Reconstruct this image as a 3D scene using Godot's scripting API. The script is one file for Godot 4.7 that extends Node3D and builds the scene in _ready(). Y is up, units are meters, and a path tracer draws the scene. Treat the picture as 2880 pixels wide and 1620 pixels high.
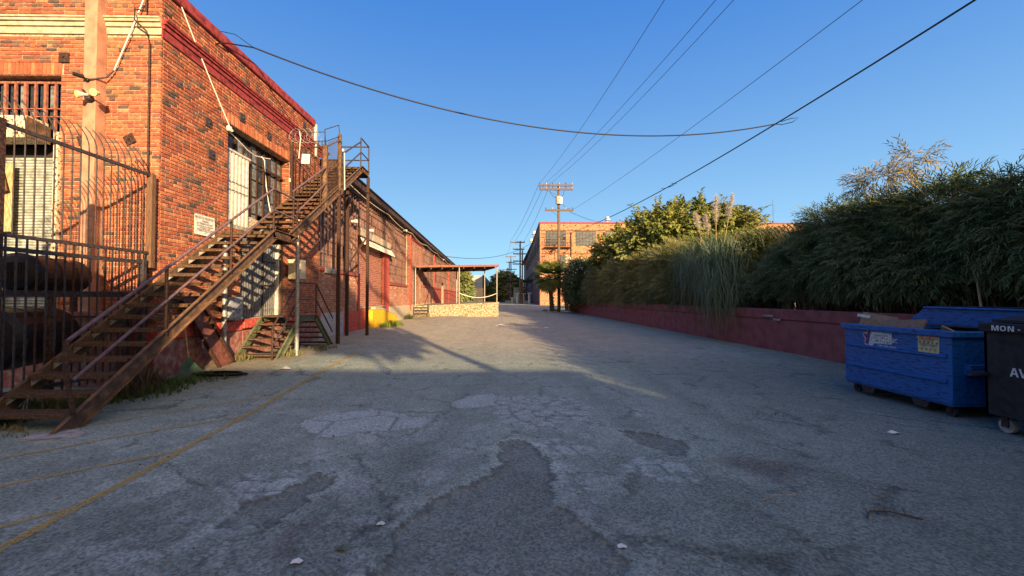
extends Node3D
# World: x right, y up, the alley runs towards -z. P(x, y, d) is a point d metres up the alley from the viewpoint.

var M := {}
var T := {}
var used := {}
var rng := RandomNumberGenerator.new()
var nz := FastNoiseLite.new()
var nz2 := FastNoiseLite.new()
var cracks := FastNoiseLite.new()
var unit: ArrayMesh
const CAMY := 1.6

func _ready() -> void:
	rng.seed = 7
	# ---- camera, sky, sun, exposure
	var cam := Camera3D.new(); cam.name = "camera"; cam.fov = 68.04; cam.near = 0.05; cam.far = 3000.0
	add_child(cam); cam.position = Vector3(0, CAMY, 0); cam.rotation_degrees = Vector3(1.337, -0.955, 0); cam.current = true
	var env := Environment.new()
	env.background_mode = Environment.BG_SKY
	env.tonemap_mode = Environment.TONE_MAPPER_LINEAR
	env.tonemap_exposure = 2.7
	env.sdfgi_enabled = true; env.ssao_enabled = true; env.ssil_enabled = true
	var sky := Sky.new(); var psm := ProceduralSkyMaterial.new()
	psm.sky_top_color = Color(0.122, 0.40, 0.735); psm.sky_horizon_color = Color(0.65, 0.845, 0.935); psm.sky_curve = 0.23
	psm.ground_horizon_color = Color(0.62, 0.66, 0.68); psm.ground_bottom_color = Color(0.35, 0.35, 0.36)
	psm.sun_angle_max = 90.0; psm.sun_curve = 0.8
	sky.sky_material = psm; env.sky = sky
	env.background_energy_multiplier = 0.50
	var we := WorldEnvironment.new(); we.name = "world_environment"; we.environment = env; add_child(we)
	var sun := DirectionalLight3D.new(); sun.name = "sun"; sun.light_energy = 1.6; sun.light_color = Color(1.0, 0.85, 0.66); sun.light_angular_distance = 0.55
	sun.shadow_enabled = true; sun.sky_mode = DirectionalLight3D.SKY_MODE_LIGHT_AND_SKY
	add_child(sun); sun.look_at_from_position(Vector3(0.45, 0.262, 1.0) * 50.0, Vector3.ZERO)
	nz.seed = 3; nz.frequency = 1.0; nz.fractal_octaves = 4
	cracks.noise_type = FastNoiseLite.TYPE_CELLULAR; cracks.cellular_return_type = FastNoiseLite.RETURN_DISTANCE2_SUB; cracks.frequency = 1.0; cracks.fractal_type = FastNoiseLite.FRACTAL_NONE; cracks.seed = 9
	nz2.seed = 11; nz2.frequency = 1.0; nz2.fractal_octaves = 2
	materials()
	build_ground()
	build_brick_building()
	build_long_warehouse()
	build_far_buildings()
	build_stairs()
	build_fence()
	build_left_things()
	build_dock()
	build_wall_right()
	build_poles()
	build_plants()
	build_dumpsters()
	build_ground_things()

# ---------------------------------------------------------------- helpers
func P(x: float, y: float, d: float) -> Vector3:
	return Vector3(x, y, -d)

func lin(r: float, g: float, b: float) -> Color:
	return Color(r, g, b).linear_to_srgb()

func sm(a: float, b: float, x: float) -> float:
	var t := clampf((x - a) / (b - a), 0.0, 1.0)
	return t * t * (3.0 - 2.0 * t)

func numbered(parent: Node, called: String) -> String:
	var key := str(parent.get_instance_id()) + called
	var n: int = used.get(key, 0)
	used[key] = n + 1
	return called if n == 0 else "%s_%03d" % [called, n]

func gpos(n: Node) -> Vector3:
	var p := Vector3.ZERO
	while n != self and n is Node3D:
		p += (n as Node3D).position
		n = n.get_parent()
	return p

func thing(called: String, label: String, category: String, at: Vector3, group := "") -> Node3D:
	var o := Node3D.new(); o.name = numbered(self, called); add_child(o); o.position = at
	tag(o, label, category, group)
	return o

func tag(o: Node, label: String, category: String, group := "") -> void:
	o.set_meta("label", label); o.set_meta("category", category)
	if group != "": o.set_meta("group", group)

# commits world-space shapes as one named mesh under a parent
func obj(called: String, st: SurfaceTool, m: Material, parent: Node = self) -> MeshInstance3D:
	var mi := MeshInstance3D.new(); mi.name = numbered(parent, called); mi.mesh = st.commit(); mi.material_override = m
	parent.add_child(mi); mi.position = -gpos(parent)
	return mi

# a top-level thing that is one mesh, its origin at its base
func single(called: String, st: SurfaceTool, m: Material, at: Vector3, label: String, category: String, group := "") -> MeshInstance3D:
	var a := st.commit_to_arrays()
	var v: PackedVector3Array = a[Mesh.ARRAY_VERTEX]
	for i in v.size(): v[i] -= at
	a[Mesh.ARRAY_VERTEX] = v
	var am := ArrayMesh.new(); am.add_surface_from_arrays(Mesh.PRIMITIVE_TRIANGLES, a)
	var mi := MeshInstance3D.new(); mi.name = numbered(self, called); mi.mesh = am; mi.material_override = m
	add_child(mi); mi.position = at
	tag(mi, label, category, group)
	return mi

func dup(root: Node3D, delta: Vector3, label: String) -> Node3D:
	var base := root.name.rstrip("0123456789").trim_suffix("_")
	var r: Node3D = root.duplicate(); r.name = numbered(self, base); add_child(r); r.position = root.position + delta
	r.set_meta("label", label)
	return r

func copies(called: String, mesh: Mesh, m: Material, xf: Array, cols: Array, parent: Node) -> MultiMeshInstance3D:
	var mm := MultiMesh.new(); mm.transform_format = MultiMesh.TRANSFORM_3D; mm.use_colors = true; mm.mesh = mesh; mm.instance_count = xf.size()
	for i in xf.size():
		mm.set_instance_transform(i, xf[i]); mm.set_instance_color(i, cols[i])
	var n := MultiMeshInstance3D.new(); n.name = numbered(parent, called); n.multimesh = mm; n.material_override = m
	parent.add_child(n); n.position = -gpos(parent); n.set_meta("kind", "stuff")
	return n

func S() -> SurfaceTool:
	var st := SurfaceTool.new(); st.begin(Mesh.PRIMITIVE_TRIANGLES); st.set_color(Color.WHITE)
	return st

func poly(st: SurfaceTool, p: Array, out: Vector3) -> void:
	var a: Vector3 = p[0]; var b: Vector3 = p[1]; var c: Vector3 = p[2]
	var n := (c - a).cross(b - a).normalized()
	if n.length() < 0.5 and p.size() > 3: n = (p[3] - a).cross(c - a).normalized()
	var flip := n.dot(out) < 0.0
	if flip: n = -n
	st.set_normal(n)
	for i in range(1, p.size() - 1):
		st.add_vertex(a)
		if flip:
			st.add_vertex(p[i + 1]); st.add_vertex(p[i])
		else:
			st.add_vertex(p[i]); st.add_vertex(p[i + 1])

# box with bevelled edges; c centre, s full size
func box(st: SurfaceTool, c: Vector3, s: Vector3, bs := Basis(), bev := 0.0) -> void:
	var h := s * 0.5
	if bev <= 0.0:
		for ax in 3:
			for sg in [-1.0, 1.0]:
				var o := Vector3.ZERO; o[ax] = sg
				var u := Vector3.ZERO; u[(ax + 1) % 3] = h[(ax + 1) % 3]
				var w := Vector3.ZERO; w[(ax + 2) % 3] = h[(ax + 2) % 3]
				var m := o * h[ax]
				poly(st, [c + bs * (m - u - w), c + bs * (m + u - w), c + bs * (m + u + w), c + bs * (m - u + w)], bs * o)
		return
	var q := func(sx: float, sy: float, sz: float, ax: int) -> Vector3:
		var v := Vector3(sx * (h.x - bev), sy * (h.y - bev), sz * (h.z - bev))
		v[ax] += bev * [sx, sy, sz][ax]
		return c + bs * v
	for ax in 3:
		var i := (ax + 1) % 3; var j := (ax + 2) % 3
		for sg in [-1.0, 1.0]:
			var pts := []
			for k in [[-1.0, -1.0], [1.0, -1.0], [1.0, 1.0], [-1.0, 1.0]]:
				var e := [0.0, 0.0, 0.0]; e[ax] = sg; e[i] = k[0]; e[j] = k[1]
				pts.append(q.call(e[0], e[1], e[2], ax))
			var o := Vector3.ZERO; o[ax] = sg
			poly(st, pts, bs * o)
		for si in [-1.0, 1.0]:
			for sj in [-1.0, 1.0]:
				var e0 := [0.0, 0.0, 0.0]; e0[i] = si; e0[j] = sj; e0[ax] = -1.0
				var e1 := e0.duplicate(); e1[ax] = 1.0
				poly(st, [q.call(e0[0], e0[1], e0[2], i), q.call(e1[0], e1[1], e1[2], i), q.call(e1[0], e1[1], e1[2], j), q.call(e0[0], e0[1], e0[2], j)], bs * Vector3(e0[0] + e1[0], e0[1] + e1[1], e0[2] + e1[2]))
	for sx in [-1.0, 1.0]:
		for sy in [-1.0, 1.0]:
			for sz in [-1.0, 1.0]:
				poly(st, [q.call(sx, sy, sz, 0), q.call(sx, sy, sz, 1), q.call(sx, sy, sz, 2)], bs * Vector3(sx, sy, sz))

# box given by two corners in (x, y, d)
func slab(st: SurfaceTool, x0: float, x1: float, y0: float, y1: float, d0: float, d1: float, bev := 0.0) -> void:
	box(st, P((x0 + x1) * 0.5, (y0 + y1) * 0.5, (d0 + d1) * 0.5), Vector3(absf(x1 - x0), absf(y1 - y0), absf(d1 - d0)), Basis(), bev)

func dirbasis(d: Vector3, up := Vector3.UP) -> Basis:
	var x := d.normalized()
	var u := up
	if absf(x.dot(u)) > 0.98: u = Vector3(0, 0, 1)
	var z := x.cross(u).normalized()
	return Basis(x, z.cross(x).normalized(), z)

# square bar from a to b: w across (horizontal), h in the upright direction
func bar(st: SurfaceTool, a: Vector3, b: Vector3, w: float, h: float, bev := 0.0, up := Vector3.UP) -> void:
	box(st, (a + b) * 0.5, Vector3(a.distance_to(b), h, w), dirbasis(b - a, up), bev)

func tube(st: SurfaceTool, pts: Array, r: float, n := 8, r2 := -1.0, caps := true) -> void:
	if r2 < 0.0: r2 = r
	var rings := []; var norms := []
	for i in pts.size():
		var d: Vector3 = (pts[mini(i + 1, pts.size() - 1)] - pts[maxi(i - 1, 0)])
		var bs := dirbasis(d)
		var rr := lerpf(r, r2, float(i) / maxf(1.0, pts.size() - 1.0))
		var ring := []; var nr := []
		for k in n:
			var t := TAU * k / n
			var v := bs.y * cos(t) + bs.z * sin(t)
			ring.append(pts[i] + v * rr); nr.append(v)
		rings.append(ring); norms.append(nr)
	for i in pts.size() - 1:
		for k in n:
			var k2 := (k + 1) % n
			var q := [[i, k], [i, k2], [i + 1, k2], [i + 1, k]]
			var a: Vector3 = rings[i][k]; var b: Vector3 = rings[i][k2]; var c: Vector3 = rings[i + 1][k2]
			var nn := (c - a).cross(b - a)
			var o := [0, 1, 2, 0, 2, 3] if nn.dot(norms[i][k]) > 0.0 else [0, 2, 1, 0, 3, 2]
			for e in o:
				st.set_normal(norms[q[e][0]][q[e][1]]); st.add_vertex(rings[q[e][0]][q[e][1]])
	if caps:
		poly(st, rings[0], pts[0] - pts[1])
		poly(st, rings[-1], pts[-1] - pts[-2])

# flat outline in the plane (o; u, v), given a thickness along w
func prism(st: SurfaceTool, outline: PackedVector2Array, o: Vector3, u: Vector3, v: Vector3, w: Vector3) -> void:
	var tri := Geometry2D.triangulate_polygon(outline)
	for s in 2:
		var off := w * float(s)
		for i in range(0, tri.size(), 3):
			var pts := []
			for k in 3: pts.append(o + u * outline[tri[i + k]].x + v * outline[tri[i + k]].y + off)
			poly(st, pts, w if s == 1 else -w)
	var area := 0.0
	for i in outline.size():
		var a := outline[i]; var b := outline[(i + 1) % outline.size()]
		area += a.x * b.y - a.y * b.x
	for i in outline.size():
		var a := outline[i]; var b := outline[(i + 1) % outline.size()]
		var e := b - a
		var nn := Vector2(e.y, -e.x) * signf(area)
		var pa := o + u * a.x + v * a.y; var pb := o + u * b.x + v * b.y
		poly(st, [pa, pb, pb + w, pa + w], u * nn.x + v * nn.y)

func disc(c: Vector3, u: Vector3, v: Vector3, r: float, n := 16, a0 := 0.0, a1 := TAU) -> Array:
	var out := []
	for i in n:
		var t := a0 + (a1 - a0) * i / (n if absf(a1 - a0 - TAU) < 0.01 else n - 1)
		out.append(c + u * cos(t) * r + v * sin(t) * r)
	return out

func sag(a: Vector3, b: Vector3, drop: float, n := 24) -> Array:
	var out := []
	for i in n + 1:
		var t := float(i) / n
		out.append(a.lerp(b, t) - Vector3(0, drop * 4.0 * t * (1.0 - t), 0))
	return out

func wall_with_holes(st: SurfaceTool, o: Vector3, u: Vector3, n: Vector3, x0: float, x1: float, y0: float, y1: float, thick: float, holes: Array) -> void:
	var xs := [x0, x1]
	for h in holes:
		for e in [h.position.x, h.end.x]:
			if e > x0 and e < x1 and not xs.has(e): xs.append(e)
	xs.sort()
	var bs := Basis(u, Vector3.UP, u.cross(Vector3.UP))
	for i in xs.size() - 1:
		var a: float = xs[i]; var b: float = xs[i + 1]; var m := (a + b) * 0.5
		var cuts := []
		for h in holes:
			if m > h.position.x and m < h.end.x: cuts.append([h.position.y, h.end.y])
		cuts.sort_custom(func(p, q): return p[0] < q[0])
		var y := y0
		cuts.append([y1, y1])
		for c in cuts:
			var top: float = minf(c[0], y1)
			if top > y + 0.001:
				box(st, o + u * m + Vector3(0, (y + top) * 0.5, 0) - n * thick * 0.5, Vector3(b - a, top - y, thick), bs)
			y = maxf(y, c[1])

# lays running-bond bricks with header courses; returns [transform, tone] for each
func lay_bricks(o: Vector3, u: Vector3, n: Vector3, x0: float, x1: float, y0: float, y1: float, holes: Array, seed_: int, face := 0.016, flaw := 0.0) -> Array:
	var r := RandomNumberGenerator.new(); r.seed = seed_
	var out := []
	var ch := 0.0725; var joint := 0.011
	var row := 0
	var y := y0
	while y + ch <= y1 + 0.005:
		var header := (row % 7) == 3
		var bl := 0.103 if header else 0.214
		var spans := [[x0, x1]]
		for h in holes:
			if y + ch * 0.5 > h.position.y and y + ch * 0.5 < h.end.y:
				var nspans := []
				for s in spans:
					if h.end.x <= s[0] or h.position.x >= s[1]: nspans.append(s)
					else:
						if h.position.x > s[0] + 0.03: nspans.append([s[0], h.position.x])
						if h.end.x < s[1] - 0.03: nspans.append([h.end.x, s[1]])
				spans = nspans
		for s in spans:
			var x: float = s[0]
			var first := true
			while x < s[1] - 0.02:
				var l := bl
				if not header: l = bl + r.randf_range(-0.006, 0.006)
				if first and (row % 2) == 1: l = 0.103 if not header else 0.06
				first = false
				if r.randf() < 0.05 and not header: l = 0.103
				if x + l > s[1] - 0.05: l = s[1] - x
				var w := l - joint
				var c := o + u * (x + l * 0.5 + r.randf_range(-0.002, 0.002)) + Vector3(0, y + ch * 0.5 + r.randf_range(-0.002, 0.002), 0) + n * (r.randf_range(-0.003, 0.003) - 0.001)
				var clump := nz.get_noise_2d(x * 0.9 + seed_ * 7.3, y * 1.1)
				var tone := 0
				var pr := r.randf()
				if pr < (0.30 if header else 0.13) + clump * 0.22: tone = 4 + r.randi() % 3
				elif pr < 0.62: tone = r.randi() % 2
				elif pr < 0.86: tone = 2
				else: tone = 3
				if r.randf() < 0.05: tone = 7
				var tilt := Basis(u, r.randf_range(-0.035, -0.0) )
				var bs := tilt * Basis(u * w, Vector3(0, ch - joint + r.randf_range(-0.003, 0.001), 0), n * face * 2.0)
				bs = Basis(n, r.randf_range(-0.006, 0.006)) * bs
				out.append([Transform3D(bs, c), tone])
				x += l
		y += ch
		row += 1
	return out

# the largest-looking bricks become parts of their own, the rest one part
func set_bricks(list: Array, parent: Node, most: int, tones: Array, mats: Array, multi: Material) -> void:
	var cp := Vector3(0, CAMY, 0)
	var keyed := []
	for i in list.size():
		var t: Transform3D = list[i][0]
		var v := t.origin - cp
		var dist := v.length()
		var seen := v.z < -0.3 and absf(v.x / v.z) < 1.19 and absf(v.y / v.z - 0.02) < 0.68
		var nrm := t.basis.z.normalized()
		var area := t.basis.x.length() * t.basis.y.length() * absf(nrm.dot(v / dist)) / (dist * dist)
		keyed.append([area if seen else -1.0, i])
	keyed.sort_custom(func(a, b): return a[0] > b[0] or (a[0] == b[0] and a[1] < b[1]))
	var xf := []; var cols := []
	for k in keyed.size():
		var e = list[keyed[k][1]]
		if k < most and keyed[k][0] > 0.0:
			var mi := MeshInstance3D.new(); mi.name = numbered(parent, "brick"); mi.mesh = M.brick_meshes[k % 3]; mi.material_override = mats[e[1]]
			parent.add_child(mi); mi.transform = Transform3D(e[0].basis, e[0].origin - gpos(parent))
		else:
			xf.append(e[0]); cols.append((tones[e[1]] as Color) * (0.9 + 0.2 * fmod(keyed[k][1] * 0.618, 1.0)) * (1.0 + 0.22 * nz2.get_noise_3dv(e[0].origin * Vector3(0.5, 0.22, 0.5))))
	if xf.size(): copies("further_bricks", M.brick_meshes[0], multi, xf, cols, parent)

func text(s: String, height: float, at: Vector3, u: Vector3, n: Vector3, m: Material, called: String, parent: Node, stretch := 1.0, font := "Droid Sans", bold := true, weight := 700) -> MeshInstance3D:
	var tm := TextMesh.new(); var f := SystemFont.new(); f.font_names = PackedStringArray([font]); f.font_weight = weight if bold else 400
	tm.font = f; tm.text = s; tm.font_size = 32; tm.pixel_size = height / 23.0; tm.depth = 0.002 / 1.0; tm.curve_step = 2.0
	tm.horizontal_alignment = HORIZONTAL_ALIGNMENT_CENTER
	var mi := MeshInstance3D.new(); mi.name = numbered(parent, called); mi.mesh = tm; mi.material_override = m
	parent.add_child(mi)
	mi.transform = Transform3D(Basis(u.normalized() * stretch, n.cross(u).normalized(), n), at - gpos(parent))
	return mi

# ---------------------------------------------------------------- materials
func noise_image(size: int, freq: float, oct: int, seed_: int, kind := FastNoiseLite.TYPE_SIMPLEX_SMOOTH) -> Image:
	var f := FastNoiseLite.new(); f.noise_type = kind; f.seed = seed_; f.frequency = freq; f.fractal_octaves = oct
	if kind == FastNoiseLite.TYPE_CELLULAR: f.cellular_return_type = FastNoiseLite.RETURN_CELL_VALUE
	return f.get_seamless_image(size, size)

func ramp(img: Image, stops: Array) -> ImageTexture:
	var g := Gradient.new(); g.offsets = PackedFloat32Array(stops.map(func(s): return s[0])); g.colors = PackedColorArray(stops.map(func(s): return s[1]))
	var lut := []
	for i in 256: lut.append(g.sample(i / 255.0))
	var src := img.duplicate(); src.convert(Image.FORMAT_L8)
	var data := src.get_data() as PackedByteArray
	var outb := PackedByteArray(); outb.resize(data.size() * 4)
	for i in data.size():
		var c: Color = lut[data[i]]
		outb[i * 4] = c.r8; outb[i * 4 + 1] = c.g8; outb[i * 4 + 2] = c.b8; outb[i * 4 + 3] = c.a8
	return ImageTexture.create_from_image(Image.create_from_data(img.get_width(), img.get_height(), false, Image.FORMAT_RGBA8, outb))

func mat(c: Color, rough: float, tex: Texture2D = null, scale := 0.5, opt := {}) -> StandardMaterial3D:
	var m := StandardMaterial3D.new()
	m.albedo_color = c; m.roughness = rough; m.vertex_color_use_as_albedo = true
	m.metallic_specular = opt.get("spec", 0.4)
	if tex:
		m.albedo_texture = tex; m.uv1_triplanar = true; m.uv1_world_triplanar = true; m.uv1_scale = Vector3(scale, scale, scale)
		if opt.has("stretch"): m.uv1_scale = opt.stretch
	if opt.has("bump"):
		m.normal_enabled = true; m.normal_texture = opt.bump; m.normal_scale = opt.get("bump_scale", 1.0)
	if opt.has("metal"): m.metallic = opt.metal
	if opt.has("back"): m.backlight_enabled = true; m.backlight = opt.back
	m.cull_mode = BaseMaterial3D.CULL_DISABLED
	return m

func normal_of(img: Image, strength: float) -> ImageTexture:
	var i := img.duplicate() as Image; i.convert(Image.FORMAT_RGBA8); i.bump_map_to_normal_map(strength)
	return ImageTexture.create_from_image(i)

func materials() -> void:
	var g1 := noise_image(512, 0.012, 6, 21)
	var g2 := noise_image(512, 0.03, 5, 33)
	var fine := noise_image(512, 0.16, 3, 44)
	T.grime = ramp(g1, [[0.0, Color(0.55, 0.53, 0.50)], [0.4, Color(0.86, 0.85, 0.83)], [0.7, Color(1, 1, 1)], [1.0, Color(0.95, 0.94, 0.92)]])
	T.soft = ramp(g1, [[0.0, Color(0.78, 0.77, 0.76)], [0.6, Color(0.97, 0.97, 0.97)], [1.0, Color(1, 1, 1)]])
	T.peel = ramp(g2, [[0.0, Color(0.44, 0.25, 0.23)], [0.35, Color(0.52, 0.33, 0.30)], [0.7, Color(0.57, 0.46, 0.42)], [1.0, Color(0.62, 0.56, 0.52)]])
	T.peel_little = ramp(g2, [[0.0, Color(0.48, 0.22, 0.2)], [0.3, Color(0.66, 0.27, 0.23)], [0.62, Color(0.72, 0.31, 0.26)], [0.74, Color(0.72, 0.44, 0.37)], [1.0, Color(0.74, 0.60, 0.52)]])
	T.white_peel = ramp(g2, [[0.0, Color(0.45, 0.40, 0.34)], [0.38, Color(0.62, 0.57, 0.48)], [0.46, Color(0.90, 0.86, 0.76)], [1.0, Color(0.96, 0.93, 0.85)]])
	T.rust = ramp(noise_image(512, 0.02, 6, 55), [[0.0, Color(0.30, 0.25, 0.22)], [0.4, Color(0.42, 0.34, 0.27)], [0.65, Color(0.50, 0.39, 0.30)], [0.82, Color(0.63, 0.47, 0.33)], [1.0, Color(0.55, 0.50, 0.43)]])
	T.rust_dark = ramp(noise_image(512, 0.025, 6, 58), [[0.0, Color(0.16, 0.13, 0.13)], [0.5, Color(0.33, 0.25, 0.22)], [0.75, Color(0.47, 0.33, 0.25)], [1.0, Color(0.62, 0.42, 0.26)]])
	T.rust_spots = ramp(g2, [[0.0, Color(0.35, 0.18, 0.10)], [0.30, Color(0.50, 0.27, 0.15)], [0.36, Color(0.88, 0.84, 0.74)], [1.0, Color(0.97, 0.94, 0.86)]])
	T.wood = ramp(noise_image(512, 0.03, 5, 66), [[0.0, Color(0.55, 0.5, 0.44)], [0.5, Color(0.85, 0.82, 0.77)], [1.0, Color(1, 1, 0.98)]])
	T.fine_bump = normal_of(fine, 3.0)
	T.lump_bump = normal_of(g2, 5.0)
	# asphalt: stones of several sizes
	var c1 := noise_image(1024, 0.085, 1, 5, FastNoiseLite.TYPE_CELLULAR)
	var c2 := noise_image(1024, 0.035, 1, 6, FastNoiseLite.TYPE_CELLULAR)
	var c3 := noise_image(1024, 0.25, 2, 8)
	c1.convert(Image.FORMAT_L8); c2.convert(Image.FORMAT_L8); c3.convert(Image.FORMAT_L8)
	var a := c1.get_data(); var b := c2.get_data(); var c := c3.get_data()
	var mixed := PackedByteArray(); mixed.resize(a.size())
	for i in a.size(): mixed[i] = clampi(int(a[i] * 0.5 + b[i] * 0.08 + c[i] * 0.42), 0, 255)
	var mi := Image.create_from_data(1024, 1024, false, Image.FORMAT_L8, mixed)
	T.asphalt = ramp(mi, [[0.0, Color(0.50, 0.50, 0.51)], [0.3, Color(0.72, 0.72, 0.72)], [0.55, Color(0.87, 0.87, 0.86)], [0.8, Color(1, 1, 0.98)], [1.0, Color(1, 1, 1)]])
	T.asphalt_bump = normal_of(mi, 6.0)
	M.asphalt = mat(Color.WHITE, 0.92, T.asphalt, 0.72, {"bump": T.asphalt_bump, "bump_scale": 0.6, "spec": 0.3})
	# bricks
	M.tones = [Color(0.38, 0.12, 0.06), Color(0.34, 0.098, 0.053), Color(0.43, 0.15, 0.07), Color(0.27, 0.085, 0.055), Color(0.16, 0.085, 0.062), Color(0.09, 0.064, 0.055), Color(0.20, 0.12, 0.082), Color(0.48, 0.205, 0.10)]
	M.brick_mats = []
	for t in M.tones: M.brick_mats.append(mat((t as Color).linear_to_srgb(), 0.9, T.soft, 1.7, {"bump": T.fine_bump, "bump_scale": 0.7}))
	M.brick_multi = mat(Color.WHITE, 0.9, T.soft, 1.7, {"bump": T.fine_bump, "bump_scale": 0.7})
	M.brick_meshes = []
	for k in 3:
		var st := S(); box(st, Vector3.ZERO, Vector3.ONE, Basis(), 0.0)
		M.brick_meshes.append(worn_brick(k))
	M.mortar = mat(lin(0.56, 0.43, 0.30), 0.95, T.grime, 1.1, {"bump": T.fine_bump})
	M.brick_far = mat(lin(0.36, 0.115, 0.06), 0.9, T.grime, 0.8, {"bump": T.fine_bump})
	M.cream = mat(lin(0.50, 0.425, 0.29), 0.85, T.soft, 0.8, {"bump": T.fine_bump, "bump_scale": 0.4})
	M.red = mat(lin(0.30, 0.045, 0.045), 0.75, T.grime, 0.9, {"bump": T.fine_bump, "bump_scale": 0.4})
	M.red_trim = mat(lin(0.38, 0.082, 0.062), 0.8, T.grime, 0.9, {"bump": T.fine_bump, "bump_scale": 0.4})
	M.red_rust = mat(lin(0.34, 0.125, 0.085), 0.8, T.grime, 1.5)
	M.salmon = mat(lin(0.50, 0.255, 0.165), 0.93, T.soft, 0.5, {"bump": T.fine_bump, "bump_scale": 0.8})
	M.base_paint = mat(Color.WHITE, 0.9, T.peel_little, 0.55, {"bump": T.lump_bump, "bump_scale": 0.5})
	M.base_peel = mat(Color.WHITE, 0.9, T.peel, 0.35, {"bump": T.lump_bump, "bump_scale": 0.6})
	M.base_white = mat(lin(0.72, 0.70, 0.66), 0.9, T.white_peel, 1.1, {"bump": T.lump_bump, "bump_scale": 0.6})
	M.rust = mat(lin(0.62, 0.60, 0.59), 0.8, T.rust, 0.5, {"bump": T.fine_bump, "bump_scale": 0.5})
	M.rust_dark = mat(lin(0.62, 0.6, 0.58), 0.75, T.rust_dark, 1.2, {"bump": T.fine_bump, "bump_scale": 0.4})
	M.rust_tread = mat(lin(0.50, 0.48, 0.45), 0.85, T.rust, 1.6, {"bump": T.fine_bump, "bump_scale": 1.0})
	M.pipe_purple = mat(lin(0.16, 0.105, 0.115), 0.6, T.grime, 2.0)
	M.iron = mat(lin(0.055, 0.045, 0.045), 0.6, T.grime, 2.0)
	M.iron_rust = mat(lin(0.42, 0.37, 0.33), 0.7, T.rust_dark, 1.4)
	M.black = mat(lin(0.012, 0.012, 0.013), 0.5, T.soft, 2.0)
	M.dark = mat(lin(0.02, 0.018, 0.016), 0.9)
	M.green_metal = mat(lin(0.12, 0.15, 0.085), 0.7, T.grime, 1.5, {"bump": T.fine_bump, "bump_scale": 0.4})
	M.grey_metal = mat(lin(0.30, 0.33, 0.36), 0.55, T.grime, 1.2)
	M.galv = mat(lin(0.36, 0.37, 0.36), 0.5, T.grime, 1.6, {"metal": 0.3})
	M.white_metal = mat(lin(0.62, 0.60, 0.52), 0.6, T.soft, 1.2)
	T.dock = ramp(noise_image(512, 0.07, 4, 81), [[0.0, Color(0.42, 0.38, 0.32)], [0.38, Color(0.60, 0.55, 0.46)], [0.5, Color(0.80, 0.75, 0.64)], [0.75, Color(0.92, 0.88, 0.76)], [1.0, Color(1, 0.97, 0.88)]])
	M.dock = mat(lin(0.47, 0.46, 0.425), 0.92, T.dock, 0.17, {"bump": T.lump_bump, "bump_scale": 0.8})
	M.white_rust = mat(lin(0.68, 0.66, 0.62), 0.7, T.rust_spots, 0.8)
	M.cream_box = mat(lin(0.62, 0.55, 0.38), 0.55, T.soft, 1.2)
	M.shutter = mat(lin(0.38, 0.43, 0.40), 0.6, T.grime, 0.9)
	M.glass_dark = mat(lin(0.035, 0.045, 0.055), 0.12, T.grime, 1.4, {"spec": 0.6})
	M.glass_far = mat(lin(0.085, 0.105, 0.115), 0.15, T.grime, 0.4, {"spec": 0.5})
	M.glass_grey = mat(lin(0.19, 0.215, 0.22), 0.25, T.grime, 1.1, {"spec": 0.6})
	M.door_grey = mat(lin(0.19, 0.20, 0.20), 0.6, T.grime, 1.1)
	M.plywood = mat(lin(0.62, 0.47, 0.27), 0.85, T.wood, 0.7, {"stretch": Vector3(2.5, 0.4, 2.5)})
	M.timber = mat(lin(0.20, 0.12, 0.075), 0.85, T.wood, 0.7, {"stretch": Vector3(4, 0.3, 4)})
	M.pole_wood = mat(lin(0.19, 0.145, 0.12), 0.9, T.wood, 1.0, {"stretch": Vector3(6, 0.25, 6)})
	M.concrete = mat(lin(0.40, 0.39, 0.36), 0.92, T.grime, 0.7, {"bump": T.fine_bump})
	M.yellow = mat(lin(0.80, 0.50, 0.02), 0.75, T.soft, 1.2, {"bump": T.lump_bump, "bump_scale": 0.3})
	M.sign_white = mat(lin(0.80, 0.78, 0.68), 0.5, T.soft, 1.6)
	M.ink = mat(lin(0.03, 0.03, 0.04), 0.7)
	M.ink_grey = mat(lin(0.12, 0.12, 0.13), 0.7)
	M.cable_white = mat(lin(0.75, 0.71, 0.62), 0.6)
	M.blue_bin = mat(lin(0.010, 0.115, 0.35), 0.5, T.soft, 0.6, {"bump": T.fine_bump, "bump_scale": 0.25})
	T.scuff = ramp(noise_image(512, 0.022, 6, 91), [[0.0, Color(0.50, 0.42, 0.40)], [0.22, Color(0.70, 0.68, 0.72)], [0.42, Color(0.93, 0.93, 0.95)], [0.75, Color(1, 1, 1)], [0.9, Color(0.86, 0.9, 1.0)]])
	M.blue_bin.albedo_texture = T.scuff; M.blue_bin.uv1_scale = Vector3(0.9, 2.4, 0.5)
	M.black_bin = mat(lin(0.02, 0.022, 0.026), 0.65, T.grime, 1.1, {"bump": T.fine_bump, "bump_scale": 0.8})
	M.card = mat(lin(0.34, 0.235, 0.15), 0.9, T.soft, 1.2)
	M.wall_red = mat(lin(0.25, 0.085, 0.085), 0.88, T.soft, 0.3, {"bump": T.fine_bump, "bump_scale": 0.7})
	M.leaf = mat(Color.WHITE, 0.55, null, 1.0, {"spec": 0.35, "back": Color(0.5, 0.6, 0.3)})
	M.straw = mat(Color.WHITE, 0.85, null, 1.0, {"back": Color(0.5, 0.5, 0.4)})
	M.bark = mat(lin(0.11, 0.085, 0.06), 0.95, T.wood, 1.5)

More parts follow.
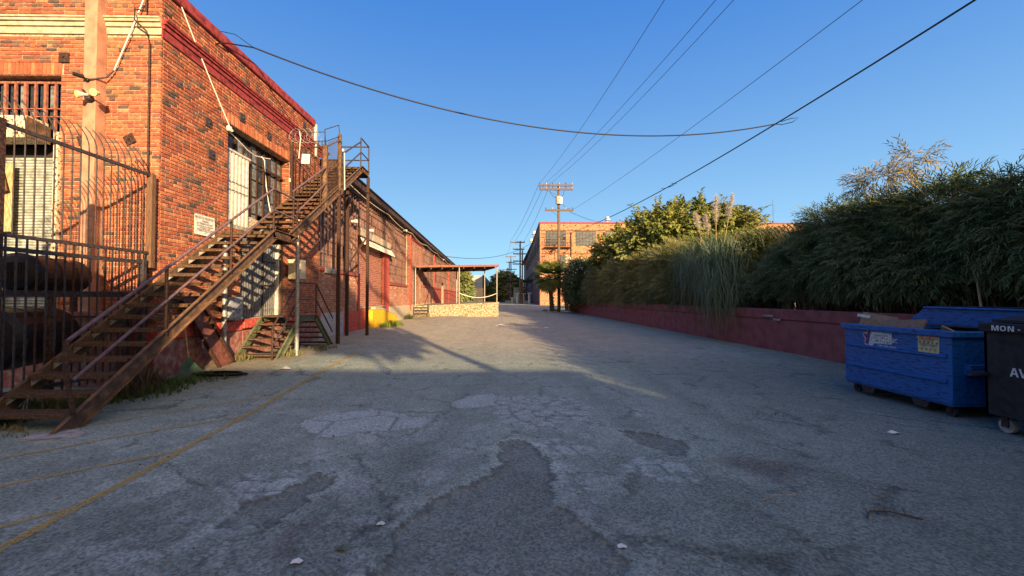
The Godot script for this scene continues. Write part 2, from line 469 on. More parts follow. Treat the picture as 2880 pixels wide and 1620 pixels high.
func worn_brick(k: int) -> ArrayMesh:
	# unit brick with rounded arrises and slightly uneven front
	var r := RandomNumberGenerator.new(); r.seed = 90 + k
	var st := S()
	var fx := 0.5; var bx := 0.462; var by := 0.39
	var j := func(v: Vector3) -> Vector3: return v + Vector3(r.randf_range(-0.008, 0.008), r.randf_range(-0.025, 0.025), 0)
	var f := [j.call(Vector3(-bx, -by, 0.5)), j.call(Vector3(bx, -by, 0.5)), j.call(Vector3(bx, by, 0.5)), j.call(Vector3(-bx, by, 0.5))]
	var e := [Vector3(-fx, -0.5, 0.28), Vector3(fx, -0.5, 0.28), Vector3(fx, 0.5, 0.28), Vector3(-fx, 0.5, 0.28)]
	var b := [Vector3(-fx, -0.5, -0.5), Vector3(fx, -0.5, -0.5), Vector3(fx, 0.5, -0.5), Vector3(-fx, 0.5, -0.5)]
	poly(st, f, Vector3(0, 0, 1))
	for i in 4:
		var i2 := (i + 1) % 4
		var o: Vector3 = e[i] + e[i2]; o.z = 0.0
		poly(st, [f[i], f[i2], e[i2], e[i]], o + Vector3(0, 0, 0.5))
		poly(st, [e[i], e[i2], b[i2], b[i]], o)
	return st.commit()

# ---------------------------------------------------------------- ground
var patches := []

func pv(a: Array) -> PackedVector2Array:
	var o := PackedVector2Array()
	for i in range(0, a.size(), 2): o.append(Vector2(a[i], a[i + 1]))
	return o

func add_patch(kind: String, a: Array) -> void:
	var p := pv(a); var r := Rect2(p[0], Vector2.ZERO)
	for q in p: r = r.expand(q)
	patches.append([kind, p, r.grow(0.3)])

# signed distance: positive inside
func inside(p: PackedVector2Array, q: Vector2) -> float:
	var best := 1e9
	for i in p.size():
		var c := Geometry2D.get_closest_point_to_segment(q, p[i], p[(i + 1) % p.size()])
		best = minf(best, c.distance_to(q))
	return best if Geometry2D.is_point_in_polygon(q, p) else -best

func lay(x: float, d: float) -> float:
	var g := 0.165 * sm(6.0, 10.5, d) * (1.0 - sm(-4.6, -1.5, x))
	g += 0.10 * sm(24.0, 33.0, d) * sm(-6.5, -1.0, x) * (1.0 - sm(3.0, 7.0, x))
	g += 0.32 * sm(38.0, 75.0, d)
	return g + 0.012 * nz2.get_noise_2d(x * 0.35, d * 0.35)

# [height, colour]
func surface_at(x: float, d: float) -> Array:
	var h := lay(x, d)
	var n1 := nz.get_noise_2d(x * 0.8, d * 0.8)
	var n2 := nz.get_noise_2d(x * 3.1 + 40.0, d * 3.1)
	var n3 := nz2.get_noise_2d(x * 11.0, d * 11.0 + 9.0)
	var c := Color(0.350, 0.425, 0.370)
	var v := 1.0 + 0.16 * n1 + 0.12 * n2 + 0.06 * n3
	# vignette painted darker to the right, dusty strip by the left wall, tyre tracks along the alley
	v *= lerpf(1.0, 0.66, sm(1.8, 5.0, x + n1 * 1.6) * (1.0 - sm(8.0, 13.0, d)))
	v *= 1.0 - 0.30 * sm(5.2, 2.4, d + n1 * 0.7)  # vignette painted into the near ground, darker towards the viewpoint
	var dust := sm(-4.3, -5.4, x + n2 * 0.5) * sm(7.0, 9.5, d)
	c = c.lerp(Color(0.36, 0.31, 0.22), dust * 0.8)
	c = c.lerp(Color(0.53, 0.475, 0.37), 0.85 * sm(9.0, 17.0, d + n2) * (1.0 - sm(50.0, 90.0, d)) * (1.0 - sm(3.5, 7.5, x)))  # pale alley dust, with sunlit warmth and brightness painted into the colour
	for tx in [-0.9, 1.3, 3.4]:
		var off: float = x - tx - 0.55 * sin(d * 0.22 + tx) + n2 * 0.18
		v *= 1.0 - 0.13 * sm(0.34, 0.05, absf(off)) * sm(16.0, 7.0, d)
	# scuff arcs swept by the bins' wheels
	var ra := Vector2(x - 6.6, d - 6.4).length() + n2 * 0.10
	v *= 1.0 - 0.22 * sm(0.07, 0.0, absf(fposmod(ra, 0.55) - 0.27)) * sm(4.6, 2.6, ra) * sm(-0.2, 0.35, n1 + n2)
	var pale := sm(0.06, 0.34, nz.get_noise_2d(x * 1.9 + 90.0, d * 1.5)) * sm(1.9, 0.4, x) * sm(-5.6, -3.6, x) * sm(8.0, 5.0, d)
	c = c.lerp(Color(0.46, 0.53, 0.48), pale * 0.75)
	if d < 14.0:
		var fissure := cracks.get_noise_2d(x * 0.9 + n2 * 0.12, d * 0.9 + n3 * 0.08) + 1.0
		if n1 > -0.15: v *= 1.0 - 0.45 * sm(0.055, 0.005, fissure) * sm(-0.15, 0.1, n1); h -= 0.004 * sm(0.05, 0.0, fissure)
	h += 0.004 * n2 + 0.0022 * n3
	if d < 14.0:
		var q := Vector2(x + n2 * 0.09 + n3 * 0.035, d + nz.get_noise_2d(x * 2.6, d * 2.6 + 70.0) * 0.11 + n3 * 0.04)
		for p in patches:
			if not (p[2] as Rect2).has_point(q): continue
			var s := inside(p[1], q)
			match p[0]:
				"concrete":
					var e := sm(-0.01, 0.015, s)
					var cr := cracks.get_noise_2d(x * 1.1 + 5.0, d * 1.1) + 1.0
					var ln0 := 1.0 - 0.5 * sm(0.05, 0.005, cr)
					c = c.lerp(Color(0.49, 0.58, 0.545) * ln0, e); v = lerpf(v, 1.0 + 0.10 * n2 + 0.05 * n3, e); h += 0.008 * e
					if s < 0.0 and s > -0.05: v *= 0.84
				"cracked":
					var e2 := sm(-0.02, 0.02, s) * sm(-0.5, 0.0, nz.get_noise_2d(x * 4.0 + 3.0, d * 4.0))
					var cr2 := cracks.get_noise_2d(x * 4.2 + n3 * 0.1, d * 4.2) + 1.0
					var ln := sm(0.02, 0.16, cr2)
					c = c.lerp(Color(0.465, 0.55, 0.51) * lerpf(0.48, 1.0, ln), e2); v = lerpf(v, 1.0 + 0.10 * n2, e2 * 0.7); h += (0.010 * ln - 0.003) * e2
				"soil":
					var e3 := sm(-0.012, 0.02, s)
					c = c.lerp(Color(0.245, 0.285, 0.255), e3 * 0.92); v = lerpf(v, 1.0 + 0.16 * n2 + 0.12 * n1 + 0.10 * n3, e3 * 0.85)
					h -= 0.026 * sm(-0.012, 0.08, s)
					if s > -0.005 and s < 0.05: v *= lerpf(0.55, 1.0, sm(0.0, 0.05, s))
					elif s <= -0.005 and s > -0.16: v *= 1.0 + 0.20 * sm(-0.16, -0.02, s)  # lit lip painted around the sunken soil
				"thin_soil":
					c = c.lerp(Color(0.19, 0.18, 0.165), 0.75 * sm(-0.14, 0.14, s)); h -= 0.006 * sm(-0.1, 0.1, s)
				"worn":
					var e4 := sm(-0.1, 0.1, s) * sm(-0.2, 0.2, n2 + n3 * 0.3)
					var cr4 := sm(0.02, 0.14, cracks.get_noise_2d(x * 3.4, d * 3.4) + 1.0)
					c = c.lerp(Color(0.46, 0.54, 0.495) * lerpf(0.6, 1.0, cr4), e4 * 0.9)
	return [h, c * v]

func build_ground() -> void:
	add_patch("concrete", [-2.6, 5.44, -2.55, 5.9, -1.93, 6.15, -1.01, 5.77, -0.98, 5.33, -1.75, 5.14, -2.13, 4.93])
	add_patch("concrete", [-0.81, 6.52, -0.53, 7.1, -0.13, 7.19, -0.15, 6.35, -0.68, 6.18])
	add_patch("cracked", [-0.13, 6.9, 0.53, 7.12, 1.15, 6.88, 1.28, 6.14, 1.1, 5.65, 0.54, 5.34, 0.0, 5.43, -0.17, 5.96])
	add_patch("cracked", [1.12, 4.16, 1.4, 4.31, 1.72, 4.3, 1.78, 3.82, 1.61, 3.69, 1.3, 3.79, 1.13, 3.92])
	add_patch("cracked", [0.3, 4.75, 0.62, 4.85, 0.98, 4.55, 0.8, 4.3, 0.5, 4.4])
	add_patch("worn", [1.68, 6.25, 2.21, 6.4, 2.15, 5.92, 1.73, 5.63])
	add_patch("cracked", [-2.41, 3.62, -2.36, 3.98, -1.95, 4.02, -1.75, 3.76, -1.71, 3.5, -1.99, 3.47])
	add_patch("worn", [-2.9, 2.5, -2.7, 3.0, -2.2, 3.3, -1.7, 2.9, -1.3, 2.4])
	add_patch("worn", [-1.4, 2.45, -1.25, 3.1, -0.8, 3.4, -0.72, 2.9, -0.8, 2.4])
	add_patch("worn", [-1.3, 4.6, -1.1, 5.0, -0.6, 5.0, -0.6, 4.7])
	add_patch("worn", [0.5, 3.3, 0.62, 3.9, 0.85, 4.0, 0.8, 3.4, 0.75, 3.0])
	add_patch("soil", [-0.8, 2.2, -0.76, 2.69, -0.79, 2.96, -0.65, 3.23, -0.34, 3.7, -0.11, 3.94, -0.03, 4.22, -0.09, 4.81, 0.2, 4.9, 0.36, 4.6, 0.45, 4.21, 0.40, 3.61, 0.43, 3.33, 0.55, 3.1, 0.63, 2.9, 0.75, 2.6, 0.85, 2.2])
	add_patch("soil", [-1.96, 3.03, -2.06, 3.37, -1.86, 3.57, -1.71, 3.97, -1.49, 3.88, -1.57, 3.37, -1.6, 3.02])
	add_patch("thin_soil", [-1.5, 2.7, -1.52, 3.02, -1.37, 3.13, -1.33, 2.92, -1.35, 2.7])
	add_patch("soil", [1.38, 5.14, 1.6, 5.12, 1.98, 4.85, 2.0, 4.71, 1.86, 4.33, 1.72, 4.38, 1.5, 4.71])
	add_patch("thin_soil", [2.1, 4.2, 2.5, 4.4, 2.9, 4.0, 2.4, 3.7])
	var xs := []; var ds := []
	for e in [-900.0, -400.0, -150.0, -60.0, -30.0, -20.0, -14.0, -11.0, -9.5]: xs.append(e)
	var x := -8.6
	while x < 9.4:
		xs.append(x); x += 0.05 if (x < -4.6 or x > 3.4) else 0.026
	for e in [9.6, 11.0, 14.0, 20.0, 35.0, 60.0, 150.0, 400.0, 900.0]: xs.append(e)
	for e in [-300.0, -100.0, -40.0, -20.0, -10.0, -5.0, -2.0, 0.0, 1.0, 1.6, 2.0]: ds.append(e)
	var d := 2.2
	while d < 130.0:
		ds.append(d); d += maxf(0.02, 0.0062 * d if d < 16.0 else 0.03 * d)
	for e in [160.0, 220.0, 350.0, 600.0, 1200.0, 2000.0]: ds.append(e)
	var nx := xs.size(); var nd := ds.size()
	var v := PackedVector3Array(); var col := PackedColorArray(); var hs := PackedFloat32Array()
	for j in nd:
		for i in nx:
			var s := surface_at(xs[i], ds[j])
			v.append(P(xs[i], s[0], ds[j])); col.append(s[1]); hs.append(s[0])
	var nor := PackedVector3Array(); nor.resize(v.size())
	for j in nd:
		for i in nx:
			var i0 := maxi(i - 1, 0); var i1 := mini(i + 1, nx - 1); var j0 := maxi(j - 1, 0); var j1 := mini(j + 1, nd - 1)
			var gx: float = (hs[j * nx + i1] - hs[j * nx + i0]) / (xs[i1] - xs[i0])
			var gd: float = (hs[j1 * nx + i] - hs[j0 * nx + i]) / (ds[j1] - ds[j0])
			nor[j * nx + i] = Vector3(-gx, 1.0, gd).normalized()
	var idx := PackedInt32Array(); idx.resize((nx - 1) * (nd - 1) * 6)
	var k := 0
	for j in nd - 1:
		for i in nx - 1:
			var a := j * nx + i; var b := a + 1; var c := a + nx; var e := c + 1
			idx[k] = a; idx[k + 1] = c; idx[k + 2] = b; idx[k + 3] = b; idx[k + 4] = c; idx[k + 5] = e
			k += 6
	var arr := []; arr.resize(Mesh.ARRAY_MAX)
	arr[Mesh.ARRAY_VERTEX] = v; arr[Mesh.ARRAY_NORMAL] = nor; arr[Mesh.ARRAY_COLOR] = col; arr[Mesh.ARRAY_INDEX] = idx
	var am := ArrayMesh.new(); am.add_surface_from_arrays(Mesh.PRIMITIVE_TRIANGLES, arr)
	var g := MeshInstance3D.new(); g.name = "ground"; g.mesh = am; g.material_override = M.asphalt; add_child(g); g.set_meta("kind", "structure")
	# worn yellow bay lines
	var worn := mat(Color(0.86, 0.71, 0.31), 0.85)
	worn.albedo_texture = ramp(noise_image(512, 0.11, 4, 71), [[0.0, Color(1, 1, 1, 0)], [0.50, Color(0.85, 0.85, 0.8, 0)], [0.53, Color(0.8, 0.8, 0.78, 1)], [1.0, Color(1, 1, 1, 1)]])
	worn.uv1_triplanar = true; worn.uv1_world_triplanar = true; worn.uv1_scale = Vector3(1.1, 1.1, 1.1)
	worn.transparency = BaseMaterial3D.TRANSPARENCY_ALPHA_SCISSOR; worn.alpha_scissor_threshold = 0.5
	line(worn, [-2.6, 1.0, -3.05, 2.2, -3.22, 2.82, -3.26, 3.24, -3.28, 3.71, -3.36, 4.38, -3.46, 5.3, -3.64, 6.96, -3.74, 8.46, -3.87, 10.49, -3.95, 12.0], 0.085)
	line(worn, [-4.9, 3.0, -4.27, 3.72, -4.02, 3.96, -3.74, 4.24, -3.36, 4.6], 0.06)
	line(worn, [-5.4, 3.95, -5.01, 4.36, -4.75, 4.63, -4.49, 5.0, -3.91, 5.55, -3.48, 5.95], 0.06)
	line(worn, [-5.35, 5.4, -5.12, 5.62, -4.79, 6.03, -4.52, 6.35, -4.02, 6.75, -3.6, 7.18], 0.05)
	line(worn, [-4.2, 2.4, -3.53, 3.08, -3.43, 3.19, -3.28, 3.34], 0.06)
	line(worn, [-5.4, 7.2, -5.23, 7.42, -4.94, 8.0, -4.45, 8.9, -4.1, 9.4], 0.045)

func line(m: Material, a: Array, w: float) -> void:
	var st := S(); var p := pv(a)
	var left := []; var right := []
	for i in p.size() - 1:
		var n := maxi(2, int(p[i].distance_to(p[i + 1]) / 0.04))
		for k in n:
			var t := float(k) / n
			var q := p[i].lerp(p[i + 1], t)
			var dir := (p[mini(i + 1, p.size() - 1)] - p[i]).normalized()
			if i + 2 < p.size(): dir = dir.lerp((p[i + 2] - p[i + 1]).normalized(), t * 0.5).normalized()
			var side := Vector2(-dir.y, dir.x)
			for s in [-1.0, 1.0]:
				var e: Vector2 = q + side * s * w * 0.5 * (1.0 + 0.3 * nz.get_noise_2d(q.x * 9.0 + s * 20.0, q.y * 9.0))
				(left if s < 0.0 else right).append(P(e.x, surface_at(e.x, e.y)[0] + 0.006, e.y))
	for i in left.size() - 1:
		poly(st, [left[i], left[i + 1], right[i + 1], right[i]], Vector3.UP)
	var o := obj("painted_line", st, m); o.set_meta("kind", "structure")

# ---------------------------------------------------------------- the near brick warehouse
func profile(st: SurfaceTool, a: Vector3, b: Vector3, n: Vector3, y0: float, steps: Array) -> void:
	# stepped moulding from a to b; steps of [height, projection]
	var y := y0
	for s in steps:
		var mid := (a + b) * 0.5; mid.y = y + s[0] * 0.5
		var u := (b - a).normalized()
		box(st, mid + n * (s[1] * 0.5 - 0.005), Vector3(a.distance_to(b), s[0], s[1] + 0.01), Basis(u, Vector3.UP, u.cross(Vector3.UP)), 0.004)
		y += s[0]

func build_brick_building() -> void:
	var b := thing("brick_warehouse", "near red brick warehouse with cream band, red coping and rusty side stair", "building", P(-6.5, 0, 8.09))
	var UX := Vector3(1, 0, 0); var UD := Vector3(0, 0, -1); var NF := Vector3(0, 0, 1); var NS := Vector3(1, 0, 0)
	var of := P(0, 0, 8.105); var os := P(-6.515, 0, 0)
	var fh := [Rect2(-9.95, 4.62, 1.58, 1.18), Rect2(-9.62, 0.9, 1.22, 3.72)]
	var sh := [Rect2(10.05, 3.36, 2.88, 2.36), Rect2(10.60, 1.09, 2.02, 2.14)]
	var st := S()
	wall_with_holes(st, of, UX, NF, -24.0, -6.53, -0.2, 7.42, 0.35, fh)
	wall_with_holes(st, os, UD, NS, 8.12, 15.0, -0.2, 6.56, 0.35, sh)
	wall_with_holes(st, os, UD, NS, 8.12, 14.46, 6.56, 7.42, 0.35, [])
	obj("wall", st, M.mortar, b)
	st = S()
	slab(st, -24, -6.85, 7.0, 7.15, 8.5, 14.4); slab(st, -24, -6.85, 6.2, 6.4, 14.4, 24.0)
	slab(st, -24.2, -24, -0.2, 7.4, 8.1, 24.0); slab(st, -24, -6.9, -0.2, 7.42, 14.2, 14.45)
	slab(st, -24, -6.9, -0.2, 6.4, 23.8, 24.0)
	obj("roof", st, M.brick_far, b)
	# bricks
	var list := []
	var lint := []
	var fsold := Rect2(-9.95, 5.80, 1.62, 0.245); var ssold := Rect2(9.80, 5.72, 3.35, 0.25)
	var pil := Rect2(-7.76, -1, 0.23, 10)
	list += lay_bricks(of, UX, NF, -9.95, -6.5, 0.02, 6.586, fh + [fsold, pil], 1)
	list += lay_bricks(of, UX, NF, -9.95, -6.5, 6.893, 7.42, [pil], 2)
	list += lay_bricks(os, UD, NS, 8.12, 15.0, 1.09, 6.54, sh + [ssold], 3)
	list += lay_bricks(os, UD, NS, 8.12, 14.46, 6.90, 7.42, [], 4)
	list += lay_bricks(P(0, 0, 12.918), UX, NF, -6.85, -6.52, 3.36, 5.71, [], 6)
	var r := RandomNumberGenerator.new(); r.seed = 5
	for e in [[fsold, of, UX, NF], [ssold, os, UD, NS]]:
		var q: Rect2 = e[0]; var xx := q.position.x
		while xx < q.end.x - 0.03:
			var bs := Basis(Vector3.UP * (q.size.y - 0.012), -(e[2] as Vector3) * 0.062, (e[3] as Vector3) * 0.034)
			list.append([Transform3D(bs, e[1] + e[2] * (xx + 0.036) + Vector3(0, q.position.y + q.size.y * 0.5, 0)), [0, 2, 1, 0, 7][r.randi() % 5]])
			xx += 0.0725
	set_bricks(list, b, 300, M.tones, M.brick_mats, M.brick_multi)
	# mouldings and copings
	st = S()
	for seg in [[-24.0, -7.76], [-7.53, -6.505]]:
		profile(st, P(seg[0], 0, 8.09), P(seg[1], 0, 8.09), NF, 6.586, [[0.125, 0.02], [0.012, 0.006], [0.075, 0.045], [0.012, 0.03], [0.05, 0.075], [0.035, 0.10]])
	obj("cream_cornice", st, M.cream, b)
	st = S()
	profile(st, P(-6.5, 0, 8.08), P(-6.5, 0, 15.6), NS, 6.54, [[0.155, 0.02], [0.012, 0.004], [0.075, 0.045], [0.016, 0.02], [0.05, 0.075], [0.045, 0.10]])
	obj("red_cornice", st, M.red, b)
	st = S()
	box(st, P(-6.64, 7.54, 11.27), Vector3(0.40, 0.24, 6.5), Basis(), 0.02)
	box(st, P(-15.4, 7.54, 8.24), Vector3(17.2, 0.24, 0.40), Basis(), 0.02)
	obj("coping", st, M.red, b)
	st = S()
	slab(st, -7.76, -7.53, 0.0, 7.9, 7.885, 8.10, 0.008)
	obj("pilaster", st, M.salmon, b)
	# concrete base with a lip along the side
	st = S(); slab(st, -6.85, -6.44, -0.3, 0.80, 8.0, 10.6, 0.02); slab(st, -6.85, -6.44, -0.3, 0.80, 10.6, 15.0, 0.02)
	obj("base_wall", st, M.base_peel, b)
	st = S(); slab(st, -6.85, -6.41, 0.803, 1.06, 7.99, 10.58, 0.02); slab(st, -6.85, -6.41, 0.803, 1.06, 12.62, 15.0, 0.02); slab(st, -6.9, -6.38, 0.85, 1.075, 10.58, 12.62, 0.015)
	obj("base_band", st, M.base_paint, b)
	# upper side window: steel sash behind a deep reveal
	var wx := -6.76
	var fr := S()
	bar(fr, P(wx, 3.36, 10.07), P(wx, 5.72, 10.07), 0.06, 0.05); bar(fr, P(wx, 3.36, 12.91), P(wx, 5.72, 12.91), 0.06, 0.05)
	bar(fr, P(wx, 5.70, 10.05), P(wx, 5.70, 12.93), 0.06, 0.05)
	var w := obj("side_window", fr, M.iron_rust, b)
	var cols := 9; var rows := 5
	for i in cols:
		for j in rows:
			var a0 := 10.09 + (12.89 - 10.09) * i / cols; var a1 := 10.09 + (12.89 - 10.09) * (i + 1) / cols
			var b0 := 3.4 + 2.28 * j / rows; var b1 := 3.4 + 2.28 * (j + 1) / rows
			if i == 5 and j == 0: continue
			var ps := S(); slab(ps, wx - 0.012, wx - 0.004 - 0.004 * r.randf(), b0 + 0.008, b1 - 0.008, a0 + 0.008, a1 - 0.008)
			var pm: Material = M.glass_dark
			var cd := r.randf()
			if i in [2, 4, 5, 7] and cd < 0.72: pm = M.glass_grey
			elif cd < 0.15: pm = M.glass_grey
			obj("pane", ps, pm, w)
	for i in range(1, cols):
		var m := S(); var a := 10.09 + 2.8 * i / cols
		bar(m, P(wx + 0.01, 3.38, a), P(wx + 0.01, 5.7, a), 0.032 if i % 2 else 0.055, 0.05); obj("mullion", m, M.iron_rust, w)
	for j in range(1, rows):
		var m := S(); var y := 3.4 + 2.28 * j / rows
		bar(m, P(wx + 0.004, y, 10.08), P(wx + 0.004, y, 12.9), 0.03, 0.026); obj("mullion", m, M.iron_rust, w)
	var op := S(); bar(op, P(wx + 0.07, 5.16, 11.9), P(wx + 0.07, 5.16, 12.85), 0.03, 0.06); obj("vent_sash", op, M.iron_rust, w)
	# white ribbed door panel in the left of the window
	var dp := S()
	for i in 7:
		var a := 10.12 + i * 0.145
		bar(dp, P(-6.63, 3.40, a + 0.03), P(-6.63, 5.16, a + 0.03), 0.085, 0.03, 0.006, Vector3(1, 0, 0))
	slab(dp, -6.66, -6.64, 3.40, 5.16, 10.08, 11.10)
	bar(dp, P(-6.62, 5.17, 10.07), P(-6.62, 5.17, 11.12), 0.05, 0.05)
	var pd := obj("white_panel_door", dp, M.white_metal, b); pd.set_meta("label", "white ribbed metal door panel")
	for y in [4.22, 4.42]:
		var bt := S(); bar(bt, P(-6.598, y, 10.1), P(-6.598, y - 0.0, 11.0), 0.012, 0.016); obj("strap", bt, M.galv, pd)
	var rb := S(); prism(rb, pv([11.12, 3.36, 12.3, 3.36, 12.1, 3.52, 11.7, 3.66, 11.3, 3.72, 11.12, 3.70]), Vector3(-6.72, 0, 0), UD, Vector3.UP, Vector3(0.05, 0, 0))
	obj("broken_sill", rb, M.base_white, b)
	# far jamb and sill of the opening
	st = S(); slab(st, -6.9, -6.49, 3.26, 3.36, 10.0, 12.98, 0.008); obj("sill", st, M.concrete, b)
	# dark double door below the landing
	var dd := S()
	slab(dd, -6.66, -6.63, 1.09, 3.2, 10.62, 11.72); slab(dd, -6.66, -6.63, 1.09, 3.2, 11.74, 12.36)
	for i in 16:
		var a := 10.66 + i * 0.112
		bar(dd, P(-6.625, 1.11, a), P(-6.625, 3.18, a), 0.07, 0.024, 0.005, Vector3(1, 0, 0))
	var dm := obj("metal_door", dd, M.door_grey, b)
	st = S(); bar(st, P(-6.6, 1.09, 11.73), P(-6.6, 3.2, 11.73), 0.03, 0.03); bar(st, P(-6.598, 1.95, 11.74), P(-6.598, 1.95, 12.36), 0.03, 0.03); bar(st, P(-6.598, 2.6, 11.74), P(-6.598, 2.6, 12.36), 0.03, 0.03)
	obj("door_bar", st, M.iron, dm)
	st = S(); bar(st, P(-6.58, 1.09, 12.42), P(-6.58, 3.2, 12.42), 0.09, 0.06); obj("door_frame", st, M.white_metal, dm)
	st = S(); slab(st, -6.7, -6.5, 1.08, 3.23, 12.48, 12.62); slab(st, -6.7, -6.52, 3.18, 3.24, 10.6, 12.62); obj("door_jamb", st, M.timber, dm)
	# front upper window with red bars
	var fw := S()
	slab(fw, -9.95, -8.37, 5.69, 5.73, 8.20, 8.26); slab(fw, -8.41, -8.37, 4.62, 5.73, 8.20, 8.26); slab(fw, -9.95, -8.37, 4.62, 4.66, 8.2, 8.26)
	var f := obj("front_window", fw, M.red_rust, b)
	for i in 9:
		var x := -9.88 + i * 0.1875
		st = S(); slab(st, x - (0.022 if i % 2 == 0 else 0.012), x + (0.022 if i % 2 == 0 else 0.012), 4.64, 5.71, 8.18, 8.22); obj("window_bar", st, M.red_rust, f)
		if i < 8:
			for j in 2:
				st = S(); slab(st, x + 0.02, x + 0.17, 4.66 + j * 0.56, 5.2 + j * 0.49, 8.262, 8.27)
				obj("pane", st, M.glass_grey if (i + j) % 3 == 1 else M.glass_dark, f)
	for y in [5.05, 5.20]:
		st = S(); slab(st, -9.95, -8.39, y - 0.008, y + 0.008, 8.185, 8.205); obj("window_bar", st, M.red_rust, f)
	# roller shutter below it
	var ro := S()
	slab(ro, -9.62, -8.5, 0.9, 4.5, 8.28, 8.3)
	var shm := obj("roller_shutter", ro, M.dark, b)
	var i := 0; var sy := 0.95
	while sy < 4.3:
		st = S(); tube(st, [P(-9.6, sy, 8.262), P(-8.5, sy, 8.262)], 0.029, 6); obj("slat", st, M.shutter, shm)
		sy += 0.056; i += 1
	st = S(); slab(st, -8.5, -8.42, 0.9, 4.62, 8.12, 8.3, 0.004); slab(st, -8.42, -8.33, 0.9, 4.7, 8.03, 8.3, 0.004)
	obj("shutter_post", st, M.white_rust, b)
	st = S(); slab(st, -9.75, -8.58, 4.48, 4.88, 7.72, 8.1, 0.01); obj("shutter_hood", st, M.white_rust, b)
	st = S(); prism(st, pv([0, 0, 0.40, 0.0, 0.40, 0.32, 0.0, 0.38]), P(-8.575, 4.48, 7.71), Vector3(0, 0, -1), Vector3.UP, Vector3(0.02, 0, 0)); obj("hood_cheek", st, M.rust, b)
	# square tie plates
	for e in [[-8.31, 6.13, 0], [-7.92, 4.56, 0.3], [-7.06, 4.58, 0.5]]:
		st = S(); box(st, P(e[0], e[1], 8.075), Vector3(0.19, 0.19, 0.02), Basis(Vector3(0, 0, 1), e[2]), 0.004); box(st, P(e[0], e[1] + 0.01, 8.06), Vector3(0.03, 0.03, 0.03))
		obj("tie_plate", st, M.iron_rust, b)
	for e in [[9.36, 5.44], [9.47, 4.78], [10.55, 6.05], [11.75, 6.05], [13.9, 6.35], [13.8, 7.18]]:
		st = S(); slab(st, -6.5, -6.475, e[1] - 0.1, e[1] + 0.1, e[0] - 0.1, e[0] + 0.1, 0.004); box(st, P(-6.46, e[1], e[0]), Vector3(0.04, 0.03, 0.03))
		obj("tie_plate", st, M.iron, b)
	st = S(); slab(st, -6.47, -6.41, 6.4, 7.5, 14.48, 14.56); obj("downpipe", st, M.white_metal, b)
	# brown conduit down the corner
	st = S(); tube(st, [P(-6.76, 7.6, 8.03), P(-6.76, 7.0, 8.03), P(-6.86, 6.96, 7.9), P(-6.86, 6.75, 7.9), P(-6.72, 6.6, 8.0), P(-6.70, 6.4, 8.05), P(-6.67, 0.9, 8.05)], 0.017, 6)
	single("conduit", st, M.iron_rust, P(-6.67, 0.9, 8.05), "thin brown conduit running down the front bricks beside the corner", "pipe")
	# private property sign
	var sg := thing("private_property_sign", "white private property parking sign fixed to the brick side wall", "sign", P(-6.47, 2.93, 9.29))
	st = S(); prism(st, rounded(0.62, 0.43, 0.04), P(-6.478, 3.155, 9.285), UD, Vector3.UP, Vector3(0.008, 0, 0)); obj("sign_plate", st, M.sign_white, sg)
	var lines := [["PRIVATE PROPERTY", 0.058, 0.15, 0.86], ["PARKING", 0.042, 0.085, 0.8], ["BY PERMISSION ONLY", 0.042, 0.03, 0.8], ["VIOLATORS WILL BE CITED UNDER", 0.026, -0.02, 0.85], ["SECTION 80.71.4 L.A.M.C.", 0.026, -0.055, 0.8], ["VIOLATORS MAY BE TOWED AWAY", 0.026, -0.09, 0.85], ["AT EXPENSE OF VEHICLE OWNER", 0.026, -0.125, 0.85], ["L.A.P.D.", 0.02, -0.165, 0.8]]
	for l in lines:
		text(l[0], l[1], P(-6.4685, 3.155 + l[2], 9.285), UD, Vector3(1, 0, 0), M.ink_grey, "lettering", sg, l[3])
	# flood light and camera on the pilaster
	var fl := thing("flood_light", "twin bulb flood light on the salmon pilaster", "light fixture", P(-7.43, 5.23, 7.88))
	st = S(); box(st, P(-7.58, 5.25, 7.82), Vector3(0.1, 0.09, 0.1), Basis(), 0.01); tube(st, [P(-7.58, 5.28, 7.8), P(-7.58, 5.34, 7.7)], 0.02, 6); obj("junction_box", st, M.iron, fl)
	var bulbm := mat(lin(0.85, 0.75, 0.25), 0.25)
	for e in [[-7.64, 5.24, 7.66, -0.5], [-7.31, 5.25, 7.62, 0.25]]:
		var dir := Vector3(e[3], -0.35, 0.9).normalized(); var c := P(e[0], e[1], e[2])
		st = S(); tube(st, [c - dir * 0.15, c - dir * 0.08], 0.03, 10, 0.03); tube(st, [c - dir * 0.08, c], 0.035, 14, 0.068); var bl := obj("bulb", st, M.white_metal, fl)
		st = S(); tube(st, [c, c + dir * 0.012], 0.068, 16, 0.055); obj("lens", st, bulbm, bl)
		st = S(); tube(st, [P(-7.58, 5.24, 7.8), c - dir * 0.13], 0.016, 6); obj("arm", st, M.iron, fl)
	var cm := thing("security_camera", "small black security camera with dangling cable on the salmon pilaster", "camera", P(-7.68, 5.6, 7.88))
	st = S(); box(st, P(-7.66, 5.60, 7.86), Vector3(0.06, 0.06, 0.05), Basis(), 0.01); tube(st, [P(-7.68, 5.62, 7.84), P(-7.70, 5.64, 7.78)], 0.015, 6); obj("mount", st, M.black, cm)
	st = S(); tube(st, [P(-7.68, 5.63, 7.82), P(-7.76, 5.63, 7.70)], 0.035, 10); obj("body", st, M.black, cm)
	st = S(); tube(st, [P(-7.62, 5.61, 7.86), P(-7.54, 5.62, 7.87), P(-7.44, 5.72, 8.0), P(-7.33, 5.87, 8.03)], 0.016, 6); obj("cable", st, M.iron, cm)
	# white cables
	st = S(); tube(st, sag(P(-7.33, 5.87, 8.03), P(-6.70, 7.45, 8.0), 0.03, 10), 0.012, 5)
	single("cable", st, M.cable_white, P(-7.33, 5.87, 8.03), "white cable slanting up the front bricks from the security camera", "cable")
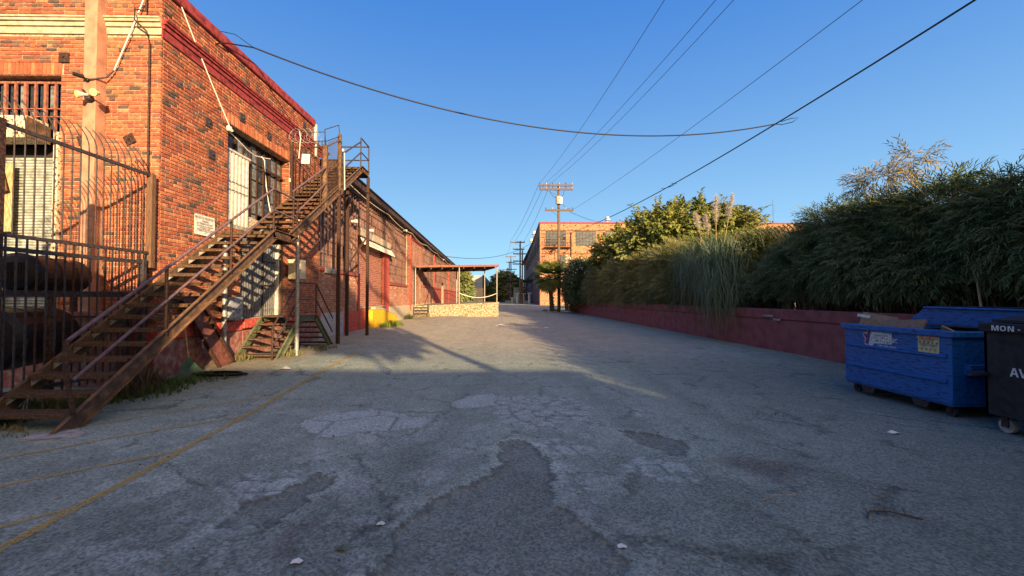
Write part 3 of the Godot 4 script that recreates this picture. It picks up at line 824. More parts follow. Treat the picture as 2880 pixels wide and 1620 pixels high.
	st = S(); tube(st, sag(P(-6.47, 7.72, 8.28), P(-6.47, 5.64, 10.04), 0.05, 12), 0.012, 5)
	single("cable", st, M.cable_white, P(-6.47, 5.64, 10.04), "white cable running down the side wall to the upper window", "cable")
	st = S(); tube(st, [P(-6.46, 5.5, 10.02), P(-6.45, 5.42, 10.3), P(-6.44, 5.3, 10.7), P(-6.43, 5.26, 11.0), P(-6.43, 5.33, 11.4), P(-6.42, 5.40, 11.7)], 0.012, 5); tube(st, [P(-6.43, 5.33, 11.3), P(-6.42, 5.27, 11.42), P(-6.42, 4.6, 11.52), P(-6.40, 4.2, 11.6), P(-6.4, 3.6, 11.85)], 0.014, 5)
	single("cable", st, M.cable_white, P(-6.4, 3.6, 11.85), "white cable looped across the upper side window and hanging to the landing", "cable")
	st = S(); box(st, P(-6.45, 5.56, 10.0), Vector3(0.08, 0.13, 0.12), Basis(), 0.02); tube(st, [P(-6.44, 5.54, 10.0), P(-6.36, 5.5, 9.97)], 0.03, 8)
	single("junction_box", st, M.white_metal, P(-6.45, 5.5, 10.0), "small round white junction box at the top corner of the side window", "box")

func rounded(w: float, h: float, r: float) -> PackedVector2Array:
	var o := PackedVector2Array()
	for q in 4:
		var c := Vector2((w * 0.5 - r) * (1.0 if q in [0, 3] else -1.0), (h * 0.5 - r) * (1.0 if q < 2 else -1.0))
		for k in 4:
			var t := PI * 0.5 * q + PI * 0.5 * k / 3.0
			o.append(c + Vector2(cos(t), sin(t)) * r)
	return o

# ---------------------------------------------------------------- stairs
func channel(st: SurfaceTool, a: Vector3, b: Vector3, h: float, out: float) -> void:
	# steel channel whose top edge runs a-b; flanges towards +x when out > 0
	var bs := dirbasis(b - a)
	var m := (a + b) * 0.5; var l := a.distance_to(b)
	box(st, m - bs.y * h * 0.5, Vector3(l, h - 0.01, 0.010), bs, 0.0)
	for s in [0.006, h - 0.006]:
		box(st, m - bs.y * s + Vector3(out * 0.5, 0, 0), Vector3(l, 0.012, absf(out)), bs, 0.0)

func flight(t: Node3D, d0: float, y0: float, d1: float, y1: float, n: int, xi: float, xo: float, m_str: Material, m_tread: Material, gusset: Material, step_deep := 0.27) -> void:
	for x in [xo, xi]:
		var st := S(); channel(st, P(x, y0, d0), P(x, y1, d1), 0.21, 0.055 if x == xo else -0.045)
		obj("stringer", st, m_str, t)
	for k in range(1, n + 1):
		var f := float(k) / (n + 1)
		var y := lerpf(y0, y1, f) + 0.015; var d := lerpf(d0, d1, f) - 0.07
		var st := S()
		slab(st, xi + 0.008, xo - 0.008, y - 0.012, y, d, d + step_deep, 0.003)
		slab(st, xi + 0.008, xo - 0.008, y - 0.055, y - 0.012, d, d + 0.014, 0.003)
		slab(st, xi + 0.008, xo - 0.008, y - 0.04, y - 0.012, d + step_deep - 0.012, d + step_deep)
		for i in 14:  # raised grip bars
			var gx := lerpf(xi + 0.05, xo - 0.05, i / 13.0)
			slab(st, gx - 0.008, gx + 0.008, y + 0.0015, y + 0.005, d + 0.02, d + step_deep - 0.02)
		obj("tread", st, m_tread, t)
		if gusset:
			st = S(); prism(st, pv([0, 0, 0.22, 0, 0.0, -0.15]), P(xi + 0.012, y - 0.014, d + 0.02), Vector3(0, 0, -1), Vector3.UP, Vector3(0.02, 0, 0))
			st = S(); prism(st, pv([0, 0, 0.20, 0, 0.0, -0.14]), P(xi + 0.012, y - 0.014, d + 0.03), Vector3(1, 0, 0), Vector3.UP, Vector3(0, 0, -0.012)); obj("bracket", st, gusset, t)

func build_stairs() -> void:
	var t := thing("steel_staircase", "tall rusty steel outside staircase climbing the side of the brick warehouse", "staircase", P(-5.8, 0, 9.8))
	var xi := -6.34; var xo := -5.28
	flight(t, 5.03, 0.0, 9.79, 3.16, 16, xi, xo, M.rust, M.rust_tread, M.galv)
	flight(t, 10.50, 3.20, 15.65, 6.456, 17, xi, xo, M.rust, M.rust_tread, null)
	# landings
	var st := S(); slab(st, xi, xo, 3.10, 3.115, 9.76, 10.86, 0.004); slab(st, xi, xo, 3.05, 3.10, 9.76, 9.78); obj("landing", st, M.rust_tread, t)
	st = S(); channel(st, P(xo, 3.166, 9.79), P(xo, 3.13, 10.90), 0.2, 0.055); obj("stringer", st, M.rust, t)
	st = S(); slab(st, xi, xo, 2.95, 3.12, 10.86, 10.875); obj("landing_beam", st, M.rust, t)
	st = S(); slab(st, xi, xo, 6.39, 6.41, 15.62, 16.45, 0.004); obj("landing", st, M.rust_tread, t)
	st = S(); channel(st, P(xo, 6.456, 15.64), P(xo, 6.44, 16.50), 0.2, 0.055); obj("stringer", st, M.rust, t)
	st = S(); slab(st, xi, xo, 6.22, 6.43, 16.46, 16.48); obj("landing_beam", st, M.rust, t)
	st = S(); slab(st, xi, -6.36, 6.22, 6.44, 15.62, 16.48); obj("landing_beam", st, M.rust, t)
	# support posts
	st = S(); tube(st, [P(-5.23, 0.1, 10.84), P(-5.23, 1.35, 10.84)], 0.05, 12); tube(st, [P(-5.23, 1.35, 10.84), P(-5.23, 2.94, 10.84)], 0.045, 12); tube(st, [P(-5.23, 1.33, 10.84), P(-5.23, 1.37, 10.84)], 0.055, 12); obj("support_post", st, M.galv, t)
	st = S(); tube(st, [P(-6.30, 0.1, 9.70), P(-6.30, 2.95, 9.70)], 0.05, 12); obj("support_post", st, M.galv, t)
	for e in [[-5.27, 13.58, 6.12, 0.1], [-6.03, 16.40, 6.2, 0.11], [-5.27, 16.43, 6.24, 0.1]]:
		st = S(); slab(st, e[0] - e[3] * 0.5, e[0] + e[3] * 0.5, 0.05, e[2], e[1] - e[3] * 0.5, e[1] + e[3] * 0.5, 0.006)
		obj("support_post", st, M.iron_rust, t)
	st = S(); bar(st, P(-6.03, 3.95, 16.39), P(-5.27, 2.95, 16.39), 0.03, 0.06); obj("brace", st, M.iron_rust, t)
	st = S(); bar(st, P(-5.27, 3.98, 16.44), P(-6.03, 2.85, 16.44), 0.03, 0.06); obj("brace", st, M.iron_rust, t)
	# handrails of the first flight
	var rx := -5.25
	st = S(); tube(st, [P(rx, 1.08, 5.216), P(rx, 4.08, 9.73), P(rx, 4.06, 10.86)], 0.024, 8); obj("handrail", st, M.pipe_purple, t)
	st = S(); tube(st, [P(rx, 0.60, 5.30), P(rx, 3.60, 9.74), P(rx, 3.56, 10.86)], 0.022, 8); obj("middle_rail", st, M.pipe_purple, t)
	st = S(); tube(st, [P(rx + 0.02, 0.16, 5.30), P(rx + 0.01, 0.40, 5.26), P(rx - 0.01, 0.72, 5.22), P(rx, 1.09, 5.215)], 0.026, 8); obj("rail_post", st, M.rust_dark, t)
	for e in [[6.72, 1.02, 2.06], [8.27, 2.08, 3.08], [9.76, 3.1, 4.08], [10.86, 3.1, 4.07]]:
		st = S(); tube(st, [P(rx - 0.01, e[1], e[0]), P(rx - 0.01, e[2], e[0])], 0.024, 8); obj("rail_post", st, M.iron_rust, t)
	# rails of the upper flight up to the gate, and beyond
	st = S(); tube(st, [P(rx, 4.25, 10.62), P(rx, 5.42, 12.50)], 0.026, 8); obj("handrail", st, M.pipe_purple, t)
	st = S(); tube(st, [P(rx, 3.75, 10.80), P(rx, 4.98, 12.55)], 0.022, 8); obj("middle_rail", st, M.pipe_purple, t)
	for e in [[10.66, 3.25, 4.27], [12.2, 4.2, 5.22], [13.85, 5.2, 6.42]]:
		st = S(); tube(st, [P(rx - 0.01, e[1], e[0]), P(rx - 0.01, e[2], e[0])], 0.024, 8); obj("rail_post", st, M.iron_rust, t)
	for e in [[[P(rx, 6.12, 13.55), P(rx, 7.28, 15.50)], 0.026], [[P(rx, 5.62, 13.60), P(rx, 6.90, 15.52)], 0.024], [[P(rx, 7.44, 15.52), P(rx, 7.42, 16.42)], 0.024], [[P(rx, 6.92, 15.52), P(rx, 6.90, 16.42)], 0.022], [[P(-6.30, 7.42, 16.42), P(rx, 7.42, 16.42)], 0.026], [[P(-6.30, 6.90, 16.42), P(rx, 6.90, 16.42)], 0.022]]:
		st = S(); tube(st, e[0], e[1], 8); obj("handrail", st, M.iron, t)
	for e in [[rx, 15.52], [rx, 16.42], [-6.30, 16.42]]:
		st = S(); tube(st, [P(e[0], 6.35, e[1]), P(e[0], 7.44, e[1])], 0.026, 8); obj("rail_post", st, M.iron, t)
	# gate across the upper flight with its side screen and razor wire
	var g := thing("security_gate", "brown barred gate with side screen and razor wire on the upper flight", "gate", P(-5.8, 4.5, 12.6))
	st = S(); slab(st, -6.36, -6.28, 4.45, 6.12, 12.62, 12.70, 0.005); obj("gate_post", st, M.iron_rust, g)
	st = S(); slab(st, -5.36, -5.24, 4.25, 6.12, 12.54, 12.64, 0.005); obj("gate_post", st, M.rust, g)
	st = S(); slab(st, -5.30, -5.20, 5.0, 6.80, 13.50, 13.60, 0.005); obj("gate_post", st, M.rust, g)
	for y in [4.62, 6.06]:
		st = S(); bar(st, P(-6.28, y, 12.66), P(-5.36, y, 12.60), 0.03, 0.04); obj("gate_rail", st, M.iron_rust, g)
	for i in 8:
		var f := (i + 0.6) / 8.0
		st = S(); bar(st, P(lerpf(-6.28, -5.36, f), 4.62, lerpf(12.66, 12.6, f)), P(lerpf(-6.28, -5.36, f), 6.05 + (0.2 if i > 4 else 0.0), lerpf(12.66, 12.6, f)), 0.018, 0.018, 0.0, Vector3(1, 0, 0)); obj("gate_bar", st, M.iron_rust, g)
	st = S(); bar(st, P(-6.30, 6.10, 12.66), P(-6.30, 6.52, 12.66), 0.02, 0.02, 0.0, Vector3(1, 0, 0)); bar(st, P(-5.32, 6.10, 12.6), P(-5.32, 6.52, 12.6), 0.02, 0.02, 0.0, Vector3(1, 0, 0)); bar(st, P(-6.30, 6.51, 12.66), P(-5.32, 6.51, 12.6), 0.02, 0.02); bar(st, P(-6.30, 6.24, 12.66), P(-5.32, 6.24, 12.6), 0.02, 0.02); obj("top_frame", st, M.iron, g)
	for i in 11:
		var f := (i + 0.5) / 11.0; var d := lerpf(12.62, 13.52, f)
		var yb := 3.20 + (d - 10.5) * 0.632 - 0.1
		st = S(); bar(st, P(-5.25, yb, d), P(-5.25, 6.20 + (d - 12.6) * 0.55, d), 0.010, 0.008, 0.0, Vector3(1, 0, 0)); obj("screen_bar", st, M.iron_rust, g)
	for e in [[6.08, 6.62], [4.62, 5.2], [5.3, 5.9]]:
		st = S(); bar(st, P(-5.25, e[0], 12.6), P(-5.25, e[1], 13.55), 0.02, 0.035); obj("screen_rail", st, M.rust, g)
	# lower half of the screen: closely woven mesh sheet
	st = S()
	for i in 20:
		var y := i * 0.03
		bar(st, P(-5.268, 4.50 + y, 12.62), P(-5.268, 5.08 + y, 13.53), 0.003, 0.008)
	var mesh_sheet := obj("mesh_sheet", st, M.rust_dark, g)
	mesh_sheet.set_meta("label", "brown wire mesh sheet behind the bars")
	st = S(); bar(st, P(-5.25, 6.1, 12.50), P(-5.25, 6.52, 12.40), 0.02, 0.02, 0.0, Vector3(1, 0, 0)); bar(st, P(-5.25, 6.50, 12.40), P(-5.25, 7.06, 13.45), 0.02, 0.02); bar(st, P(-5.25, 6.2, 12.52), P(-5.25, 6.72, 13.5), 0.02, 0.02); bar(st, P(-5.25, 7.06, 13.45), P(-5.25, 6.6, 13.58), 0.02, 0.02, 0.0, Vector3(1, 0, 0)); obj("top_frame", st, M.iron, g)
	# razor wire coils
	for k in 4:
		var pts := []
		var c := P(-6.22 + k * 0.17, 6.40, 12.62)
		for i in 25:
			var a := TAU * i / 24.0
			pts.append(c + Vector3(cos(a) * 0.20 + 0.08 * i / 24.0, sin(a) * 0.21, 0.05 * sin(a * 2.0)))
		st = S(); tube(st, pts, 0.006, 4)
		for i in 12:
			box(st, pts[i * 2], Vector3(0.03, 0.008, 0.01), Basis(Vector3(0, 0, 1), TAU * i / 12.0))
		obj("razor_wire", st, M.galv, g)
	st = S(); bar(st, P(-6.06, 6.52, 12.58), P(-6.02, 6.3, 12.57), 0.01, 0.03); bar(st, P(-6.02, 6.3, 12.57), P(-6.07, 5.7, 12.58), 0.01, 0.03); obj("white_strap", st, M.cable_white, g)
	var sg := thing("warning_sign", "small cream paper sign with a faded round emblem on the barred gate", "sign", P(-5.86, 5.55, 12.55))
	st = S(); box(st, P(-5.86, 5.69, 12.56), Vector3(0.235, 0.285, 0.006), Basis(Vector3(0, 0, 1), -0.06)); obj("sign_plate", st, M.sign_white, sg)
	st = S(); prism(st, pv([-0.02, -0.03, 0.02, -0.03, 0.0, 0.035]), P(-5.855, 5.745, 12.55), Vector3(1, 0, 0), Vector3.UP, Vector3(0, 0, 0.003)); obj("emblem", st, M.ink_grey, sg)
	var ring := []
	for i in 25: ring.append(P(-5.855 + 0.05 * cos(TAU * i / 24.0), 5.745 + 0.05 * sin(TAU * i / 24.0), 12.551))
	st = S(); tube(st, ring, 0.003, 4); obj("emblem_ring", st, M.ink_grey, sg)
	for k in 3:
		st = S(); slab(st, -5.93 + k * 0.02, -5.79 - k * 0.012, 5.645 - k * 0.03, 5.654 - k * 0.03, 12.549, 12.553); obj("print_line", st, M.ink_grey, sg)
	st = S(); box(st, P(-6.33, 5.06, 12.58), Vector3(0.05, 0.12, 0.04), Basis(), 0.01)
	single("white_tag", st, M.white_metal, P(-6.33, 5.0, 12.58), "small white tag hanging on the left gate post of the upper flight", "tag")
	# lamp arm at the gate's outer side
	st = S(); tube(st, [P(-5.2, 5.1, 13.85), P(-5.2, 6.3, 13.8)], 0.02, 6); box(st, P(-5.24, 6.36, 13.75), Vector3(0.1, 0.09, 0.08), Basis(), 0.02)
	single("white_conduit", st, M.white_metal, P(-5.2, 5.1, 13.85), "white conduit with round cap rising beside the screen on the upper flight", "pipe")
	# ---- small green stairs at the dark door
	var s := thing("loading_steps", "small green steel steps with black rails, up and over in front of the dark door", "staircase", P(-5.8, 0.15, 11.7))
	var gi := -6.30; var go := -5.37
	for x in [go, gi]:
		for e in [[10.0, 0.10, 11.19, 1.13], [12.23, 1.13, 13.42, 0.10]]:
			st = S(); channel(st, P(x, e[1], e[0]), P(x, e[3], e[2]), 0.19, 0.05 if x == go else -0.04); obj("stringer", st, M.green_metal, s)
		st = S(); channel(st, P(x, 1.13, 11.19), P(x, 1.13, 12.23), 0.15, 0.05 if x == go else -0.04); obj("stringer", st, M.green_metal, s)
	for k in 5:
		for q in 2:
			var y := 0.27 + k * 0.168; var d := 10.08 + k * 0.225 if q == 0 else 13.30 - k * 0.225
			st = S(); slab(st, gi + 0.01, go - 0.01, y - 0.035, y, d, d + 0.24 * (1 if q == 0 else -1), 0.004); obj("tread", st, M.rust_tread if q == 0 else M.iron, s)
	st = S(); slab(st, gi, go, 1.10, 1.125, 11.16, 12.26, 0.004); obj("platform", st, M.rust_tread, s)
	for e in [[P(go, 0.92, 9.97), P(go, 2.0, 11.19), P(go, 2.0, 12.23), P(go, 0.98, 13.40)], [P(go, 0.50, 10.02), P(go, 1.56, 11.19), P(go, 1.56, 12.23), P(go, 0.55, 13.40)]]:
		st = S(); tube(st, e, 0.02, 8); obj("handrail", st, M.iron, s)
	for e in [[9.97, 0.12, 0.93], [11.19, 1.1, 2.0], [12.23, 1.1, 2.0]]:
		st = S(); tube(st, [P(go, e[1], e[0]), P(go, e[2], e[0])], 0.022, 8); obj("rail_post", st, M.iron_rust if e[0] < 10.0 else M.iron, s)

# ---------------------------------------------------------------- iron fence in front of the shutter
func build_fence() -> void:
	var t := thing("iron_fence", "black iron bar fence with curved spike tops enclosing the roller shutter yard", "fence", P(-6.5, 0, 6.8))
	var x := -6.5
	var st := S(); slab(st, x - 0.05, x + 0.05, 2.15, 3.88, 7.86, 7.96, 0.006); obj("post", st, M.timber, t)
	st = S(); slab(st, x - 0.04, x + 0.04, 0.1, 2.3, 7.72, 7.80, 0.006); obj("post", st, M.iron, t)
	st = S(); slab(st, x - 0.045, x + 0.045, 0.0, 3.92, 5.50, 5.59, 0.006); obj("post", st, M.iron_rust, t)
	st = S(); slab(st, x - 0.045, x + 0.045, 0.0, 3.92, 3.2, 3.29, 0.006); obj("post", st, M.iron_rust, t)
	for e in [[3.87, 0.05], [2.42, 0.05], [2.24, 0.06], [0.35, 0.05]]:
		st = S(); bar(st, P(x, e[0], 3.2), P(x, e[0] - (0.02 if e[0] > 3 else 0.0), 7.9), 0.04, e[1]); obj("rail", st, M.iron, t)
	var n := 36
	for i in n:
		var d := 3.32 + i * 0.1263
		if d > 7.85: break
		var pts := [P(x, 2.44, d), P(x, 3.9, d), P(x - 0.01, 4.02, d), P(x - 0.05, 4.13, d), P(x - 0.12, 4.24, d), P(x - 0.2, 4.33, d)]
		st = S(); tube(st, pts, 0.0105, 6, 0.008); obj("upper_bar", st, M.iron, t)
		st = S(); slab(st, x - 0.009, x + 0.009, 0.25, 2.42, d + 0.045, d + 0.063); obj("lower_bar", st, M.iron_rust if i % 4 == 1 else M.iron, t)

# ---------------------------------------------------------------- things along the left wall
func corr_roll(st: SurfaceTool, c: Vector3, ax: Vector3, r: float, l: float) -> void:
	var pts := []
	for k in [-0.5, -0.485, -0.45, 0.45, 0.485, 0.5]: pts.append(c + ax * l * k)
	var prev := []
	var up := Vector3.UP; var sd := ax.cross(up)
	var rs := [r * 0.55, r * 0.85, r, r, r * 0.85, r * 0.55]
	for i in pts.size():
		var ring := disc(pts[i], up, sd, rs[i], 24)
		if prev.size():
			for k in 24:
				var q := [prev[k], prev[(k + 1) % 24], ring[(k + 1) % 24], ring[k]]
				poly(st, q, (q[0] + q[2]) * 0.5 - c - ax * ax.dot((q[0] + q[2]) * 0.5 - c))
		else: poly(st, ring, -ax)
		prev = ring
	poly(st, prev, ax)

func build_left_things() -> void:
	# yard platform behind the fence
	var st := S(); slab(st, -10.5, -6.86, -0.1, 1.28, 7.55, 8.08, 0.02); slab(st, -10.5, -6.84, 1.283, 1.36, 7.5, 8.06, 0.01)
	single("loading_platform", st, M.base_peel, P(-8.6, 0, 7.8), "low red concrete loading platform under the roller shutter", "platform")
	var rk := thing("steel_rack", "dark steel rack carrying black drums behind the iron fence", "rack", P(-7.6, 0, 6.6))
	for e in [[-6.64, 6.35], [-7.55, 6.35], [-6.64, 7.6], [-7.55, 7.6]]:
		st = S(); slab(st, e[0] - 0.035, e[0] + 0.035, 0, 1.68, e[1] - 0.035, e[1] + 0.035); obj("leg", st, M.rust_dark, rk)
	for bx_ in [-6.64, -7.55]:
		st = S(); bar(st, P(bx_, 1.66, 4.6), P(bx_, 1.66, 7.75), 0.05, 0.09); obj("beam", st, M.iron, rk)
	for e in [[P(-6.78, 1.96, 6.0), P(-7.40, 1.96, 7.45), 0.265, "black drum lying on top of the steel rack behind the fence"], [P(-6.95, 1.02, 5.75), P(-7.55, 1.0, 7.2), 0.44, "larger black drum lying low beneath the steel rack behind the fence"]]:
		var a0: Vector3 = e[0]; var c0: Vector3 = e[1]; var ax := (c0 - a0).normalized(); var rr: float = e[2]
		var dr := thing("drum", e[3], "drum", a0.lerp(c0, 0.5) - Vector3(0, rr, 0), "black drums on the rack")
		st = S(); corr_roll(st, a0.lerp(c0, 0.5), ax, rr, a0.distance_to(c0)); obj("shell", st, M.black, dr)
		for f in [0.06, 0.36, 0.66, 0.94]:
			var ring := []
			for q in 25: ring.append(a0.lerp(c0, f) + (Vector3.UP * cos(TAU * q / 24.0) + ax.cross(Vector3.UP) * sin(TAU * q / 24.0)) * rr)
			st = S(); tube(st, ring, 0.012, 5); obj("hoop", st, M.rust_dark, dr)
		st = S()
		for q in 9: 
			var oo := (q - 4) * rr * 0.12
			tube(st, [a0 - ax * 0.012 + Vector3.UP * oo - ax.cross(Vector3.UP) * rr * 0.5, a0 - ax * 0.012 + Vector3.UP * oo + ax.cross(Vector3.UP) * rr * 0.5], 0.004, 4)
			tube(st, [a0 - ax * 0.02 - Vector3.UP * rr * 0.5 + ax.cross(Vector3.UP) * oo, a0 - ax * 0.02 + Vector3.UP * rr * 0.5 + ax.cross(Vector3.UP) * oo], 0.004, 4)
		obj("end_mesh", st, M.iron_rust, dr)
	st = S(); slab(st, -9.62, -9.19, 2.84, 4.12, 8.08, 8.095)
	var pw := thing("plywood_board", "pale plywood board with a short timber leaning on it by the shutter", "board", P(-9.4, 2.8, 8.05))
	obj("sheet", st, M.plywood, pw)
	st = S(); bar(st, P(-9.42, 4.0, 8.05), P(-9.27, 3.56, 8.0), 0.06, 0.14, 0.004); obj("timber", st, M.timber, pw)
	# tall junction box with its conduit
	var jb := thing("meter_box", "cream metal meter box under a striped conduit on the side wall", "electrical box", P(-6.1, 2.1, 12.9))
	st = S(); slab(st, -6.42, -6.06, 2.16, 2.74, 12.72, 13.08, 0.012); obj("case", st, M.cream_box, jb)
	st = S(); tube(st, [P(-6.25, 2.74, 12.95), P(-6.25, 4.2, 12.95), P(-6.3, 4.35, 12.95)], 0.045, 10); obj("conduit", st, M.cream_box, jb)
	# grey cabinet beside the dark door
	var gc := thing("electrical_cabinet", "grey electrical cabinet on a striped post left of the dark door", "electrical box", P(-6.3, 1.1, 9.9))
	st = S(); slab(st, -6.42, -6.24, 1.10, 1.62, 9.78, 10.28, 0.01); obj("case", st, M.grey_metal, gc)
	st = S(); slab(st, -6.238, -6.228, 1.13, 1.59, 9.81, 10.25, 0.003); var cd := obj("door", st, M.grey_metal, gc)
	for k in 3:
		st = S(); tube(st, [P(-6.23, 1.33, 9.92 + k * 0.1), P(-6.215, 1.33, 9.92 + k * 0.1)], 0.012, 8); obj("knob", st, M.ink, cd)
	# leaning channel plank
	var pl := thing("leaning_channel", "long dark red steel channel leaning on the wall below the stairs", "steel channel", P(-6.1, 0.05, 9.0))
	var a := P(-6.02, 0.12, 9.35); var b := P(-6.42, 1.62, 8.72)
	var bs := dirbasis(b - a, Vector3(1, 0, 0))
	st = S(); box(st, (a + b) * 0.5, Vector3(a.distance_to(b), 0.02, 0.40), bs); obj("web", st, mat(lin(0.16, 0.06, 0.045), 0.7, T.grime, 1.0), pl)
	st = S()
	for s in [-0.2, 0.2]: box(st, (a + b) * 0.5 + bs.z * s + bs.y * 0.03, Vector3(a.distance_to(b), 0.08, 0.016), bs)
	obj("flange", st, M.iron_rust, pl)
	# red prop stick further along
	st = S(); bar(st, P(-6.62, 0.15, 17.6), P(-6.72, 1.9, 16.6), 0.05, 0.07); single("prop_stick", st, M.red, P(-6.62, 0.15, 17.6), "red stick propped on the brick wall under the long window", "stick")
	# rake
	var ra := thing("leaf_rake", "green fan leaf rake with pale handle leaning under the stairs", "rake", P(-6.0, 0.1, 8.1))
	var foot := P(-5.98, 0.10, 8.25); var neck := P(-6.12, 0.46, 8.38); var tip := P(-6.42, 1.42, 8.62)
	st = S(); tube(st, [neck, tip], 0.013, 7); obj("handle", st, M.plywood, ra)
	var axis := (foot - neck).normalized(); var sidev := Vector3(0.45, 0.0, -0.89).normalized()
	var gm := mat(lin(0.06, 0.13, 0.075), 0.6, T.soft, 2.0)
	st = S()
	for k in 23:
		var f := (k - 11) / 11.0
		var dir := (axis * cos(f * 0.62) + sidev * sin(f * 0.62)).normalized()
		tube(st, [neck + dir * 0.04, neck + dir * 0.44, neck + dir * 0.47 + Vector3(0.0, -0.01, 0.03)], 0.005, 4)
	obj("tines", st, gm, ra)
	var pa := [neck]
	for k in 9:
		var f := (k - 4) / 4.0
		pa.append(neck + (axis * cos(f * 0.60) + sidev * sin(f * 0.60)) * 0.26)
	st = S(); poly(st, pa, Vector3(0.6, 0.2, 1)); obj("fan_plate", st, gm, ra)
	# hose
	var pts := []
	for i in 60:
		var an := i * 0.42
		var rr := 0.30 + 0.06 * sin(i * 0.37)
		pts.append(P(-5.45 + cos(an) * rr * 1.5, lay(-5.4, 8.4) + 0.03 + 0.012 * (i / 15), 8.35 + sin(an) * rr * 0.6))
	st = S(); tube(st, pts, 0.016, 6)
	single("garden_hose", st, M.black, P(-5.45, lay(-5.4, 8.4), 8.35), "black garden hose coiled on the ground beside the rake", "hose")

# ---------------------------------------------------------------- the long low warehouse
func B(s: float, y: float, off: float) -> Vector3:
	var u := Vector3(-0.02829, 0, -0.9996); var n := Vector3(0.9996, 0, -0.02829)
	return P(-6.5, y, 15.0) + u * s + n * off

func bslab(st: SurfaceTool, s0: float, s1: float, y0: float, y1: float, o0: float, o1: float, bev := 0.0) -> void:
	var u := Vector3(-0.02829, 0, -0.9996)
	box(st, B((s0 + s1) * 0.5, (y0 + y1) * 0.5, (o0 + o1) * 0.5), Vector3(s1 - s0, y1 - y0, absf(o1 - o0)), Basis(u, Vector3.UP, u.cross(Vector3.UP)), bev)

func sash(b: Node3D, s0: float, s1: float, y0: float, y1: float, nc: int, nr: int, r: RandomNumberGenerator, clear: float) -> void:
	var st := S()
	bslab(st, s0, s1, y0 - 0.02, y0 + 0.05, -0.14, -0.04); bslab(st, s0, s1, y1 - 0.05, y1, -0.14, -0.04)
	bslab(st, s0, s0 + 0.05, y0, y1, -0.14, -0.04); bslab(st, s1 - 0.05, s1, y0, y1, -0.14, -0.04)
	var w := obj("window", st, M.win_frame, b)
	for i in nc:
		for j in nr:
			var a0 := lerpf(s0 + 0.04, s1 - 0.04, float(i) / nc); var a1 := lerpf(s0 + 0.04, s1 - 0.04, float(i + 1) / nc)
			var b0 := lerpf(y0 + 0.04, y1 - 0.04, float(j) / nr); var b1 := lerpf(y0 + 0.04, y1 - 0.04, float(j + 1) / nr)
			var k := nz.get_noise_2d(a0 * 0.45 + 11.0, b0 * 0.55) + r.randf_range(-0.28, 0.28)
			var m: Material = M.pane_brown
			if k > 0.34 - clear: m = M.pane_dark
			elif k > 0.22 - clear: m = M.pane_blue
			elif k < -0.30: m = M.pane_pale
			elif k < -0.08: m = M.pane_red
			st = S(); bslab(st, a0 + 0.012, a1 - 0.012, b0 + 0.012, b1 - 0.012, -0.11, -0.10 + r.randf_range(0.0, 0.014))
			obj("pane", st, m, w)
	st = S()
	for i in range(1, nc):
		var a := lerpf(s0 + 0.04, s1 - 0.04, float(i) / nc)
		bslab(st, a - (0.034 if i % 4 == 0 else 0.018), a + (0.034 if i % 4 == 0 else 0.018), y0, y1, -0.11, -0.05 if i % 4 else -0.03)
	obj("mullions", st, M.win_frame, w)
	st = S()
	for j in range(1, nr):
		var y := lerpf(y0 + 0.04, y1 - 0.04, float(j) / nr)
		bslab(st, s0, s1, y - 0.014, y + 0.014, -0.11, -0.055)
	obj("glazing_bars", st, M.win_frame, w)

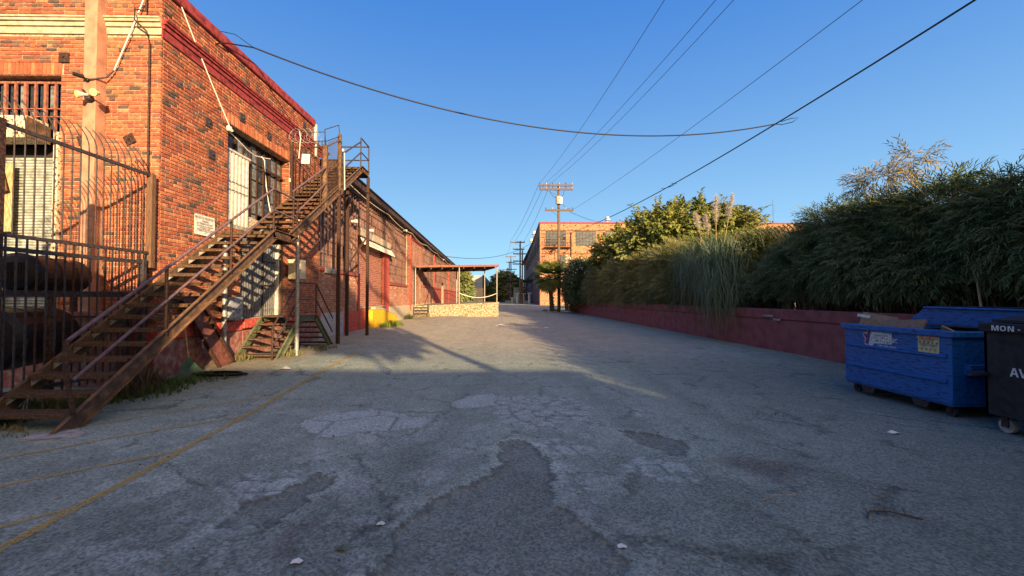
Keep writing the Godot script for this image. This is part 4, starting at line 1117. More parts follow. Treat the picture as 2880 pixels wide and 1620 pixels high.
func build_long_warehouse() -> void:
	M.win_frame = mat(lin(0.15, 0.085, 0.07), 0.75, T.grime, 1.2)
	M.pane_brown = mat(lin(0.31, 0.175, 0.14), 0.5, T.grime, 0.8, {"spec": 0.5})
	M.pane_red = mat(lin(0.43, 0.21, 0.145), 0.6, T.grime, 0.8, {"spec": 0.5})
	M.pane_dark = mat(lin(0.03, 0.03, 0.04), 0.3, T.grime, 0.8, {"spec": 0.6})
	M.pane_blue = mat(lin(0.10, 0.11, 0.16), 0.35, T.grime, 0.8, {"spec": 0.6})
	M.pane_pale = mat(lin(0.5, 0.32, 0.23), 0.7, T.grime, 0.8)
	var b := thing("long_warehouse", "long low brick warehouse with brown steel window bands and a dark eave", "building", P(-6.6, 0, 18))
	var r := RandomNumberGenerator.new(); r.seed = 17
	var st := S()
	bslab(st, 0.05, 60.0, -0.2, 6.3, -0.6, -0.2); bslab(st, 59.4, 60.0, -0.2, 6.45, -16.0, 0.02)
	bslab(st, 0.05, 60.0, 6.3, 6.4, -16.0, -0.2); bslab(st, 0.05, 60.0, -0.2, 6.3, -16.4, -16.0)
	obj("wall", st, M.brick_far, b)
	# brick faces below the sills and on the piers
	var u := Vector3(-0.02829, 0, -0.9996); var n := Vector3(0.9996, 0, -0.02829)
	var o := B(0, 0, -0.012); var list := []
	for e in [[0.0, 4.45, 1.0, 2.62], [9.95, 15.25, 1.0, 2.42], [15.25, 17.85, 1.0, 6.3], [17.9, 22.3, 1.15, 6.25], [22.3, 29.2, 1.2, 2.66]]:
		var holes := []
		if e[0] == 17.9: holes = [Rect2(17.95, 0.8, 0.75, 3.2), Rect2(20.2, 0.8, 0.9, 2.3)]
		list += lay_bricks(o, u, n, e[0], e[1], e[2], e[3], holes, int(e[0] * 10) + 3, 0.013)
		st = S(); bslab(st, e[0], e[1], e[2] - 0.2, e[3], -0.22, -0.016)
		obj("mortar_bed", st, M.mortar, b)
	var tones := [Color(0.47, 0.20, 0.125), Color(0.43, 0.175, 0.11), Color(0.52, 0.27, 0.17), Color(0.38, 0.16, 0.11), Color(0.42, 0.24, 0.17), Color(0.34, 0.2, 0.16), Color(0.55, 0.36, 0.26), Color(0.60, 0.44, 0.34)]
	set_bricks(list, b, 0, tones, M.brick_mats, M.brick_multi)
	# window bands
	sash(b, 0.15, 4.45, 2.69, 6.28, 13, 7, r, 0.10)
	sash(b, 4.55, 9.9, 4.82, 6.28, 14, 3, r, 0.0)
	sash(b, 9.98, 15.2, 2.50, 6.28, 14, 7, r, 0.06)
	sash(b, 22.3, 29.0, 2.72, 6.28, 12, 5, r, 0.22)
	sash(b, 29.6, 58.9, 2.6, 6.28, 32, 5, r, -0.25)
	# red sills and trims
	for e in [[0.0, 4.45, 2.56, 2.69], [9.95, 15.25, 2.36, 2.50], [22.3, 59.4, 2.55, 2.70]]:
		st = S(); bslab(st, e[0], e[1], e[2], e[3], -0.2, 0.07, 0.01); obj("sill", st, M.red_trim, b)
	st = S(); bslab(st, 0.4, 1.9, 2.50, 2.70, -0.1, 0.085, 0.01); obj("sill", st, M.concrete, b)
	st = S(); bslab(st, 8.82, 9.95, 0.3, 4.2, -0.25, 0.035, 0.012); obj("door_pier", st, M.base_paint, b)
	st = S(); bslab(st, 2.7, 2.9, 0.1, 2.5, -0.1, 0.05); bslab(st, 4.25, 4.5, 0.1, 2.6, -0.1, 0.045); obj("pier", st, M.red_trim, b)
	st = S(); bslab(st, 16.0, 16.25, 0.7, 6.4, 0.0, 0.13, 0.02); obj("downpipe", st, M.red_trim, b)
	st = S(); bslab(st, 16.4, 22.2, 5.9, 6.3, -0.1, 0.018); obj("painted_band", st, M.red_trim, b)
	for s in [29.3, 44.0, 59.2]:
		st = S(); bslab(st, s - 0.11, s + 0.11, 0.9, 6.3, -0.2, 0.06, 0.01); obj("pier", st, M.red_trim if s < 59 else M.salmon, b)
	st = S(); bslab(st, 29.5, 59.3, 0.9, 2.55, -0.2, 0.0); obj("lower_wall", st, M.red_trim, b)
	# base
	st = S(); bslab(st, 0.0, 4.5, -0.2, 1.0, -0.2, 0.04, 0.015); obj("base_wall", st, M.base_paint, b)
	st = S(); bslab(st, -0.1, 2.35, 0.05, 1.05, 0.0, 0.06, 0.01); var gp := obj("patch", st, mat(lin(0.42, 0.42, 0.44), 0.9, T.soft, 1.0), b); gp.set_meta("label", "pale grey painted patch on the base")
	st = S(); bslab(st, 4.5, 8.85, -0.2, 1.12, -0.2, 0.05, 0.015); bslab(st, 8.85, 9.95, -0.2, 1.12, -0.2, 0.055, 0.015); obj("base_wall", st, M.base_paint, b)
	st = S(); bslab(st, 4.45, 8.9, 1.123, 1.19, -0.3, 0.08, 0.01); obj("door_sill", st, M.cream, b)
	st = S(); bslab(st, 9.95, 30.0, -0.2, 1.08, -0.2, 0.07, 0.02); obj("base_wall", st, M.base_white, b)
	st = S(); bslab(st, 30.0, 59.4, -0.2, 0.9, -0.2, 0.03, 0.02); obj("base_wall", st, M.base_paint, b)
	# roller door with slats
	var slm := mat(lin(0.52, 0.235, 0.17), 0.65, T.grime, 0.8)
	st = S(); bslab(st, 4.5, 8.82, 1.15, 4.4, -0.24, -0.2); var rd := obj("roller_door", st, M.dark, b)
	var y := 1.2
	while y < 4.35:
		st = S(); bar(st, B(4.55, y + 0.045, -0.17), B(8.78, y + 0.045, -0.17), 0.06, 0.082, 0.018); obj("slat", st, slm, rd); y += 0.09
	st = S(); bslab(st, 8.68, 8.84, 1.19, 4.4, -0.2, -0.06); obj("guide", st, M.rust, rd)
	# panels and awning over it
	var x := 4.4
	for k in 5:
		var w: float = [0.95, 1.0, 1.7, 1.35, 0.7][k]
		st = S(); bslab(st, x, x + w - 0.05, 4.44, 4.80 - (0.04 if k == 4 else 0.0), -0.05, 0.10, 0.015)
		obj("fascia_panel", st, M.cream if k != 1 else M.concrete, b); x += w
	st = S(); bslab(st, 4.4, 10.1, 4.36, 4.44, -0.05, 0.08); obj("awning_rail", st, M.iron_rust, b)
	st = S()
	for k in 40:
		var s0 := 4.3 + k * 0.152
		var bump := 0.03 if k % 2 else 0.0
		var p := [B(s0, 4.38 + bump, 0.06), B(s0 + 0.152, 4.38 + bump, 0.06), B(s0 + 0.152, 4.03 + bump * 0.3, 0.26 + bump), B(s0, 4.03 + bump * 0.3, 0.26 + bump)]
		poly(st, p, Vector3(1, 0.6, 0)); poly(st, [p[0] - Vector3(0, 0.01, 0), p[1] - Vector3(0, 0.01, 0), p[2] - Vector3(0, 0.01, 0), p[3] - Vector3(0, 0.01, 0)], Vector3(-0.4, -1, 0))
		if k > 0: poly(st, [B(s0, 4.38, 0.06), B(s0, 4.41, 0.06), B(s0, 4.04, 0.29), B(s0, 4.03, 0.26)], Vector3(0, 0, 1))
	obj("awning", st, mat(lin(0.62, 0.60, 0.52), 0.6, T.grime, 0.9), b)
	# eave with gutter and slack wires under it
	st = S(); bslab(st, 0.6, 60.2, 6.36, 6.62, -0.4, 0.34, 0.01); obj("eave", st, mat(lin(0.07, 0.045, 0.04), 0.7, T.grime, 0.8), b)
	st = S(); bslab(st, 0.6, 60.2, 6.625, 6.68, -0.4, 0.42, 0.01); obj("roof_edge", st, M.iron_rust, b)
	st = S()
	for k in 7: tube(st, sag(B(2.0 + k * 7.0, 6.3, 0.2), B(9.0 + k * 7.0, 6.28, 0.22), 0.12 + 0.05 * (k % 3), 8), 0.02, 5)
	obj("slack_wires", st, M.cable_white, b)
	st = S()
	for k in 7: tube(st, sag(B(1.5 + k * 7.0, 6.32, 0.14), B(8.5 + k * 7.0, 6.3, 0.16), 0.2, 8), 0.03, 5)
	obj("slack_wires", st, M.black, b)
	for s in [3.4, 5.9, 14.0, 36.0]:
		st = S(); tube(st, [B(s, 4.9 if s < 7 else 6.2, 0.0), B(s, 4.9 if s < 7 else 6.15, 0.25)], 0.05, 8, 0.09); obj("wall_lamp", st, M.white_metal, b)
	# dark doorways by the dock
	st = S(); bslab(st, 17.95, 18.7, 1.15, 4.0, -0.3, -0.16); obj("doorway", st, M.dark, b)
	st = S(); bslab(st, 18.05, 18.25, 1.15, 3.95, -0.16, 0.02); obj("door_frame", st, M.green_metal, b)
	st = S(); bslab(st, 20.2, 21.1, 1.15, 3.1, -0.2, -0.1); obj("door", st, M.door_grey, b)
	# yellow kerb block
	st = S(); prism(st, pv([5.5, -0.1, 10.6, -0.1, 10.75, 0.42, 10.2, 0.62, 8.4, 0.86, 7.0, 1.02, 5.9, 1.06, 5.5, 1.0]), B(0, 0, 0.08), u, Vector3.UP, n * 0.26)
	single("yellow_ramp_wall", st, M.yellow, B(8, 0, 0.4), "yellow painted sloping concrete ramp wall beside the roller door", "ramp")
	st = S(); prism(st, pv([5.9, 1.063, 7.0, 1.023, 8.4, 0.863, 10.2, 0.623, 10.75, 0.423, 10.78, 0.50, 10.2, 0.72, 8.4, 0.97, 7.0, 1.12, 5.9, 1.15]), B(0, 0, 0.14), u, Vector3.UP, n * 0.22)
	single("broken_ramp_top", st, M.cream, B(8, 0.9, 0.5), "broken cream concrete edge along the top of the yellow ramp wall", "kerb")

# ---------------------------------------------------------------- dock with its canopy
func build_dock() -> void:
	var A := P(-7.0, 0.1, 32.6); var C := P(-0.52, 0.18, 34.5)
	var u := (C - A); u.y = 0.0; var L := u.length(); u = u.normalized()
	var back := Vector3(u.z, 0, -u.x)
	if back.z > 0.0: back = -back
	var t := thing("loading_dock", "pale concrete loading dock jutting out from the long warehouse", "loading dock", (A + C) * 0.5)
	var st := S()
	var top0 := 0.98; var top1 := 1.255
	prism(st, pv([0, -0.2, L, -0.2, L, top1 - 0.13, 0, top0 - 0.13]), Vector3(A.x, 0, A.z), u, Vector3.UP, back * 9.0)
	obj("dock_wall", st, M.dock, t)
	st = S(); prism(st, pv([-0.02, top0 - 0.128, L + 0.04, top1 - 0.128, L + 0.04, top1, -0.02, top0]), Vector3(A.x, 0, A.z) - back * 0.03, u, Vector3.UP, back * 9.05)
	obj("dock_top", st, M.dock, t)
	var c := thing("dock_canopy", "flat salmon edged metal canopy on thin posts over the loading dock", "canopy", (A + C) * 0.5 + back * 1.5)
	var at := func(x: float, y: float, b: float) -> Vector3: return Vector3(A.x, 0, A.z) + u * x + Vector3.UP * y + back * b
	st = S(); prism(st, pv([0.0, 3.98, L - 0.05, 4.22, L - 0.05, 4.27, 0.0, 4.03]), at.call(0, 0.0, -0.1), u, Vector3.UP, back * 4.4); obj("roof_sheet", st, M.dark, c)
	st = S(); prism(st, pv([0.0, 3.91, L, 4.14, L, 4.30, 0.0, 4.07]), at.call(0, 0, -0.16), u, Vector3.UP, back * 0.06); obj("fascia", st, mat(lin(0.25, 0.105, 0.08), 0.8, T.grime, 1.0), c)
	st = S(); prism(st, pv([0.0, 3.80, L, 4.04, L, 4.25, 0.0, 4.0]), at.call(0, 0, 4.3), u, Vector3.UP, back * 0.06); obj("fascia", st, M.timber, c)
	for k in 8:
		var x := 0.5 + k * (L - 0.8) / 7.0
		st = S(); bar(st, at.call(x, 3.87 + x * 0.036, -0.05), at.call(x, 3.87 + x * 0.036, 4.25), 0.08, 0.2); obj("joist", st, M.iron, c)
	for e in [[0.18, 0.05, 0.05], [3.55, 0.0, 0.045], [3.95, 3.5, 0.045], [L - 0.12, 0.05, 0.05], [L - 0.3, 3.5, 0.045]]:
		var yb: float = lerpf(top0, top1, e[0] / L)
		st = S(); tube(st, [at.call(e[0], yb, e[1]), at.call(e[0], 3.93 + e[0] * 0.036, e[1])], e[2], 8); obj("post", st, M.galv, c)
	st = S(); tube(st, sag(at.call(3.55, 2.0, 0.0), at.call(L - 0.12, 1.98, 0.05), 0.36, 16), 0.025, 6)
	single("slack_rope", st, M.cable_white, at.call(4.5, 1.6, 0.0), "pale slack rope hung between the canopy posts above the dock", "rope")
	# steel steps up to the dock
	var s := thing("dock_steps", "small grey steel steps leaning on the left end of the loading dock", "staircase", at.call(0.6, 0.1, -0.5))
	for x in [0.05, 1.15]:
		st = S(); bar(st, at.call(x, 0.12, -0.75), at.call(x, 1.0, -0.05), 0.05, 0.14); obj("stringer", st, M.iron, s)
	for k in 4:
		st = S(); box(st, at.call(0.6, 0.28 + k * 0.2, -0.62 + k * 0.16), Vector3(1.1, 0.05, 0.22), dirbasis(u)); obj("tread", st, M.iron, s)
	st = S(); tube(st, [at.call(1.12, 0.95, -0.1), at.call(1.15, 1.9, 0.1), at.call(1.25, 2.2, 0.9)], 0.025, 6); obj("handrail", st, M.iron_rust, s)
	st = S(); tube(st, [at.call(0.85, 0.98, 0.0), at.call(1.2, 1.95, 0.5)], 0.025, 6); obj("handrail", st, M.iron_rust, s)
	# things standing behind on the dock
	st = S(); tube(st, [at.call(3.0, 1.05, 5.5), at.call(3.0, 2.7, 5.5)], 0.13, 10, 0.11); tube(st, [at.call(3.0, 2.6, 5.5), at.call(3.0, 3.0, 5.5)], 0.07, 8)
	single("vent_pipe", st, M.salmon, at.call(3.0, 1.05, 5.5), "salmon standing vent pipe with white top near the warehouse wall beyond the dock", "pipe")
	var h := thing("yard_railing", "low dark steel hand railing sloping down beyond the dock", "railing", at.call(4.0, 1.0, 6.5))
	for e in [[3.4, 6.0, 2.1, 1.05], [4.9, 6.6, 1.5, 1.0]]:
		st = S(); tube(st, [at.call(e[0], e[3], e[1]), at.call(e[0], e[2], e[1])], 0.03, 6); obj("post", st, M.iron, h)
	st = S(); tube(st, [at.call(3.4, 2.1, 6.0), at.call(4.9, 1.5, 6.6)], 0.03, 6); tube(st, [at.call(3.4, 1.6, 6.0), at.call(4.9, 1.1, 6.6)], 0.025, 6); obj("rail", st, M.iron, h)

# ---------------------------------------------------------------- far buildings
func build_far_buildings() -> void:
	# orange brick factory on the right
	var b := thing("orange_brick_factory", "tall orange brick factory with steel windows and a fire escape behind the trees", "building", P(15, 0.3, 95))
	var st := S()
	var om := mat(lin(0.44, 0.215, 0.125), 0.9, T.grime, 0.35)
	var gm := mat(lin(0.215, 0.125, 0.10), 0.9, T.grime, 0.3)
	slab(st, 6.2, 70, 0.0, 14.75, 75, 78); obj("front_wall", st, om, b)
	st = S()
	var uq := Vector3(0.015, 0, -1).normalized(); var nq := Vector3(-1, 0, -0.015).normalized()
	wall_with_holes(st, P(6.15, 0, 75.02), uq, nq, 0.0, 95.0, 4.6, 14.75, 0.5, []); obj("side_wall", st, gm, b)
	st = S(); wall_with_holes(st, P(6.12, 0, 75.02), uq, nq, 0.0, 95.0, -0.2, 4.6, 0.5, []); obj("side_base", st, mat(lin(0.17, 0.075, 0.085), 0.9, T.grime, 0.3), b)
	st = S(); slab(st, 6.3, 70, 14.3, 14.6, 78, 165); slab(st, 60, 70, 0, 14.6, 78, 165); obj("roof", st, gm, b)
	st = S(); slab(st, 6.0, 70, 14.75, 15.0, 74.9, 75.4, 0.03); wall_with_holes(st, P(6.05, 0, 75.02), uq, nq, 0.4, 95.0, 14.75, 15.0, 0.5, []); obj("coping", st, M.red, b)
	for y in [13.5, 9.4, 8.9, 12.9, 12.3]:
		st = S(); slab(st, 6.4, 70.0 if y in [13.5, 9.4] else 7.15, y - 0.06, y + 0.08, 74.9, 75.0); obj("string_course", st, M.rust, b)
	for e in [[7.28, 10.74, 10.82, 13.34], [12.57, 16.04, 10.9, 13.34], [17.9, 21.3, 10.9, 13.34], [23.2, 26.7, 10.9, 13.34], [9.3, 10.8, 6.5, 9.15]]:
		st = S(); slab(st, e[0] - 0.05, e[1] + 0.05, e[2] - 0.05, e[3] + 0.05, 74.93, 75.02); var w := obj("window", st, M.rust_dark, b)
		var nc := maxi(3, int((e[1] - e[0]) / 0.5)); var nr := int((e[3] - e[2]) / 0.5)
		for i in nc:
			for j in nr:
				st = S(); slab(st, lerpf(e[0], e[1], float(i) / nc) + 0.03, lerpf(e[0], e[1], float(i + 1) / nc) - 0.03, lerpf(e[2], e[3], float(j) / nr) + 0.03, lerpf(e[2], e[3], float(j + 1) / nr) - 0.03, 74.90, 74.935)
				obj("pane", st, M.dark if (e[0] < 8.0 and i == nc - 1 and j == nr - 3) else M.glass_far, w)
	for k in 18:
		st = S(); var x := 8.3 + (k % 6) * 2.1; var y: float = [14.45, 13.6, 9.65][k / 6]
		slab(st, x - 0.09, x + 0.09, y - 0.08, y + 0.08, 74.86, 75.0); obj("tie_plate", st, M.iron_rust, b)
	for k in 13:   # tall windows along the alley side
		for f in 2:
			var s := 2.0 + k * 5.2
			var y0: float = [4.9, 9.9][f]
			st = S(); var c := P(6.15, 0, 75.02) + uq * s
			box(st, c + Vector3(0, y0 + 1.6, 0) - nq * 0.02 + nq * 0.06, Vector3(0.95, 2.3, 0.1), Basis(uq, Vector3.UP, uq.cross(Vector3.UP)))
			obj("side_window", st, M.dark, b)
	st = S(); slab(st, 11.62, 11.75, 7.0, 13.2, 74.75, 74.98); obj("downpipe", st, M.rust_dark, b)
	st = S(); slab(st, 8.85, 9.35, 4.0, 11.4, 74.8, 75.0); obj("pier", st, om, b)
	# fire escape
	var f := thing("fire_escape", "rusty fire escape balcony on the orange brick factory below its first window", "fire escape", P(9.2, 10.4, 74.5))
	st = S(); slab(st, 6.9, 11.6, 10.4, 10.52, 73.9, 74.9); obj("platform", st, M.iron_rust, f)
	for y in [11.2, 11.75]:
		st = S(); tube(st, [P(6.9, y, 74.9), P(6.9, y, 73.9), P(11.6, y, 73.9), P(11.6, y, 74.9)], 0.03, 5); obj("rail", st, M.iron_rust, f)
	for k in 13:
		st = S(); tube(st, [P(6.9 + k * 0.392, 10.5, 73.9), P(6.9 + k * 0.392, 11.75, 73.9)], 0.022, 5); obj("baluster", st, M.iron_rust, f)
	for x in [7.0, 7.7]:
		st = S(); tube(st, [P(x, 7.5, 74.3), P(x, 12.3 if x > 7.5 else 11.9, 74.3)], 0.03, 5); obj("ladder_rail", st, M.iron_rust, f)
	for e in [[7.0, 8.2], [8.3, 9.7], [11.4, 10.3]]:
		st = S(); bar(st, P(e[0], 10.4, 73.95), P(e[1], 9.2, 74.9), 0.06, 0.06); obj("brace", st, M.iron_rust, f)
	st = S(); bar(st, P(8.6, 10.5, 74.2), P(10.0, 12.3, 74.5), 0.05, 0.12); obj("stair_rail", st, M.iron_rust, f)
	st = S(); bar(st, P(8.1, 9.8, 74.6), P(8.8, 10.2, 74.8), 0.3, 0.3); obj("drop_step", st, M.dark, f)
	# vents on its roof
	for e in [[18.3, 75.5, "round white vent on the factory roof above its second window", 0.5], [6.35, 92.0, "white vent on the factory roof edge nearest the alley corner", 0.55], [6.5, 104.0, "white vent farther along the factory roof edge", 0.55], [29.5, 76.5, "white vent on the factory roof between the two trees", 0.55], [44.5, 76.0, "white vent on the factory roof left of the bamboo", 0.55]]:
		st = S(); tube(st, [P(e[0], 14.7, e[1]), P(e[0], 15.5, e[1])], 0.12, 8); tube(st, [P(e[0], 15.4, e[1]), P(e[0], 15.6, e[1]), P(e[0], 15.9, e[1]), P(e[0], 16.05, e[1])], e[3], 12, e[3] * 0.6)
		single("roof_vent", st, M.white_metal, P(e[0], 14.7, e[1]), e[2], "vent", "white vents along the factory roof")
	# low part with a canopy farther down the alley
	var l := thing("far_loading_dock", "distant loading dock with dark flat canopy against the orange factory", "loading dock", P(2.5, 0.4, 101))
	st = S(); slab(st, 0.1, 6.2, -0.2, 0.95, 100, 108, 0.05); obj("dock_wall", st, M.concrete, l)
	st = S(); slab(st, -0.5, 6.9, 5.45, 5.9, 99.6, 108, 0.03); obj("canopy_roof", st, M.black, l)
	for x in [0.35, 5.0]:
		st = S(); tube(st, [P(x, 0.4, 100.1), P(x, 5.5, 100.1)], 0.07, 6); obj("post", st, M.iron, l)
	st = S(); tube(st, [P(0.3, 3.0, 100), P(5.8, 3.15, 100)], 0.04, 5); obj("cross_pipe", st, M.galv, l)
	var lb := ["white capped bollard leftmost before the far dock", "white capped bollard standing next to the dark recess of the far dock", "white gas meter stand nearest the dock corner", "white tall meter pipe right of the far dock"]
	for k in 4:
		var e: Array = [[2.9, 98.0, 2.6, 0.32], [4.1, 95.0, 2.5, 0.30], [5.3, 92.0, 2.6, 0.34], [1.7, 99.0, 1.6, 0.24]][k]
		st = S(); tube(st, [P(e[0], 0.3, e[1]), P(e[0], e[2], e[1])], e[3], 8, e[3] * 0.8); tube(st, [P(e[0] - 0.5, e[2], e[1]), P(e[0] + 0.5, e[2], e[1])], 0.12, 6)
		single("utility_bollard", st, M.white_metal, P(e[0], 0.3, e[1]), lb[k], "bollard", "white utility stands by the far dock")
	st = S(); slab(st, 2.2, 3.6, 0.95, 4.3, 106, 107, 0.1); single("white_transformer", st, M.white_metal, P(2.9, 0.95, 106), "tall white equipment cabinet standing on the far dock under its canopy", "cabinet")
	st = S(); slab(st, 3.1, 6.2, 0.2, 9.5, 170, 180); single("grey_block", st, M.concrete, P(4.6, 0.2, 175), "plain pale grey block rising beyond the far canopy", "building")
	# grey sheet metal yard at the end of the alley
	var g := thing("sheet_metal_shed", "distant grey sheet metal shed with a dark side wall seen under the dock canopy", "building", P(-9, 0.3, 120))
	st = S(); slab(st, -14.0, -6.2, 0, 7.8, 118, 119); obj("front_sheet", st, mat(lin(0.38, 0.42, 0.46), 0.6, T.grime, 0.5), g)
	st = S(); slab(st, -6.2, -5.9, 0, 8.0, 118, 150); obj("side_sheet", st, M.iron, g)
	for k in 4:
		st = S(); slab(st, -14, -6.2, 1.9 + k * 1.9, 1.97 + k * 1.9, 117.9, 118); obj("seam", st, M.galv, g)
	st = S(); slab(st, -13.0, -8.2, 0.2, 3.4, 100, 100.2); single("timber_yard_fence", st, M.timber, P(-10.6, 0.2, 100), "brown board fence before the distant grey shed", "fence")
	st = S(); slab(st, -8.2, -4.9, 0.2, 3.9, 100, 100.2); single("dark_yard_fence", st, M.iron, P(-6.5, 0.2, 100), "dark board fence right of the brown one before the distant shed", "fence")
	st = S(); slab(st, -14.2, -10.0, 3.5, 8.3, 135, 136); single("salmon_building", st, M.salmon, P(-12, 0, 135), "small pale salmon building behind the distant grey shed", "building")
	st = S(); slab(st, -3.2, -1.2, 0.3, 2.2, 150, 155, 0.2); single("blue_container", st, M.blue_bin, P(-2.2, 0.3, 150), "small blue container parked far down the alley", "container")
	st = S(); slab(st, -9, 2, 0.3, 3.6, 190, 191); single("pale_far_wall", st, M.cream, P(-3, 0.3, 190), "pale wall closing the far end of the alley", "wall")
	st = S(); tube(st, [P(-7.9, 5.4, 99), P(-7.9, 6.2, 99)], 0.45, 10); tube(st, [P(-7.9, 0.3, 99), P(-7.9, 5.4, 99)], 0.1, 6); single("yard_lamp", st, M.white_metal, P(-7.9, 0.3, 99), "round white lamp on a post before the distant shed", "lamp post")
	# aerial on the long roof
	var an := thing("roof_aerial", "thin television aerial on the far end of the long roof", "aerial", B(50, 6.6, -2.0))
	st = S(); tube(st, [B(50, 6.5, -2), B(50, 8.2, -2)], 0.03, 5); obj("mast", st, M.galv, an)
	st = S(); tube(st, [B(50, 8.1, -2) + Vector3(-0.6, 0, 0), B(50, 8.1, -2) + Vector3(2.4, -0.1, 0)], 0.02, 4)
	for k in 9: tube(st, [B(50, 7.8, -2) + Vector3(-0.5 + k * 0.35, 0, 0), B(50, 8.5, -2) + Vector3(-0.5 + k * 0.35, -0.1, 0)], 0.012, 4)
	obj("rods", st, M.galv, an)
	# across the lot behind the viewpoint: its shade lies over the foreground
	var rear := thing("rear_warehouse", "brick warehouse across the lot whose shade lies over the foreground", "building", P(-4, 0, -16))
	st = S(); slab(st, -22, 3.2, -0.2, 6.95, -24, -12.0); slab(st, 3.2, 11.0, -0.2, 5.45, -24, -12.0); obj("wall", st, M.brick_far, rear)
	st = S(); slab(st, -22.1, 3.3, 6.95, 7.05, -24.1, -11.9); slab(st, 3.3, 11.1, 5.45, 5.6, -24.1, -11.9); obj("coping", st, M.red, rear)

# ---------------------------------------------------------------- right-hand wall
func build_wall_right() -> void:
	var t := thing("retaining_wall", "long low dark red painted retaining wall under the hedges", "wall", P(8.2, 0, 28))
	var A := P(8.45, 0, 2.0); var C := P(7.60, 0, 47.9)
	var u := C - A; var L := u.length(); u = u.normalized(); var n := Vector3(-1, 0, -0.0185).normalized()
	var bs := Basis(u, Vector3.UP, u.cross(Vector3.UP))
	var st := S(); box(st, (A + C) * 0.5 + Vector3(0, 0.42, 0) - n * 0.15, Vector3(L, 1.04, 0.3), bs, 0.02); obj("wall", st, M.wall_red, t)
	st = S(); box(st, (A + C) * 0.5 + Vector3(0, 1.105, 0) - n * 0.14, Vector3(L + 0.03, 0.32, 0.33), bs, 0.03); obj("coping", st, M.wall_red, t)
	var gm := mat(lin(0.32, 0.30, 0.29), 0.9, T.grime, 1.5)
	for e in [[13.3, 0.52, 1.05, 0.07], [12.9, 0.36, 0.95, 0.06]]:
		st = S(); box(st, P(8.275 - (e[0] - 10.3) * 0.0185 - 0.034, e[2], e[0] - 0.15), Vector3(e[1], e[3], 0.01), Basis(u, Vector3.UP, u.cross(Vector3.UP))); var pt := obj("bare_patch", st, gm, t); pt.set_meta("label", "pale patch where the red paint has flaked off")
	st = S(); box(st, A + Vector3(0, 0.6, 0) + u * (L - 0.05), Vector3(0.2, 1.1, 0.4), bs, 0.02); obj("end_block", st, M.concrete, t)
	# planting bed
	st = S(); box(st, (A + C) * 0.5 + Vector3(0, 0.52, 0) - n * 2.1, Vector3(L, 1.2, 3.6), bs); var so := obj("planting_bed", st, mat(lin(0.05, 0.04, 0.03), 0.95, T.grime, 0.8), self); so.set_meta("kind", "structure")
	# black bar fence within the hedges
	var f := thing("black_bar_fence", "tall black iron bar fence with curved tops half hidden in the hedge", "fence", P(9.3, 1.1, 25))
	for y in [1.5, 3.05]:
		st = S(); bar(st, P(9.55, y, 5.0), P(9.0, y, 42.0), 0.05, 0.06); obj("rail", st, M.black, f)
	var d := 9.0
	while d < 41.0:
		var x := 9.55 - (d - 5.0) * 0.0149
		if fmod(d, 3.0) > 0.0 and (absf(d - 14.6) < 1.2 or absf(d - 22.0) < 1.0 or absf(d - 33.0) < 1.3 or absf(d - 12.2) < 0.5):
			var tall := 4.0 if d < 16.0 else 3.4
			st = S(); tube(st, [P(x, 1.1, d), P(x, tall - 0.5, d), P(x - 0.03, tall - 0.3, d), P(x - 0.12, tall - 0.12, d), P(x - 0.28, tall, d)], 0.026, 6); obj("fence_bar", st, M.black, f)
		d += 0.21
	var bf := thing("dark_board_fence", "dark board fence standing close behind the bamboo and hedges, run on unseen to block sun", "fence", P(9.8, 1.05, 9.0))
	var bm := BoxMesh.new(); bm.size = Vector3(0.03, 1.0, 0.29)
	for k in 190:
		var bd := -12.0 + k * 0.30
		var y0 := 0.0 if bd < -6.0 else 1.05; var y1 := 4.1 if bd < -5.6 else (3.5 if bd < 10.9 else 3.1)  # stretch behind the viewpoint is added, unseen and raised to block sun streaks
		var mi := MeshInstance3D.new(); mi.name = numbered(bf, "board"); mi.mesh = bm; mi.material_override = M.black; bf.add_child(mi)
		mi.transform = Transform3D(Basis().scaled(Vector3(1, y1 - y0, 1)), P(9.73 + 0.006 * (k % 3) + (0.25 if bd > 13.0 else 0.0), (y0 + y1) * 0.5, bd) - gpos(bf))
	st = S()
	for k in 7: slab(st, 9.5, 9.53, 1.1, 3.25 + 0.06 * (k % 3), 13.0 + k * 0.42, 13.0 + k * 0.42 + 0.34)
	single("pale_board_fence", st, M.concrete, P(9.5, 1.1, 14), "weathered pale grey board fence showing between the pampas grass and the bamboo", "fence")
	st = S(); bar(st, P(9.4, 3.33, 13.6), P(9.4, 3.95, 11.2), 0.06, 0.09); single("sloping_rail", st, M.black, P(9.4, 3.3, 12.5), "dark sloping rail running up into the bamboo above the pale boards", "rail")
	# gate of dark boards beside the pole, with two canes
	st = S()
	for k in 5: slab(st, 6.62 + k * 0.22, 6.62 + k * 0.22 + 0.2, 0.2, 2.1, 46.9 + 0.02 * (k % 2), 46.95 + 0.02 * (k % 2))
	single("dark_gate", st, M.timber, P(7.1, 0.2, 46.9), "dark board gate between the near utility pole and the red wall", "gate")
	for k in 2:
		st = S(); tube(st, [P(7.62 + k * 0.22, 0.2, 46.0 - k * 0.6), P(7.25 + k * 0.2, 2.6, 46.6 - k * 0.5)], 0.05, 6)
		single("leaning_cane", st, M.plywood, P(7.62 + k * 0.22, 0.2, 46.0 - k), ["pale bare stem leaning by the end of the red wall, left one", "pale bare stem touching the end of the red wall, right one"][k], "cane", "pale stems at the end of the red wall")

